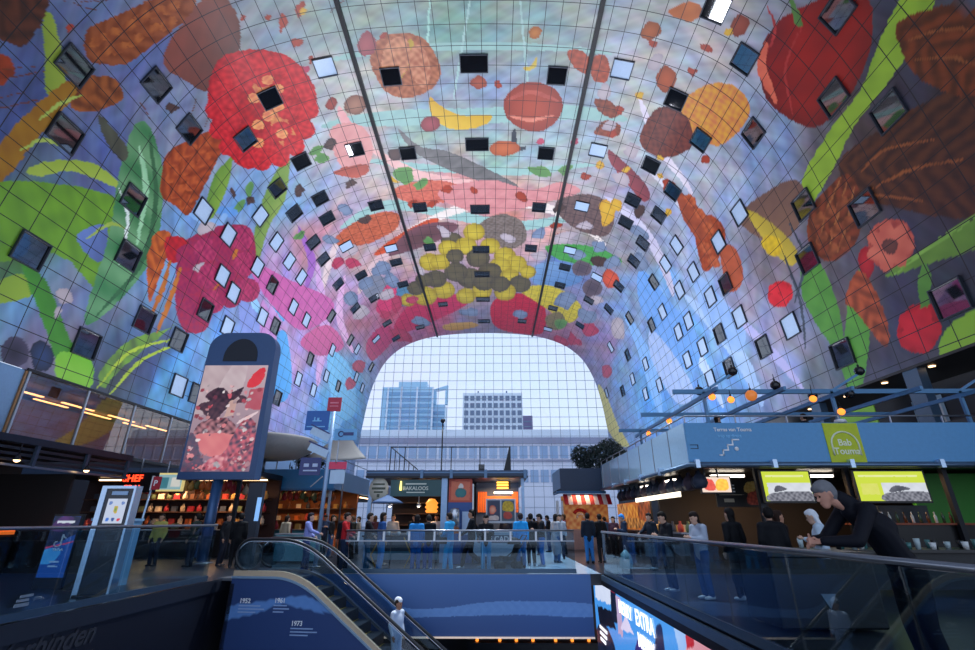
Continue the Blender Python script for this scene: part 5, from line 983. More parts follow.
# goods hung and stood in those stalls
gcol = ['b03a32', 'c8b49a', '7a4a30', 'd06a30', '5a6a48', 'a82838', 'e0d0b8', '40485a', 'c89a50']
gm = [mat('goods_%s' % c, rgb and c, .5) for c in gcol]
def goods(proto_i):
    m = MB()
    if proto_i == 0: m.lathe([(.0, 0), (.1, .0), (.12, .06), (.12, .22), (.05, .3), (.045, .4), (0, .4)], n=10)
    elif proto_i == 1: m.lathe([(.02, .5), (.03, .42), (.12, .3), (.15, .15), (.1, .02), (0, 0)], n=10)
    else: m.box(-.14, .14, -.08, .08, 0, .26)
    return m
gkinds = [('glass_jar', 'jar', 'jar'), ('hanging_bag', 'bag', 'bag'), ('goods_box', 'box', 'box')]
gmesh = {}
def good(i, ci, loc, lab, grp):
    nm, cat, _ = gkinds[i]
    if i not in gmesh:
        o = goods(i).build(nm, gm[ci]); gmesh[i] = o.data; o.material_slots[0].link = 'OBJECT'
    else:
        o = bpy.data.objects.new(nm, gmesh[i]); COL.objects.link(o); o.material_slots[0].link = 'OBJECT'
    o.material_slots[0].material = gm[ci]; o.location = loc; o.rotation_euler = (0, 0, random.uniform(-.4, .4)); tag(o, lab, cat, grp)
    return o
for k in range(66):
    good(0 if k % 2 else 2, random.randrange(9), (-19 + (k % 22) * .42, 26.2, (1.35, 1.95, 2.55)[k // 22]), 'small packet or jar on the shelves behind the totem post', 'goods on the shelves behind the totem post')
for k in range(40):
    good(1, random.randrange(9), (-14.8 + (k % 20) * .25, 23.1 + .5 * (k // 20) + random.uniform(-.1, .1), 2.72 + random.uniform(-.1, .15)), 'bag hanging under the roof of the stall behind the totem post', 'bags hung in the stall behind the totem post')
for k in range(15):
    good(0 if k % 3 else 2, random.randrange(9), (-18.4 + k * .6, 23.65, 1.14), 'jar or packet on the counter behind the totem post', 'goods on the counter behind the totem post')
for k in range(45):
    good(1, random.randrange(9), (-12.2 + (k % 15) * .33, 27.9 + (k // 15) * .6, 2.55 + random.uniform(-.1, .2)), 'bag hanging under the plain blue fascia', 'bags hung under the blue fascia')
for k in range(16):
    good(0 if k % 2 else 2, random.randrange(9), (-12 + (k % 8) * .6, 32.5, (1.55, 2.25)[k // 8]), 'packet on the back shelf under the blue fascia', 'packets under the blue fascia')
for k in range(8):
    good(k % 3 if k % 3 != 1 else 0, random.randrange(9), (-11.8 + k * .6, 27.6, 1.1), 'jar or box standing on the teal counter', 'goods on the teal counter')
for k, (x, w_) in enumerate(((-13.2, 'nearest the totem post'), (-11.6, 'right of the totem post'), (-10.4, 'by the slim lit column'))): spot(x, 23.6, 3.45, 'warm lamp hanging over the packed stall counter, ' + w_, mat('amber_bulb', (255, 170, 90), emit=2.5), L=.6)
# grey shade canopy
cm = mat('grey_canvas', (186, 182, 178), .8)
ca = thing('shade_canopy', 'large grey shade canopy shaped like a shallow bowl left of the sign pole', 'canopy', (-10.0, 25.0, 4.4))
MB().lathe([(.0, .05), (.9, .0), (1.6, .12), (2.2, .45), (2.45, .95), (2.3, 1.05), (1.5, .3), (0, .2)], n=32).build('canvas', cm, ca); MB().lathe([(.07, -.66), (.06, .08)]).build('post', steel, ca)
sa = thing('shade_sail', 'pointed grey shade sail stretched right of the bowl canopy', 'shade sail', (-7.6, 26.2, 4.6))
n = 12; vs = []; fs = []
A_, B_, C_ = Vector((-.9, .4, .1)), Vector((2.5, 0, .0)), Vector((.9, 1.6, 1.75))
for i in range(n + 1):
    for j in range(n + 1 - i):
        a, b = i / n, j / n; p = A_ * (1 - a - b) + B_ * a + C_ * b; sag = -1.6 * a * b * (1 - a - b) - .5 * a * (1 - a - b); vs.append(p + Vector((-.5 * a * b, 0, sag)))
idx = {}; q = 0
for i in range(n + 1):
    for j in range(n + 1 - i): idx[i, j] = q; q += 1
for i in range(n):
    for j in range(n - i):
        fs.append((idx[i, j], idx[i + 1, j], idx[i, j + 1]))
        if j < n - i - 1: fs.append((idx[i + 1, j], idx[i + 1, j + 1], idx[i, j + 1]))
so = MB().add(vs, fs, True).build('sail_cloth', cm, sa); md = so.modifiers.new('solid', 'SOLIDIFY'); md.thickness = .03
MB().tube([(.9, 1.6, 1.75), (.9, 1.6, -4.6)], .05, 8).build('mast', steel, sa)
tc_ = thing('teal_counter', 'low pale teal counter behind the escalator top', 'counter', (-6.1, 20.2, 0)); bx('body', mat('pale_teal', (112, 172, 182), .4), tc_, -.7, .9, 0, .5, .08, 1.0); bx('top', steel, tc_, -.75, .95, -.05, .55, 1.0, 1.05); bx('plinth', blackm, tc_, -.66, .86, .04, .5, 0, .08)
# slim lit panel by the stalls
lp = thing('light_column', 'slim dark column with pale lit panel behind the escalator top', 'column', (-7.6, 19.6, 0)); bx('body', mat('slate_body', (34, 44, 60), .4), lp, -.32, .22, 0, .3, 0, 2.9); bx('lit_panel', mat('pale_lit', (120, 165, 215), emit=.6), lp, .1, .26, -.02, 0, 1.5, 2.35)
# ---------------------------------------------------------------- central pavilion
pv = thing('market_pavilion', 'central food pavilion with flat dark roof deck between the crowd and glass wall', 'pavilion', (-.2, 20.5, 0))
bx('roof_slab', navy, pv, -3.3, 3.25, -.25, 6, 3.12, 3.42); bx('roof_lip', mat('pale_lip', (92, 124, 158), .4, .3), pv, -3.32, 3.27, -.3, -.25, 3.3, 3.36); bx('roof_lip', dark, pv, -3.32, 3.27, -.3, -.25, 3.12, 3.2)
for x in (-1.1, .1, 1.5, 3.1): bx('clip', mat('pale_lip'), pv, x, x + .12, -.34, -.25, 3.1, 3.44)
bx('post', pole_m, pv, -.24, .0, -.1, .1, 0, 3.12); bx('post', white, pv, 1.02, 1.08, -.1, .0, 1.0, 2.9); bx('post', pole_m, pv, -3.2, -3.05, -.1, .05, 0, 3.12); bx('post', pole_m, pv, 3.0, 3.12, .0, .12, 0, 3.12)
bx('back_wall', mat('umber_wall', (52, 38, 34), .7), pv, -3.2, 3.1, 5, 5.2, 0, 3.12)
bx('dividing_wall', mat('navy_wall', (40, 52, 78), .6), pv, .0, .1, .1, 5, 0, 3.1)
bx('deck_rail', blackm, pv, -2.45, 2.6, -.02, .02, 4.36, 4.4)
for x in (-2.45, -1.85, .1, 1.3, 2.56): bx('deck_post', blackm, pv, x, x + .035, -.02, .02, 3.42, 4.4)
bx('deck_glass', clear, pv, -2.4, 2.56, -.006, .006, 3.5, 4.34)
MB().bar((-2.43, -.05, 4.38), (-1.25, -.05, 3.46), .04).build('stair_rail', blackm, pv)
for k in range(1, 6): MB().bar((-2.43 + k * .2, -.05, 3.42), (-2.43 + k * .2, -.05, 4.38 - k * .155), .03).build('stair_baluster', blackm, pv)
MB().prism([(2.3, 3.42), (2.6, 3.42), (2.6, 4.38), (2.54, 4.38)], 'y', -.05, .0).build('end_brace', dark, pv)
bx('roof_unit', dark, pv, 1.25, 1.5, .4, .8, 3.42, 3.72)
fsn = bx('sign_fascia', mat('green_fascia', (52, 88, 92), .5), pv, -2.3, -.25, -.16, -.08, 2.42, 3.06)
cream_l = mat('cream_letters', (215, 220, 205), .5)
lettering('BAKALOOS', .2, cream_l, fsn, (-1.28, -.17, 2.66), align='CENTER'); MB().box(-1.7, -.85, -.17, -.155, 2.87, 2.92).box(-1.65, -.9, -.17, -.155, 2.55, 2.59).build('lettering', cream_l, fsn)
rs = MB().lathe([(0, 0), (.42, 0), (.42, .08), (0, .08)], n=28).build('round_sign', mat('cream_board', (200, 196, 180), .5), pv, (-2.78, -.1, 2.7)); rs.rotation_euler = (PI / 2, 0, 0); rs.scale = (.92, 1.08, 1)
MB().box(-.26, .26, .14, .2, .08, .09).box(-.3, .3, -.02, .06, .08, .09).box(-.2, .2, -.14, -.08, .08, .09).box(-.06, .06, -.3, -.18, .08, .09).build('lettering', mat('olive_letters', (70, 78, 62), .5), rs)
MB().lathe([(.03, 0), (.05, -.35), (.02, -.36)]).build('wall_lamp', mat('yellow_lamp', (250, 220, 110), emit=1.6), pv, (-1.88, -.22, 3.0))
# left half counter
bx('counter', mat('slate_counter', (46, 58, 72), .5), pv, -3.0, -.25, .1, .7, .0, 1.0); bx('counter_top', steel, pv, -3.05, -.2, .0, .8, 1.0, 1.05)
bx('kick_light', mat('teal_kick', (70, 120, 140), .4), pv, -3.0, -.25, .06, .1, .1, .4)
for k in range(3): bx('shelf', mat('wood_shelf'), pv, -2.9, -.3, 4.2, 4.9, 1.3 + .5 * k, 1.34 + .5 * k)
for k in range(2): MB().box(-2.6 + k * 1.2, -1.8 + k * 1.2, 1.6, 1.72, 3.02, 3.08).build('strip_light', glow_warm, pv)
# right half
po = painted('poster', .95, .9, 'c8503c', 's a83828 b84838:.0 .6 .3 .7 .2 .9 0 .9\nq d86a50 e07a58:.1 .08 .85 .08 .85 .8 .1 .8\nc 3a8a8a 2a6a70:.28 .25 .45 .18 .66 .22 .72 .42 .6 .52 .4 .54 .26 .42\ns f0e8e0 e0d0c8:.38 .55 .48 .74 .6 .56', PRINT, pv, (.06, -.02, 2.2), res=.02, k=4); po['label'] = 'orange poster with a teal round dish'
bx('blue_panel', mat('royal_panel', (44, 84, 150), .45), pv, .02, 1.02, .0, .1, .0, 2.2)
bx('side_panel', mat('pale_panel', (170, 195, 225), .4), pv, .62, .98, -.04, .0, 1.0, 1.85)
tank = MB().lathe([(.0, 0), (.2, .0), (.2, .7), (.17, .76), (.0, .78)], n=20).build('drink_tank', mat('tank_steel', (195, 200, 208), .25, .85), pv, (.34, -.28, 1.2)); MB().lathe([(.0, 0), (.24, 0), (.24, .14), (.0, .14)], n=20).build('tank_base', mat('tank_orange', (225, 120, 40), .5), tank, (0, 0, -.15))
bx('tank_stand', mat('royal_panel'), pv, .05, .62, -.55, -.02, 0, 1.05)
bx('wall_panel', mat('blue_grey_panel', (62, 80, 112), .5), pv, 1.1, 3.0, 2.0, 2.1, 0, 3.1)
for x, w in ((1.18, .42), (2.7, .28)):
    for k in range(4): bx('orange_strip', mat('orange_strip_panel', (225, 112, 40), .5), pv, x + w * k / 4, x + w * k / 4 + w / 4 - .015, 1.9, 2.0, 1.85, 2.7)
bx('orange_beam', mat('orange_strip_panel'), pv, 1.6, 2.7, 1.92, 2.0, 2.35, 2.52)
yl = bx('menu_light', mat('amber_box', (60, 46, 30), .5), pv, 2.0, 2.6, .6, .7, 2.72, 3.08)
for k in range(3): MB().box(2.02, 2.5, .57, .6, 2.75 + k * .11, 2.81 + k * .11).build('light_bar', mat('amber_light', (255, 190, 70), emit=2.2), yl)
painted('poster', .52, .78, '3a4058', 'r f0b090 d86040:.1 .3 .25 .26 .36 .4 .28 .58 .12 .55\ns e8d8d0 c0a8a0:.05 .05 .45 .05 .4 .2 .1 .18', PRINT, pv, (1.62, .2, 1.5), res=.02, k=5); painted('poster', .52, .78, '4a5a68', 'b e0c030 c09820:.06 .4 .46 .38 .44 .7 .1 .72\ns d05040 a03830:.1 .1 .4 .1 .38 .3 .12 .32', PRINT, pv, (2.2, .2, 1.5), res=.02, k=5)
bx('poster_frame', steel, pv, 1.56, 2.78, .21, .25, 1.42, 2.34)
cw = bx('front_counter', mat('pale_counter', (185, 205, 222), .4), pv, 1.08, 3.05, -.35, .3, .25, 1.08); bx('counter_top', white, pv, 1.03, 3.1, -.42, .35, 1.08, 1.14); bx('plinth', navy, pv, 1.1, 3.0, -.3, .3, 0, .25)
bx('name_strip', mat('grey_strip', (90, 100, 118), .5), cw, 1.25, 2.95, -.37, -.35, .72, 1.0); lettering('LE CADA', .27, wlet, cw, (2.1, -.38, .77), align='CENTER')
MB().box(1.9, 2.7, 1.2, 1.35, 2.6, 2.66).build('strip_light', glow_w, pv)
dl = thing('stacked_lampshade', 'orange layered lampshade glowing inside the pavilion above the counter', 'lamp', (-.95, 21.6, 1.82)); MB().lathe([(.0, 0), (.22, 0), (.27, .08), (.2, .14), (.29, .22), (.22, .3), (.27, .38), (.2, .46), (.12, .55), (0, .56)], n=20).build('shade', mat('orange_shade', (235, 140, 50), emit=.9), dl); MB().tube([(0, 0, .55), (0, 0, 1.3)], .015, 6).build('cord', dark, dl)
def pend(x, y, z, lab):
    t = thing('pendant_lamp', lab, 'lamp', (x, y, z), 0, 'pendant lamps over the pavilion counter'); MB().tube([(0, 0, .1), (0, 0, .85)], .02, 6).build('stem', white, t); MB().lathe([(.04, .14), (.12, .02), (.11, .02), (0, .1)]).build('shade', mat('silver'), t); MB().ball((0, 0, .03), .06, 8).build('bulb', glow_w, t)
pend(-2.65, 21.2, 2.05, 'pendant lamp over the pavilion counter beneath the round sign'); pend(-1.45, 21.2, 2.05, 'pendant lamp over the pavilion counter beside the orange layered shade')
pa = thing('cafe_parasol', 'small blue parasol open left of the round sign', 'parasol', (-2.4, 19.4, 0)); MB().lathe([(.02, 2.42), (.5, 2.22), (.62, 2.14), (.6, 2.12), (.0, 2.3)], n=8).build('canopy', mat('parasol_blue', (70, 98, 140), .6), pa); MB().tube([(0, 0, 0.03), (0, 0, 2.4)], .02, 6).build('pole', steel, pa); MB().lathe([(.22, 0), (.22, .05), (.03, .08)]).build('base', dark, pa)
# lamp mast on the pavilion roof
lm = thing('lamp_mast', 'thin black lamp mast standing on the pavilion roof before the towers', 'lamp', (-.85, 24, 3.42)); MB().tube([(0, 0, 0), (0, 0, 2.65)], .035, 8).build('mast', blackm, lm); MB().ball((0, 0, 2.75), .13, 10, (1, 1, .9)).build('lamp_head', dark, lm)
# high table with things on it
ht = thing('high_table', 'long dark standing table with crossed amber legs in the crowd at left', 'table', (-2.0, 18.3, 0)); bx('table_top', dark, ht, -.9, 1.2, -.3, .3, .98, 1.04)
for x in (-.6, .8): MB().bar((x - .25, -.2, .98), (x + .25, -.2, .0), .04).bar((x + .25, .2, .98), (x - .25, .2, 0), .04).build('leg', mat('amber_leg', (200, 150, 60), .5), ht)
for k in range(6): o = MB().lathe([(0, 0), (.05, 0), (.06, .14), (.0, .14)], n=10).build('drinking_glass', mat('glass_white', (220, 225, 230), .2), None, (-2.7 + k * .34, 18.25 + .1 * (k % 2), 1.04)); tag(o, 'pale drinking glass on the long dark standing table', 'glass', 'glasses on the standing table')
# push chair
st = thing('pushchair', 'dark pushchair parked in front of the pale lettered counter', 'pushchair', (2.15, 17.6, 0), .3)
MB().bar((-.25, 0, .38), (.2, 0, .34), .4, .1).bar((.16, 0, .34), (.36, 0, .85), .38, .08).build('seat', mat('charcoal_cloth', (22, 24, 30), .8), st); MB().tube([(-.3, .22, .15), (.25, .22, .55), (.6, .22, 1.05), (.6, -.22, 1.05), (.25, -.22, .55), (-.3, -.22, .15)], .02, 6).build('frame', dark, st)
hd = MB(); hd.lathe([(.02, .22), (.18, .15), (.24, 0), (.22, 0), (.1, .12)], n=14); hd.build('hood', mat('charcoal_cloth'), st, (.22, 0, .78))
for x, y in ((-.3, .22), (-.3, -.22), (.3, .24), (.3, -.24)):
    w = MB().lathe([(0, -.02), (.13, -.02), (.14, 0), (.13, .02), (0, .02)], n=16).build('wheel', blackm, st, (x, y, .14)); w.rotation_euler = (PI / 2, 0, 0)
# ---------------------------------------------------------------- right stall with roof terrace
rt = thing('terrace_stall', 'big blue stall on the right with a roof terrace and lime banner', 'market stall', (8.16, 16.3, 0))
fm = mat('terrace_blue', (84, 152, 204), .4)
bx('front_fascia', fm, rt, 0, 15.5, 0, .12, 3.28, 4.58); bx('side_fascia', mat('pale_glass_panel', (196, 232, 252), .15, .25), rt, 0, .08, .12, 13.6, 3.28, 4.6)
for k in range(7): bx('panel_joint', steel, rt, -.02, .0, 1.9 * k + 1.7, 1.9 * k + 1.76, 3.3, 4.6)
MB().tube([(-.1, 13.6, 3.2), (-.1, -.1, 3.2), (15.5, -.1, 3.2)], .075, 10).build('edge_pipe', mat('pipe_steel', (96, 122, 150), .3, .5), rt)
bx('dark_gap', blackm, rt, -.02, 15.5, -.02, .1, 3.1, 3.3)
for x in (.1, 2.6, 5.1, 8, 11): bx('pipe_clip', mat('silver'), rt, x, x + .14, -.2, .0, 3.1, 3.36)
for y in (2.6, 5.2, 7.8, 10.4): bx('pipe_clip', mat('silver'), rt, -.2, -.0, y, y + .14, 3.1, 3.36)
bx('roof_deck', blackm, rt, .1, 15.5, .1, 13.6, 3.2, 3.34)
MB().tube([(.05, 13.6, 4.82), (.05, .05, 4.82), (15.4, .05, 4.82)], .028, 8).build('terrace_rail', steel, rt)
for i in range(10): bx('rail_post', steel, rt, .03, .07, .05 + 1.5 * i, .09 + 1.5 * i, 4.58, 4.82)
for i in range(1, 9): bx('rail_post', steel, rt, 1.75 * i, 1.75 * i + .04, .03, .07, 4.58, 4.82)
bn = bx('lime_banner', mat('lime_banner', (190, 205, 30), .5), rt, 4.62, 5.78, -.03, -.005, 3.28, 4.56)
arc = [(5.2 + .44 * math.cos(t) * (1 if abs(math.cos(t)) < 1 else 1), -.045, 3.85 + .42 * math.sin(t)) for t in np.linspace(0, PI, 20)]
wbl = mat('banner_white', (238, 245, 215), .5)
MB().tube([(4.76, -.045, 3.5)] + arc[::-1] + [(5.64, -.045, 3.5)], .028, 6).build('arch_mark', wbl, bn); lettering('Bab', .3, wbl, bn, (5.2, -.04, 3.82), align='CENTER'); lettering('Touma', .3, wbl, bn, (5.21, -.04, 3.54), align='CENTER')
MB().lathe([(0, 0), (.2, 0), (.16, .1), (0, .13)]).build('white_cap', white, rt, (5.35, .1, 4.6))
lettering('Terras van Touma', .17, wlet, rt, (.95, -.012, 4.3)); lettering('trap op direct', .14, mat('sky_letters'), rt, (1.05, -.012, 4.1))
MB().box(1.0, 1.16, -.02, 0, 3.5, 3.54).box(1.12, 1.16, -.02, 0, 3.5, 3.7).box(1.12, 1.34, -.02, 0, 3.66, 3.7).box(1.3, 1.34, -.02, 0, 3.7, 3.86).box(1.3, 1.52, -.02, 0, 3.83, 3.87).box(1.48, 1.52, -.02, 0, 3.87, 4.03).box(1.48, 1.74, -.02, 0, 4.0, 4.04).build('stair_mark', wlet, rt); MB().lathe([(0, 0), (.07, 0), (.07, .01), (0, .01)]).build('stair_mark', wlet, rt, (1.6, -.012, 3.72)).rotation_euler = (PI / 2, 0, 0)
MB().box(.08, .34, -.015, 0, 3.72, 3.74).box(.08, .34, -.015, 0, 3.84, 3.86).box(.32, .34, -.015, 0, 3.72, 3.86).build('small_mark', dark, rt)
# under the roof
bx('back_wall', mat('dark_brown_wall', (34, 27, 24), .7), rt, .6, 15.4, 5.5, 5.7, 0, 3.2); bx('green_wall', mat('green_wall', (52, 130, 44), .5), rt, 8.6, 16, 2.0, 2.15, 0, 3.1)
bx('side_counter', mat('stall_black'), rt, .5, 1.3, 3, 13, 0, 1.05); bx('side_counter_top', steel, rt, .45, 1.35, 3, 13, 1.05, 1.1)
for x in (1.7, 5.0): MB().box(x, x + 1.2, 2.4, 2.6, 3.02, 3.1).build('strip_light', glow_w, rt)
for y in (3.5, 7): MB().box(.6, .75, y, y + 1.0, 2.98, 3.04).build('strip_light', glow_w, rt)
for x in (2.3, 5.3, 8.55): bx('post', dark, rt, x, x + .16, .5, .66, 0, 3.15)
bx('lit_menu_strip', mat('lit_strip', (235, 225, 200), emit=1.4), rt, .3, .36, 2.2, 8.0, 2.32, 2.5)
painted('food_poster', 1.0, .5, 'd8c0b0', 'b d85040 c04030:.1 .1 .45 .08 .4 .4 .12 .42\nb e8c040 e0a030:.5 .08 .9 .1 .88 .42 .55 .4', LIT, rt, (.75, 1.2, 2.42), res=.02, k=4); bx('food_poster_back', dark, rt, .7, 1.8, 1.21, 1.26, 2.38, 2.96)
for x in (.9, 1.35): MB().tube([(x, 1.2, 2.9), (x, 1.2, 3.2)], .03, 6).build('hanger', steel, rt)
pb = bx('pide_board', mat('black_board', (18, 16, 18), .5), rt, 1.5, 3.3, 1.9, 1.98, 1.96, 2.86)
lettering('PIDE', .36, wlet, pb, (1.58, 1.88, 2.46), sx=.85); MB().box(1.6, 2.5, 1.87, 1.89, 2.36, 2.38).box(1.75, 2.1, 1.87, 1.89, 2.12, 2.24).build('lettering', mat('dim_letters', (170, 160, 140), .5), pb)
painted('food_picture', .85, .86, '1c1412', 'b d8b860 c89840:.1 .5 .4 .45 .55 .7 .5 .84 .2 .78\nb c85030 8a2818:.15 .1 .5 .05 .78 .2 .75 .55 .4 .5 .2 .4', PRINT, pb, (2.42, 1.87, 1.98), res=.02, k=5)
mat('lime_screen', rough=.2, emit=.6, attr='Col')
def screen(x0, w, z0, h, split, nm):
    o = bx('screen_housing', blackm, rt, x0 - .06, x0 + w + .06, .3, .4, z0 - .06, z0 + h + .04)
    T = 'q d8dce4 c8ccd4:%.2f .0 %.2f .0 %.2f %.2f %.2f %.2f\n' % (split, w, w, h * .62, split, h * .62)
    T += 'b 40404a 8a8a94:%.2f .0 %.2f .0 %.2f %.2f %.2f %.2f\n' % (split, w - .05, w - .1, h * .32, split + .1, h * .26)
    T += 's 30303a 60606a:%.2f %.2f %.2f %.2f %.2f %.2f\n' % (split + .2, h * .3, split + w * .4, h * .4, split + w * .2, h * .52)
    T += 'q e4e8a0 e0e490:.1 %.2f %.2f %.2f %.2f %.2f .1 %.2f' % (h * .82, w - .2, h * .82, w - .2, h * .88, h * .88)
    if split > .3: T += '\nq d8dc60 d0d450:.12 .2 %.2f .2 %.2f %.2f .12 %.2f' % (split - .12, split - .12, h * .6, h * .6)
    painted('screen_face', w, h, 'c8d820', T, mat('lime_screen'), o, (x0, .29, z0), res=.02, k=5)
screen(2.4, 1.55, 2.1, .92, .12, 0); screen(5.45, 2.25, 2.1, .92, .8, 1)
bx('bar_shelf', mat('red_wood', (130, 62, 36), .5), rt, 5.2, 9.2, .6, 1.0, 1.38, 1.44); bx('bar_back', mat('slate_bar', (52, 60, 66), .5), rt, 6.9, 8.6, 1.6, 1.7, 0, 2.0); bx('pale_column', mat('pale_blue_panel'), rt, 5.95, 6.2, 1.3, 1.5, 0, 2.9)
bx('bar_front', blackm, rt, 5.2, 9.2, .7, .8, 0, 1.38)
for i in range(14): o = MB().lathe([(0, 0), (.04, 0), (.045, .2), (.016, .27), (.016, .34), (0, .34)], n=8).build('bottle', [mat('bottle_green', (40, 70, 50), .15), mat('bottle_brown', (90, 54, 30), .15), mat('bottle_pale', (190, 195, 190), .2)][i % 3], None, (13.5 + i * .25, 17.1, 1.44)); tag(o, 'bottle on the red wood bar shelf under the second lime screen', 'bottle', 'bottles on the bar shelf')
for i, c in enumerate(('d06a40', 'e0e4ea', 'c8ccd4')): o = MB().box(0, .02, 0, .16, 0, .34).build('menu_card', mat('card_%s' % c, c), None, (13.9 + i * .2, 16.7, 1.44)); o.rotation_euler = (0, -.2, 0); tag(o, ('orange', 'white', 'grey')[i] + ' menu card leaning on the red wood bar shelf', 'card')
# hanging dark garments / bags along the side
for i in range(26):
    o = good(1, 0, (8.75 + .12 * (i % 2), 17.2 + i * .45, 2.52), 'dark bag hanging in a row under the pale side of the terrace stall', 'dark bags hung along the terrace stall'); o.material_slots[0].material = mat('goods_navy%d' % (i % 3), ((44, 54, 76), (34, 40, 58), (70, 56, 70))[i % 3], .6); o.scale = (1.7, 1.7, 1.25); o.name = 'dark_bag'
for i in range(22):
    good((0, 2)[i % 2], random.randrange(9), (9.0 + .2 * (i % 2), 19.5 + i * .42, 1.1), 'jar or packet on the side counter of the terrace stall', 'goods on the terrace stall counter')
# terrace frame with lamps
pg = thing('lamp_pergola', 'blue steel frame with black lamps on the roof terrace', 'pergola', (8.3, 16.5, 3.34)); pgm = mat('frame_blue', (84, 132, 172), .4, .3)
ZT = 2.5
for x in (1.0, 5.6, 10.2):
    for y in (.5, 8.5): MB().box(x - .05, x + .05, y - .05, y + .05, 0, ZT).build('post', pgm, pg)
for y in (.5, 4.5, 8.5): MB().bar((-.1, y, ZT), (11, y, ZT), .1, .16).build('beam', pgm, pg)
for x in (1.0, 3.3, 5.6, 7.9, 10.2): MB().bar((x, -.6, ZT - .16), (x, 9.4, ZT - .16), .09, .14).build('beam', pgm, pg)
for x in (1.0, 5.6, 10.2): MB().bar((x, .5, ZT), (x + 1.3, .3, ZT + .75), .08).build('lamp_arm', pgm, pg)
def ball_lamp(p, r, m, lab, grp):
    t = thing('globe_lamp', lab, 'lamp', p, 0, grp); MB().ball((0, 0, 0), r, 12).build('globe', m, t); MB().lathe([(.03, r * .9), (.04, r + .06), (0, r + .08)], n=8).build('cap', dark, t)
    MB().tube([(0, 0, r + .06), (0, 0, r + .25)], .012, 5).build('cord', dark, t)
gb = mat('globe_black', (30, 32, 38), .2)
for i, (x, y, z) in enumerate(((9.5, 16.8, 5.6), (10.15, 16.8, 5.5), (13.0, 16.7, 5.5), (9.4, 21, 5.55), (9.4, 24, 5.5), (13.9, 16.75, 5.05))): ball_lamp((x, y, z), .12, glow_or, 'small lit amber globe lamp hanging from the terrace frame', 'amber globes on the terrace')
ball_lamp((10.9, 16.8, 5.65), .2, mat('dim_amber', (190, 110, 50), .3, emit=.5), 'large dim amber globe lamp on the terrace frame above the stair mark', None)
for i, (x, y, z) in enumerate(((10.4, 16.8, 6.55), (15.0, 16.8, 6.55), (14.4, 16.8, 5.7), (13.9, 18, 5.95), (11.9, 16.9, 6.05), (9.3, 17.3, 5.95))): ball_lamp((x, y, z), .17, gb, 'black globe lamp at the end of a terrace frame arm', 'black globes on the terrace')
# low tables with glassware behind the right railing
bt = thing('bar_table', 'long dark bar table full of glassware behind the right railing', 'table', (9.2, 12.4, 0)); bx('table_top', mat('table_black', (24, 26, 30), .3), bt, -.2, 9, -.5, .6, .84, .9); bx('front_panel', mat('table_front', (26, 30, 34), .5), bt, -.1, 8.9, -.4, -.36, .1, .84)
for x in (0, 4.4, 8.8): bx('leg', dark, bt, x - .05, x + .05, -.05, .05, 0, .84)
gl_m = [mat('glass_frost', (170, 190, 195), .15), mat('glass_teal', (70, 120, 120), .15), mat('cup_black', (28, 30, 34), .3), mat('cup_white', (215, 220, 222), .4)]
gp0 = None
for i in range(44):
    r = random.random(); P = (9.1 + i * .2, 12.3 + random.uniform(-.4, .5), .9)
    if gp0 is None: gp0 = MB().lathe([(0, 0), (.04, 0), (.055, .15), (.045, .15), (.03, .02), (0, .02)], n=10).build('drinking_glass', gl_m[0]); gp0.material_slots[0].link = 'OBJECT'; o = gp0
    else: o = gp0.copy(); COL.objects.link(o)
    o.material_slots[0].material = gl_m[i * 7 % 4]; o.location = P; o.scale = (1.2, 1.2, random.uniform(.9, 1.6)); tag(o, 'glass or cup among many on the dark bar table', 'glass', 'glassware on the bar table')
bi = thing('waste_bin', 'wide black bin close behind the right glass railing', 'bin', (6.6, 8.6, 0)); bx('body', blackm, bi, -.75, .8, -.5, .5, .04, 1.0, bevel=.03); bx('lid', mat('bin_lid', (30, 34, 40), .3), bi, -.78, .83, -.53, .53, 1.0, 1.06); MB().prism([(-.1, .5), (.12, .5), (.0, .3)], 'y', -.515, -.5).build('triangle_mark', mat('grey_emblem'), bi)
rp = thing('red_panel', 'dark red leaning board behind the railing below the leaning man', 'board', (6.9, 5.7, 0)); MB().prism([(-.35, 0), (.45, 0), (.3, .86), (-.1, .82)], 'y', 0, .1).build('board', mat('deep_red', (120, 14, 18), .5), rp); MB().bar((-.3, -.02, .05), (.62, -.02, .98), .035).build('gold_edge', mat('gold_edge', (225, 165, 80), .3, .4), rp)  # added board and gold bar replace the escalator's reflection in the railing glass
# ---------------------------------------------------------------- striped awning stall and tree
aw = thing('awning_stall', 'far stall with red and white striped awning and warm orange front', 'market stall', (5.7, 30, 0))
bx('fascia', navy, aw, 0, 2.55, 0, .15, 3.1, 4.45); bx('side_fascia', mat('pale_grey_blue'), aw, -.0, .12, .15, 4, 3.1, 4.45); bx('roof_slab', dark, aw, 0, 2.4, .1, 4, 3.2, 3.3); bx('lower_edge', mat('edge_blue'), aw, -.3, 2.6, -.3, .0, 3.0, 3.14)
for i in range(11): MB().prism([(-.6, 2.38), (-.55, 2.38), (-.02, 2.92), (-.02, 2.98)], 'x', .1 + i * .25, .35 + i * .25).build('awning_stripe', mat('awning_red', (185, 28, 44), .6) if i % 2 == 0 else mat('awning_white', (235, 225, 225), .6), aw)
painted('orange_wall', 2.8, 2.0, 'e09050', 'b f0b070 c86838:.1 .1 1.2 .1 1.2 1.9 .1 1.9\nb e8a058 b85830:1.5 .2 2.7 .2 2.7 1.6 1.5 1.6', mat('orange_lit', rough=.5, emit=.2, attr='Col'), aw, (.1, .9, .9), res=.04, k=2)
bx('wall_back', dark, aw, .1, 2.9, .92, 1.0, .9, 2.9); bx('counter', mat('pale_pink_counter', (200, 160, 150), .5), aw, .1, 2.6, .0, .6, 0, 1.05)
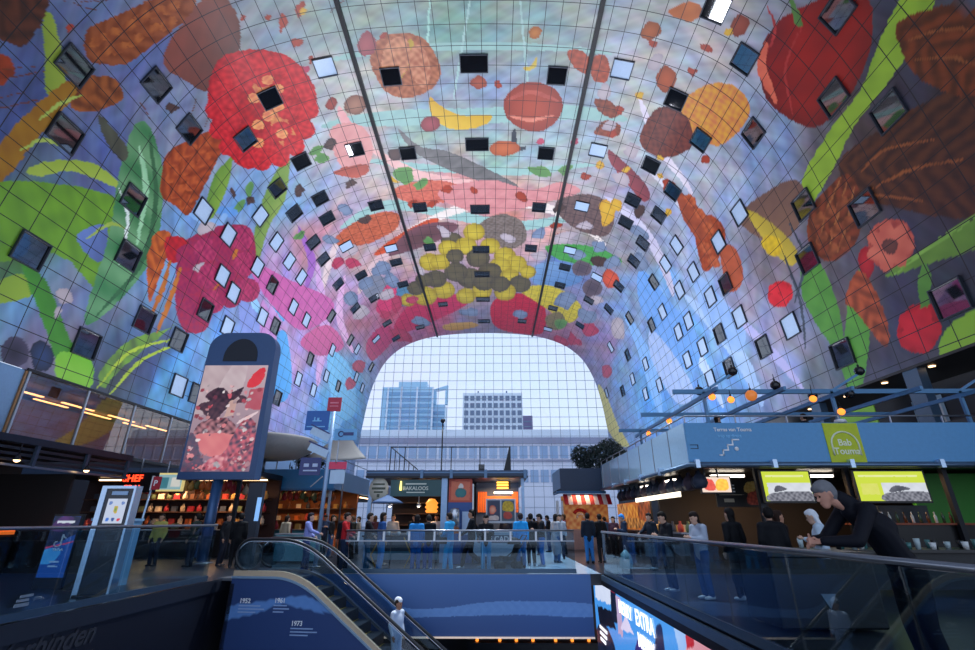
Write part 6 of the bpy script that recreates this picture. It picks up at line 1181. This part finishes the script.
MB().tube([(1.2 + .42 * math.cos(t), .88, 1.7 + .42 * math.sin(t)) for t in np.linspace(-.3, 2.6, 12)], .1, 6).build('arch_mark', mat('awning_red'), aw); MB().tube([(1.2 + .2 * math.cos(t), .86, 1.7 + .2 * math.sin(t)) for t in np.linspace(-.3, 3.4, 12)], .06, 6).build('arch_mark', mat('awning_white'), aw)
bx('white_post', white, aw, -.35, -.2, -.2, -.05, 0, 2.6); bx('white_post', white, aw, -.05, .06, -.2, -.1, 0, 2.6)
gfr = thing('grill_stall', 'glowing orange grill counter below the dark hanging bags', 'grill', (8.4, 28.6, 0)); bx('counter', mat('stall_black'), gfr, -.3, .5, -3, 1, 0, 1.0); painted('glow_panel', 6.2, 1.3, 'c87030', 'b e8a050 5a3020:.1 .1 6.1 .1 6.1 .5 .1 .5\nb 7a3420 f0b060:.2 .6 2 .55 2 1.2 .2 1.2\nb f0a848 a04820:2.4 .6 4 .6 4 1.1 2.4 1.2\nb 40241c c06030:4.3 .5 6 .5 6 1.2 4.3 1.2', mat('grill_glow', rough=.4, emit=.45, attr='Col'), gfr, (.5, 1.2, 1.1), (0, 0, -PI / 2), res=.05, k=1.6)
bx('panel_back', dark, gfr, .51, .58, -5, 1.2, 1.1, 2.4)
tr = thing('roof_tree', 'dense dark olive tree in a planter on the far stall roof', 'tree', (8.75, 32, 3.45)); bx('planter', navy, tr, -1.4, 1.6, -.5, .5, 0, .7); MB().tube([(0, 0, .6), (.1, 0, 1.4), (.0, .1, 2.0)], .12, 8, .06).build('trunk', mat('bark', (60, 48, 40), .9), tr)
for k in range(3): MB().tube([(0, 0, 1.3), (-.7 + .7 * k, .1, 1.9), (-1 + k, .2, 2.3)], .05, 6, .02).build('branch', mat('bark'), tr)
rng = np.random.RandomState(3); vs = []; fs = []
for i in range(5200):
    while True:
        p = rng.uniform(-1, 1, 3)
        if .25 < p @ p < 1: break
    q = np.array([p[0] * 2.05, p[1] * 1.2, 1.75 + p[2] * 1.15 + .25 * math.sin(p[0] * 5)]); d = rng.normal(size=3); d /= np.linalg.norm(d); e = np.cross(d, rng.normal(size=3)); e /= np.linalg.norm(e)
    l = .13; w = .035; n0 = len(vs); vs += [q - d * l, q + e * w, q + d * l, q - e * w]; fs.append((n0, n0 + 1, n0 + 2, n0 + 3))
MB().add(vs, fs).build('foliage', mat('olive_leaves', (46, 62, 60), .6, vary=.4, scale=2.), tr)
for k, (x, y, z, s) in enumerate(((-9.3, 28.5, 4.4, .5), (-8.7, 29, 4.45, .4))):
    t = thing('roof_plant', ('dark bushy plant under the bowl canopy', 'smaller dark plant right of the bushy one under the canopy')[k], 'plant', (x, y, 4.12)); MB().lathe([(0, 0), (.16, 0), (.2, .3), (0, .3)]).build('pot', dark, t); vs = []; fs = []
    for i in range(300):
        p = rng.normal(size=3) * .28 * s * 2; q = np.array([p[0], p[1], .55 + p[2]]); d = rng.normal(size=3) * .1; e = rng.normal(size=3) * .03; n0 = len(vs); vs += [q - d, q + e, q + d, q - e]; fs.append((n0, n0 + 1, n0 + 2, n0 + 3))
    MB().add(vs, fs).build('foliage', mat('olive_leaves'), t)
# ---------------------------------------------------------------- outside
struct('ground_outside', MB().box(-120, 120, 95.2, 330, -.4, -.1), mat('pavement', (120, 130, 145), .8))
wa = mat('tower_window', (104, 156, 196), .15, spec=.8); wb = mat('pale_concrete', (216, 228, 240), .7)
tw = thing('glass_tower', 'wide pale blue glass tower behind the end wall at left', 'building', (-57, 260, 0))
bx('tower_body', mat('tower_glass', (160, 205, 232), .25), tw, -3, 25.5, 0, 20, 0, 71); bx('tower_crown', mat('tower_glass'), tw, 6, 22, -.2, 18, 71, 74); bx('side_slab', mat('tower_glass'), tw, 25.5, 32, 4, 18, 0, 62)
MB().prism([(25.5, 62), (25.5, 70.5), (33.5, 73), (33.5, 62), (32, 62), (32, 70.8), (27, 69.8), (27, 62)], 'y', 3, 6).build('roof_frame', mat('tower_glass'), tw)
for r in range(15): bx('window_band', wa, tw, -.5, 24.5, -.3, 0, 20 + r * 3.3, 21.9 + r * 3.3)
for r in range(12): bx('window_band', wa, tw, 25.6, 31.8, 3.7, 4, 20 + r * 3.3, 21.9 + r * 3.3)
for x in (0, 7.5, 16.2, 25): bx('fin', wb, tw, x, x + .9, -.8, 0, 0, 71)
of = thing('office_block', 'pale concrete office block with a grid of dark windows right of the tower', 'building', (-14.8, 260, 0)); bx('block_body', wb, of, 0, 33, 0, 18, 0, 67.5)
wf = mat('office_window', (98, 118, 146), .2)
for i in range(10):
    for j in range(8): bx('window', wf, of, .9 + i * 3.25, 3.1 + i * 3.25, -.25, 0, 34.5 + j * 4.1, 37.2 + j * 4.1)
for x in (8, 24): bx('roof_unit', wf, of, x, x + .8, 3, 4, 67.5, 69.5)
bb = thing('brick_tower', 'narrow mauve brick tower just right of the office block', 'building', (20.5, 300, 0)); bx('tower_body', mat('mauve_brick', (112, 100, 138), .8), bb, 0, 6.3, 0, 12, 0, 63)
for j in range(9): bx('window', wf, bb, .8, 5.5, -.2, 0, 34 + j * 3.1, 34.9 + j * 3.1)
lb = thing('long_building', 'long low pale building with two window rows behind the end wall', 'building', (-62, 150, 0)); bx('building_body', mat('pale_facade', (222, 226, 240), .7), lb, 0, 124, 0, 12, 0, 24.5); bx('cornice', mat('grey_cornice', (140, 144, 168), .6), lb, 0, 124, -.6, 0, 23.6, 25.4); bx('cornice', mat('grey_cornice'), lb, 0, 124, -.5, 0, 18.2, 18.8); bx('parapet', wb, lb, 0, 124, .5, 1, 25.4, 28)
for i in range(40):
    for z in (19.2, 12.2): bx('window', mat('blue_window', (138, 168, 204), .2), lb, .6 + i * 3.1, 3.0 + i * 3.1, -.25, 0, z, z + 3.6)
# ---------------------------------------------------------------- people
def capsule(mb, a, b, ra, rb, flat=1., n=12):
    a = Vector(a); b = Vector(b); d = b - a; L = d.length; d = d.normalized() if L > 1e-6 else Vector((0, 0, 1))
    x = Vector((1, 0, 0)); x = x - d * x.dot(d)
    if x.length < .2: x = Vector((0, 1, 0)) - d * d.y
    x.normalize(); y = d.cross(x); prof = []
    for t in (-90, -60, -30, 0): prof.append((a + d * ra * math.sin(math.radians(t)), ra * math.cos(math.radians(t))))
    for t in (0, 30, 60, 90): prof.append((b + d * rb * math.sin(math.radians(t)), rb * math.cos(math.radians(t))))
    vs = []; fs = []
    for p, r in prof: vs += [p + x * max(r, .001) * math.cos(2 * PI * k / n) + y * max(r, .001) * flat * math.sin(2 * PI * k / n) for k in range(n)]
    for i in range(len(prof) - 1):
        for k in range(n): fs.append((i * n + k, i * n + (k + 1) % n, (i + 1) * n + (k + 1) % n, (i + 1) * n + k))
    fs += [tuple(range(n))[::-1], tuple(range((len(prof) - 1) * n, len(prof) * n))]
    mb.add(vs, fs, True)
DG = None
def fuse(name, caps, voxel, it=3):
    """one continuous smooth surface from overlapping limbs"""
    mb = MB()
    for c in caps: capsule(mb, *c)
    o = mb.build(name, None); r = o.modifiers.new('r', 'REMESH'); r.mode = 'VOXEL'; r.voxel_size = voxel; s = o.modifiers.new('s', 'SMOOTH'); s.iterations = it; s.factor = .5
    bpy.context.view_layer.update()
    me = bpy.data.meshes.new_from_object(o.evaluated_get(bpy.context.evaluated_depsgraph_get())); me.name = name
    me.polygons.foreach_set('use_smooth', [True] * len(me.polygons))
    old = o.data; bpy.data.objects.remove(o); bpy.data.meshes.remove(old)
    me.materials.append(None)
    return me
V3 = Vector
def joints(kind):
    J = dict(hip=(0, 0, .95), chest=(0, .01, 1.27), neck=(0, -.01, 1.47), head=(0, .03, 1.62))
    for s, q in ((-1, 'L'), (1, 'R')):
        J['h' + q] = (.085 * s, 0, .90); J['k' + q] = (.095 * s, .03, .5); J['a' + q] = (.10 * s, -.02, .09)
        J['s' + q] = (.175 * s, 0, 1.41); J['e' + q] = (.235 * s, -.04, 1.14); J['w' + q] = (.235 * s, .06, .90)
    if kind == 'walk':
        J['kR'] = (.09, .22, .53); J['aR'] = (.09, .30, .10); J['kL'] = (-.09, .03, .48); J['aL'] = (-.09, -.36, .17)
        J['eL'] = (-.24, .12, 1.15); J['wL'] = (-.22, .32, 1.0); J['eR'] = (.24, -.18, 1.16); J['wR'] = (.25, -.2, .92)
    if kind == 'phone':
        for s, q in ((-1, 'L'), (1, 'R')): J['e' + q] = (.23 * s, .03, 1.14); J['w' + q] = (.08 * s, .28, 1.2)
        J['head'] = (0, .07, 1.6)
    if kind == 'reach':
        J['eR'] = (.24, .14, 1.2); J['wR'] = (.15, .38, 1.12); J['eL'] = (-.25, -.02, 1.14); J['wL'] = (-.18, .2, 1.02); J['head'] = (0, .05, 1.61); J['kL'] = (-.11, .06, .5); J['aL'] = (-.14, .08, .09)
    if kind == 'lean':
        J = dict(hip=(0, -.44, 1.03), chest=(0, -.26, 1.38), neck=(0, -.06, 1.63), head=(0, .19, 1.735))
        for s, q in ((-1, 'L'), (1, 'R')):
            J['h' + q] = (.1 * s, -.45, .98); J['k' + q] = (.11 * s, -.42, .54); J['a' + q] = (.12 * s, -.5, .1)
            J['s' + q] = (.19 * s, -.09, 1.58); J['e' + q] = (.26 * s, .14, 1.29); J['w' + q] = (.085 * s, .40, 1.285)
    return {k: V3(v) for k, v in J.items()}
def make_person(kind, hero=False, long_hair=False, coat=False, female=False):
    J = joints(kind); fwd = (J['head'] - J['neck']); fwd.z = 0
    B = []; hd = J['head']; dn = -.4 if kind == 'lean' else (-.3 if kind == 'phone' else 0.)
    R = Matrix.Rotation(dn, 3, 'X')
    def H(x, y, z): return hd + R @ V3((x, y, z))
    # head and face
    B += [(H(0, -.015, .04), H(0, -.005, .0), .092, .086), (H(0, .02, -.03), H(0, .045, -.085), .072, .045), (H(0, .08, .005), H(0, .098, -.022), .012, .016), (H(-.03, .072, .03), H(.03, .072, .03), .016, .016), (H(-.018, .082, -.062), H(.018, .082, -.062), .010, .010)]
    for s in (-1, 1): B.append((H(s * .088, -.01, .015), H(s * .09, -.015, -.025), .016, .012))
    B.append((J['neck'] - V3((0, 0, .04)), H(0, -.02, -.05), .055, .055))
    sw = .95 if female else 1.
    B += [(J['hip'], J['chest'], .145, .15, .68), (J['chest'], J['neck'] - V3((0, .01, .1)), .15, .10, .66), (J['sL'], J['sR'], .065, .065)]
    for q in 'LR':
        B += [(J['s' + q], J['e' + q], .056, .042), (J['e' + q], J['w' + q], .042, .028), (J['hip'] * .5 + J['h' + q] * .5, J['h' + q], .11, .1), (J['h' + q], J['k' + q], .092, .06), (J['k' + q], J['a' + q], .058, .038)]
        a = J['a' + q]; B.append((a + V3((0, -.02, -.04)), a + V3((.01, .13, -.055)), .04, .03))
        d = (J['w' + q] - J['e' + q]).normalized(); s = -1 if q == 'L' else 1
        w = J['w' + q]; pd = d
        if kind == 'lean': pd = V3((-s * .75, .6, -.1)).normalized(); w = w + V3((0, 0, .02 * (1 if q == 'R' else -.6)))
        palm = w + pd * .075
        nrm = pd.cross(V3((0, 0, 1))); nrm = nrm.normalized() if nrm.length > .15 else V3((1, 0, 0)); side = nrm.cross(pd).normalized()
        B += [(w, palm, .026, .034, .62)]
        cur = -nrm * s * .0 + V3((0, 0, -1)) if kind == 'lean' else -nrm * (1 if s > 0 else -1)
        for f in range(4):
            o0 = palm + side * (-.027 + .018 * f); l = (.032, .038, .036, .028)[f]
            m1 = o0 + pd * (l + .012) + cur * .008; m2 = m1 + pd * l * .7 + cur * l * .7; r = .0085
            B += [(o0, m1, r + .001, r), (m1, m2, r, r - .0015)]
        t0 = w + pd * .02 + side * .022; t1 = t0 + side * .03 + pd * .035; B += [(t0, t1, .012, .0105), (t1, t1 + pd * .03 + cur * .01, .0105, .009)]
    body = fuse('person', B, .0085 if hero else .017, 2)
    parts = {'person': body}
    # clothing
    K = .022
    Jk = [(J['hip'] + V3((0, .0, .0)), J['chest'], .155 + K, .16 + K, .70), (J['chest'], J['neck'] - V3((0, .015, .09)), .158 + K, .11 + K, .68), (J['sL'], J['sR'], .07 + K * .7, .07 + K * .7), (J['neck'] - V3((0, .01, .05)), J['neck'] + V3((0, .0, -.005)), .075, .07)]
    if kind == 'lean': Jk += [(J['hip'] + V3((0, 0, -.08)), J['hip'], .165, .17, .8), (J['neck'] - V3((0, .03, .03)), J['neck'] + V3((0, .10, .07)), .1, .084), (J['chest'] + V3((0, -.03, .05)), J['neck'] + V3((0, -.04, -.08)), .17, .13, .8)]
    else: Jk.append((J['hip'] - V3((0, 0, .06)), J['hip'], .155 + K * .6, .155 + K, .74))
    for q in 'LR': Jk += [(J['s' + q], J['e' + q], .062 + K * .7, .05 + K * .6), (J['e' + q], J['w' + q] * .9 + J['e' + q] * .1, .05 + K * .6, .038 + K * .5)]
    if coat: Jk += [(J['hip'], V3((0, 0, .42)), .175, .2, .8)]
    parts['jacket'] = fuse('jacket', Jk, .016 if hero else .025, 3)
    T = [(J['hip'] - V3((0, 0, .02)), J['hip'] + V3((0, .0, .06)), .15, .15, .78)]
    for q in 'LR': T += [(J['hip'] * .5 + J['h' + q] * .5, J['h' + q], .122, .112), (J['h' + q], J['k' + q], .105, .078 if not female else .07), (J['k' + q], J['a' + q] + V3((0, 0, .0)), .078, .066)]
    parts['trousers'] = fuse('trousers', T, .018 if hero else .025, 3)
    Sh = {}
    for q in 'LR':
        a = J['a' + q]; up = .03 if kind == 'walk' and q == 'L' else 0
        parts['shoe_' + q] = fuse('shoe', [(a + V3((0, -.035, -.045)), a + V3((.0, .15, -.055 - up)), .05, .04, .8), (a + V3((0, -.02, .0)), a + V3((0, -.02, -.04)), .048, .05)], .016, 2)
    Hh = [(H(0, -.03, .055), H(0, -.045, .01), .1, .093), (H(0, .025, .085), H(0, -.02, .085), .062, .07)]
    if long_hair: Hh += [(H(0, -.05, .02), H(0, -.07, -.2), .095, .08, .6)]
    elif hero: Hh += [(H(0, -.06, -.02), H(0, -.06, -.07), .07, .055), (H(-.05, .035, .08), H(.05, .035, .08), .04, .04)]
    parts['hair'] = fuse('hair', Hh, .012, 2)
    eyes = []
    for s in (-1, 1): m = MB().ball(tuple(H(s * .034, .081, .012)), .0105, 8); eyes.append(m)
    return parts, eyes
protos = {}
def person(key, loc, rz, label, skin='c89a80', hair='2a2220', top='20242e', legs='3a5a8a', shoes='d8d8d8', scale=1., extra=None, group=None):
    """key = (pose, long_hair, coat, hero)"""
    if key not in protos:
        pr, eyes = make_person(key[0], key[3], key[1], key[2]); em = []
        for e in eyes:
            o = e.build('eye', None); em.append(o.data); bpy.data.objects.remove(o); em[-1].materials.append(None)
        protos[key] = (pr, em)
    pr, em = protos[key]
    root = bpy.data.objects.new('person', pr['person']); COL.objects.link(root); root.location = loc; root.rotation_euler = (0, 0, rz); root.scale = (scale,) * 3
    tag(root, label, 'person', group)
    def put(nm, me, c, rough=.7):
        o = root if nm == 'person' else bpy.data.objects.new(nm, me)
        if o is not root: COL.objects.link(o); o.parent = root
        o.material_slots[0].link = 'OBJECT'; o.material_slots[0].material = mat('cloth_' + c, c, rough, spec=.2, vary=.06, scale=6.)
        return o
    put('person', pr['person'], skin, .5); put('jacket', pr['jacket'], top); put('trousers', pr['trousers'], legs); put('shoe', pr['shoe_L'], shoes); put('shoe', pr['shoe_R'], shoes); put('hair', pr['hair'], hair)
    for e in em: put('eye', e, '14100e', .2)
    return root
N_, S_, E_, W_ = 0., PI, -PI / 2, PI / 2      # facing away, towards camera, right, left
ST, PH, WK, RE = ('stand', False, False, False), ('phone', False, False, False), ('walk', False, False, False), ('reach', False, False, False)
LST, LPH, LRE, CO = ('stand', True, False, False), ('phone', True, False, False), ('reach', True, False, False), ('stand', True, True, False)
hero = person(('lean', False, False, True), (5.6, 5.75, -.05), W_, 'grey haired man in dark navy jacket leaning on the right glass railing', 'b98a78', '6e7076', '0c0f1a', '0a0c12', '16161a', 1.05)
# collar of his jacket
chef = person(ST, (-.98, 15.1, -2.25), E_ - .5, 'cook in white jacket and white cap riding the escalator down', 'a87860', '2a201c', 'd8e0ee', 'c8d2e4', 'e0e0e0', 1.0)
cap = fuse('cap', [((0, -.05, 1.715), (0, .05, 1.715), .078, .075), ((0, -.04, 1.75), (0, .04, 1.75), .06, .058)], .016, 2); o = bpy.data.objects.new('cap', cap); COL.objects.link(o); o.parent = chef; cap.materials[0] = mat('cap_white', (238, 240, 245), .6)
P = person
P(LRE, (-4.4, 16.9, 0), E_ + .2, 'person in lavender jacket stepping on at the escalator top', 'c09a88', '181420', '8a92d0', '3a4c80', '22262e')
P(RE, (-3.2, 17.0, 0), E_, 'man in red body warmer over dark blue sleeves behind the escalator', 'c89a84', '221a18', 'b01c24', '1c2a44', '20242a')
P(ST, (-3.6, 18.3, 0), S_, 'man in black top with pale print left of the red body warmer', 'b88c78', '1a1614', '14161c', '1c2028', '20242a')
P(RE, (-2.5, 17.2, 0), E_ + .3, 'person in black jacket and teal jeans bending to the standing table', 'c8a08a', '1c1816', '14171e', '2c5a78', 'c8d0d8')
P(LST, (-1.98, 16.9, 0), E_ + .5, 'person in denim blue jacket, light blue jeans and white shoes at the standing table', 'b08468', '1a1412', '26508c', '4a94d0', 'e4e8ee')
P(LST, (-.82, 16.75, 0), N_, 'person in bright blue hooded top seen from behind near the far railing', 'b98c74', '181416', '2a86cc', '1f5ea0', 'e0e4ea', .96)
P(PH, (-.5, 17.3, 0), N_ + .3, 'person in black top and blue jeans beside the bright blue hooded one', 'c09078', '1a1614', '12141a', '22569c', 'dfe3e8', .97)
P(RE, (.24, 16.85, 0), W_ - .5, 'person in sky blue jacket and wide pale jeans with black bag', 'c09a86', '241a16', '3aa6e0', '5cc0ee', 'eef0f4')
P(WK, (.92, 17.8, 0), W_, 'tall man in black striding left past the pale counter', 'b98a70', '14100e', '10131c', '12141c', 'b8bcc4', 1.06)
P(LPH, (1.42, 16.8, 0), S_, 'woman in black jacket and pale jeans looking at her hands near far railing', 'c8a08c', '100e10', '11131a', '7ab4d8', '8ab0cc', .97)
P(ST, (2.62, 18.2, 0), N_, 'man in bright cyan shirt and blue jeans seen from behind beside the pushchair', 'b8907c', '30262a', '28a0ea', '2a6aa8', '20242a')
P(ST, (3.05, 19.2, 0), N_ + .2, 'person all in black just right of the cyan shirt', 'c09a88', '1a1618', '0f1118', '12141c', '8a94a0')
P(PH, (3.42, 19.0, 0), W_, 'person in dark jacket and blue jeans facing left beside the black clad one', 'c09a88', '161214', '12161f', '2a6ab0', 'a8b4c0')
P(CO, (4.15, 20.6, 0), E_ + .6, 'woman in long grey coat standing on the pale floor strip', 'c8a490', '1a1414', '8c98a8', '2c5c90', '23262e')
P(LST, (4.55, 22.4, 0), S_, 'person in white top behind the long grey coat', 'c09a88', '201818', 'aab8cc', '20304c', '20242a')
P(ST, (5.35, 20.2, 0), N_, 'man in navy jacket and mid blue jeans seen from behind at railing corner', 'b08a78', '141214', '16202e', '2d6fb0', '20242a', 1.02)
P(ST, (5.9, 20.6, 0), N_ + .3, 'person in black coat right of the navy jacket and mid blue jeans', 'b89480', '141012', '10131a', '14171e', '20242a')
b_ = P(PH, (6.6, 19.6, 0), W_, 'person with bright blue cap in dark jacket under the striped awning', 'b89480', '2a8ae0', '1a2c46', '1e3c60', '20242a')
P(RE, (7.0, 17.6, 0), W_ + .4, 'person in dark navy coat bending before the orange grill', 'c09a86', '151214', '14202e', '203450', '20242a')
P(PH, (5.8, 12.5, 0), W_ + .2, 'dark haired boy in black jacket facing left behind the right railing', 'c49c88', '14110f', '0f131c', '18202c', 'c8d0da', .98)
P(LPH, (6.1, 11.3, 0), W_ + .3, 'girl in pale grey jacket and blue jeans with white shoes behind railing', 'c8a08c', '201614', 'a4b0c4', '3a5c90', 'e0e4ea', .97)
P(CO, (6.75, 11.1, 0), N_ + .4, 'person in long black coat right of the pale grey jacket', 'b89480', '0e0c0e', '0c0f15', '12151d', 'a8b4c4')
P(ST, (7.15, 10.3, 0), N_ - .2, 'broad person in black jacket and jeans with back to the railing', 'b08874', '100e10', '0e1118', '28487a', '20242a')
P(LST, (7.65, 10.9, 0), E_, 'person in dark brown coat beside the broad black jacket', 'c09078', '2a1a14', '181416', '1c1c22', '20242a', .97)
P(LPH, (7.95, 10.1, 0), W_ - .5, 'person with white head cloth and green apron behind the right railing', 'c8a490', 'd8e0ea', 'b8cde0', '2e9a3a', '30343c', .98)
P(ST, (-7.3, 18.2, 0), N_ + .4, 'person in long black clothes near the slim lit column', 'b08874', '100e10', '0d0f14', '12141a', '30343c')
P(LST, (-8.2, 19.0, 0), E_, 'dark clothed person left of the slim lit column', 'b08874', '181210', '171a22', '1a2030', '30343c')
P(ST, (-9.1, 18.6, 0), W_, 'person in dark green jacket near the totem post', 'b89078', '1a1614', '1c2a26', '1a2030', '30343c')
P(ST, (-10.6, 18.9, 0), S_, 'person in pale yellow jacket left of the totem post', 'b89078', '2a1f18', 'b8b060', '202838', '30343c')
cr = ['14181f', '2c3a56', '6a2430', '8a8478', '1f2a2c', '4a3040', '3a5a80', 'b8a890', '101218', '503428']
spots = [(-5.6, 23.2), (-6.4, 24.6), (-8.6, 25.6), (-5.0, 25.5), (-4.4, 22.4), (-3.9, 24.2), (-4.9, 28.5), (-5.6, 31), (-4.3, 33), (3.9, 25.0), (4.6, 27.5), (3.7, 30), (5.2, 25.8), (4.4, 34), (6.1, 24.4), (7.0, 23.0), (7.3, 26.0), (-7.2, 22.0), (-9.6, 24.2), (-10.9, 22.0)]
place = ['between the left stalls', 'by the blue fascia stall', 'right of the pavilion', 'under the awning stall']
cname = ['black', 'slate blue', 'wine red', 'beige grey', 'dark green', 'plum', 'denim blue', 'cream', 'jet black', 'brown']
names_done = {}
for i, (x, y) in enumerate(spots):
    c = i % 10; where = 'beside the left stalls' if x < 0 else 'right of the pavilion'
    side = 'short haired' if i % 3 else 'long haired'
    lab = '%s person in %s top in far crowd %s' % (side, cname[c], where)
    if lab in names_done: lab += ', the farther one'
    names_done[lab] = 1
    P((PH, ST, LST)[(i * 2 + 1) % 3] if i % 3 else LST, (x, y, 0), random.uniform(0, 6.28), lab, random.choice(['c09a86', 'a87c64', 'c8a490']), random.choice(['14110f', '2a1d16', '4a3626']), cr[c], random.choice(['1c2838', '2a4a78', '14171d']), '30343c', random.uniform(.95, 1.04))
# staff behind the pavilion counter
for i, (x, c, s_) in enumerate(((-2.6, 'c8c0b8', 'white'), (-1.7, '20242c', 'black'), (-.75, 'd0d4dc', 'pale'))):
    q = P(ST, (x, 21.9, 0), S_, ('cook in %s shirt serving behind the pavilion counter, ' % s_) + ('under the round sign', 'between the two pendant lamps', 'beside the orange layered shade')[i], 'b88c74', '1a1412', c, '20242c', '30343c')
P(ST, (2.2, 22.0, 0), S_, 'server in navy shirt inside the pavilion under the amber menu lights', 'b88c74', '1a1412', '20283c', '20242c', '30343c')
P(ST, (12.9, 17.3, 3.34), N_ + .6, 'person in dark jacket standing on the roof terrace behind the lime banner', 'b89480', '141214', '161a24', '1c2430', '30343c')
P(LST, (9.9, 17.6, 3.34), E_, 'long haired person in dark top on the roof terrace above the stair mark', 'b89480', '141214', '1a2030', '1c2430', '30343c')
hb = thing('shoulder_bag', 'black shoulder bag carried by the sky blue jacket', 'bag', (.06, 16.66, .82)); MB().box(-.14, .12, -.06, .05, 0, .2).build('pouch', blackm, hb, bevel=.02); MB().tube([(-.1, 0, .2), (.1, .08, .62)], .012, 5).build('strap', blackm, hb)
wbg = thing('shopping_bag', 'pale plastic carrier bag beside the boy behind railing', 'bag', (5.45, 15.2, 0.0)); MB().lathe([(0, .25), (.16, .26), (.2, .4), (.14, .6), (.03, .74), (.0, .74)], n=10).build('sack', mat('bag_pale', (140, 190, 205), .5), wbg); MB().tube([(-.05, 0, .7), (0, 0, .86), (.05, 0, .7)], .012, 5).build('handle', white, wbg); MB().lathe([(0, 0), (.15, 0), (.13, .26), (0, .26)]).build('stool', dark, wbg)
# ---------------------------------------------------------------- light
def area(name, loc, rot, sx, sy, power, c):
    l = bpy.data.lights.new(name, 'AREA'); l.shape = 'RECTANGLE'; l.size = sx; l.size_y = sy; l.energy = power; l.color = [x / max(rgb(c)) for x in rgb(c)]
    o = bpy.data.objects.new(name, l); COL.objects.link(o); o.location = loc; o.rotation_euler = rot; return o
w = bpy.data.worlds.new('sky'); SC.world = w; w.use_nodes = True; N = w.node_tree.nodes; L = w.node_tree.links; bg = N['Background']
tc = N.new('ShaderNodeTexCoord'); sx = N.new('ShaderNodeSeparateXYZ'); L.new(tc.outputs['Generated'], sx.inputs[0])
rp_ = N.new('ShaderNodeValToRGB'); L.new(sx.outputs['Z'], rp_.inputs[0]); e = rp_.color_ramp.elements
e[0].position = .0; e[0].color = rgb('c8d4ec') + (1,); e[1].position = .6; e[1].color = rgb('b4cbea') + (1,)
nz = N.new('ShaderNodeTexNoise'); nz.inputs['Scale'].default_value = 2.5; L.new(tc.outputs['Generated'], nz.inputs['Vector'])
mx = N.new('ShaderNodeMix'); mx.data_type = 'RGBA'; mx.inputs['Factor'].default_value = .12; L.new(rp_.outputs[0], mx.inputs['A']); L.new(nz.outputs['Color'], mx.inputs['B'])
L.new(mx.outputs['Result'], bg.inputs['Color']); bg.inputs['Strength'].default_value = .92
# flood lights on the stall roofs that wash the painted vault
for x, y, p in ((-14, 31, 1100), (-10, 48, 2600), (-10, 70, 2600), (14, 33, 1000), (10, 50, 2700), (10, 72, 2600), (0, 30, 1300)):
    area('vault_flood', (x, y, 5.2), (PI, 0, 0), 3, 6, p, 'e8eeff')
# track spots on the dark rails under the vault, aimed at the plaza
for x in (-10, 10):
    l = bpy.data.lights.new('track_spot', 'SPOT'); l.energy = 30000; l.spot_size = math.radians(34); l.spot_blend = .7; l.shadow_soft_size = .4; l.color = (.8, .9, 1.)
    o = bpy.data.objects.new('track_spot', l); COL.objects.link(o); o.location = (x, 26, 37); o.rotation_euler = (Vector((0, 19, 0)) - o.location).to_track_quat('-Z', 'Y').to_euler()
# warm stall lights
for x, y, z, p in ((-12, 25, 3.3, 60), (-15, 25.5, 3.3, 50), (-9.6, 29.5, 3.15, 90), (-1.6, 22.2, 2.95, 45), (2.0, 21.6, 2.9, 40), (6.9, 29.8, 2.9, 10), (9.6, 23, 2.95, 70), (11.5, 19.5, 3.0, 60), (15, 18.2, 3.0, 40)):
    area('stall_light', (x, y, z), (0, 0, 0), 1.2, .6, p, 'ffc890')
# ---------------------------------------------------------------- camera
cam = bpy.data.cameras.new('camera'); co = bpy.data.objects.new('camera', cam); COL.objects.link(co); SC.camera = co
cam.sensor_width = 36; cam.lens = 476 / 975 * 36; cam.clip_start = .05; cam.clip_end = 800
co.location = (1.65, 0, 1.5); co.rotation_euler = (PI / 2 + math.radians(22.38), 0, math.radians(.612))
SC.view_settings.view_transform = 'Standard'; SC.view_settings.look = 'None'; SC.view_settings.gamma = 1; SC.view_settings.exposure = .75; SC.view_settings.use_curve_mapping = False
SC.cycles.max_bounces = 6; SC.cycles.diffuse_bounces = 3; SC.cycles.glossy_bounces = 3; SC.cycles.transparent_max_bounces = 16; SC.cycles.sample_clamp_indirect = 6
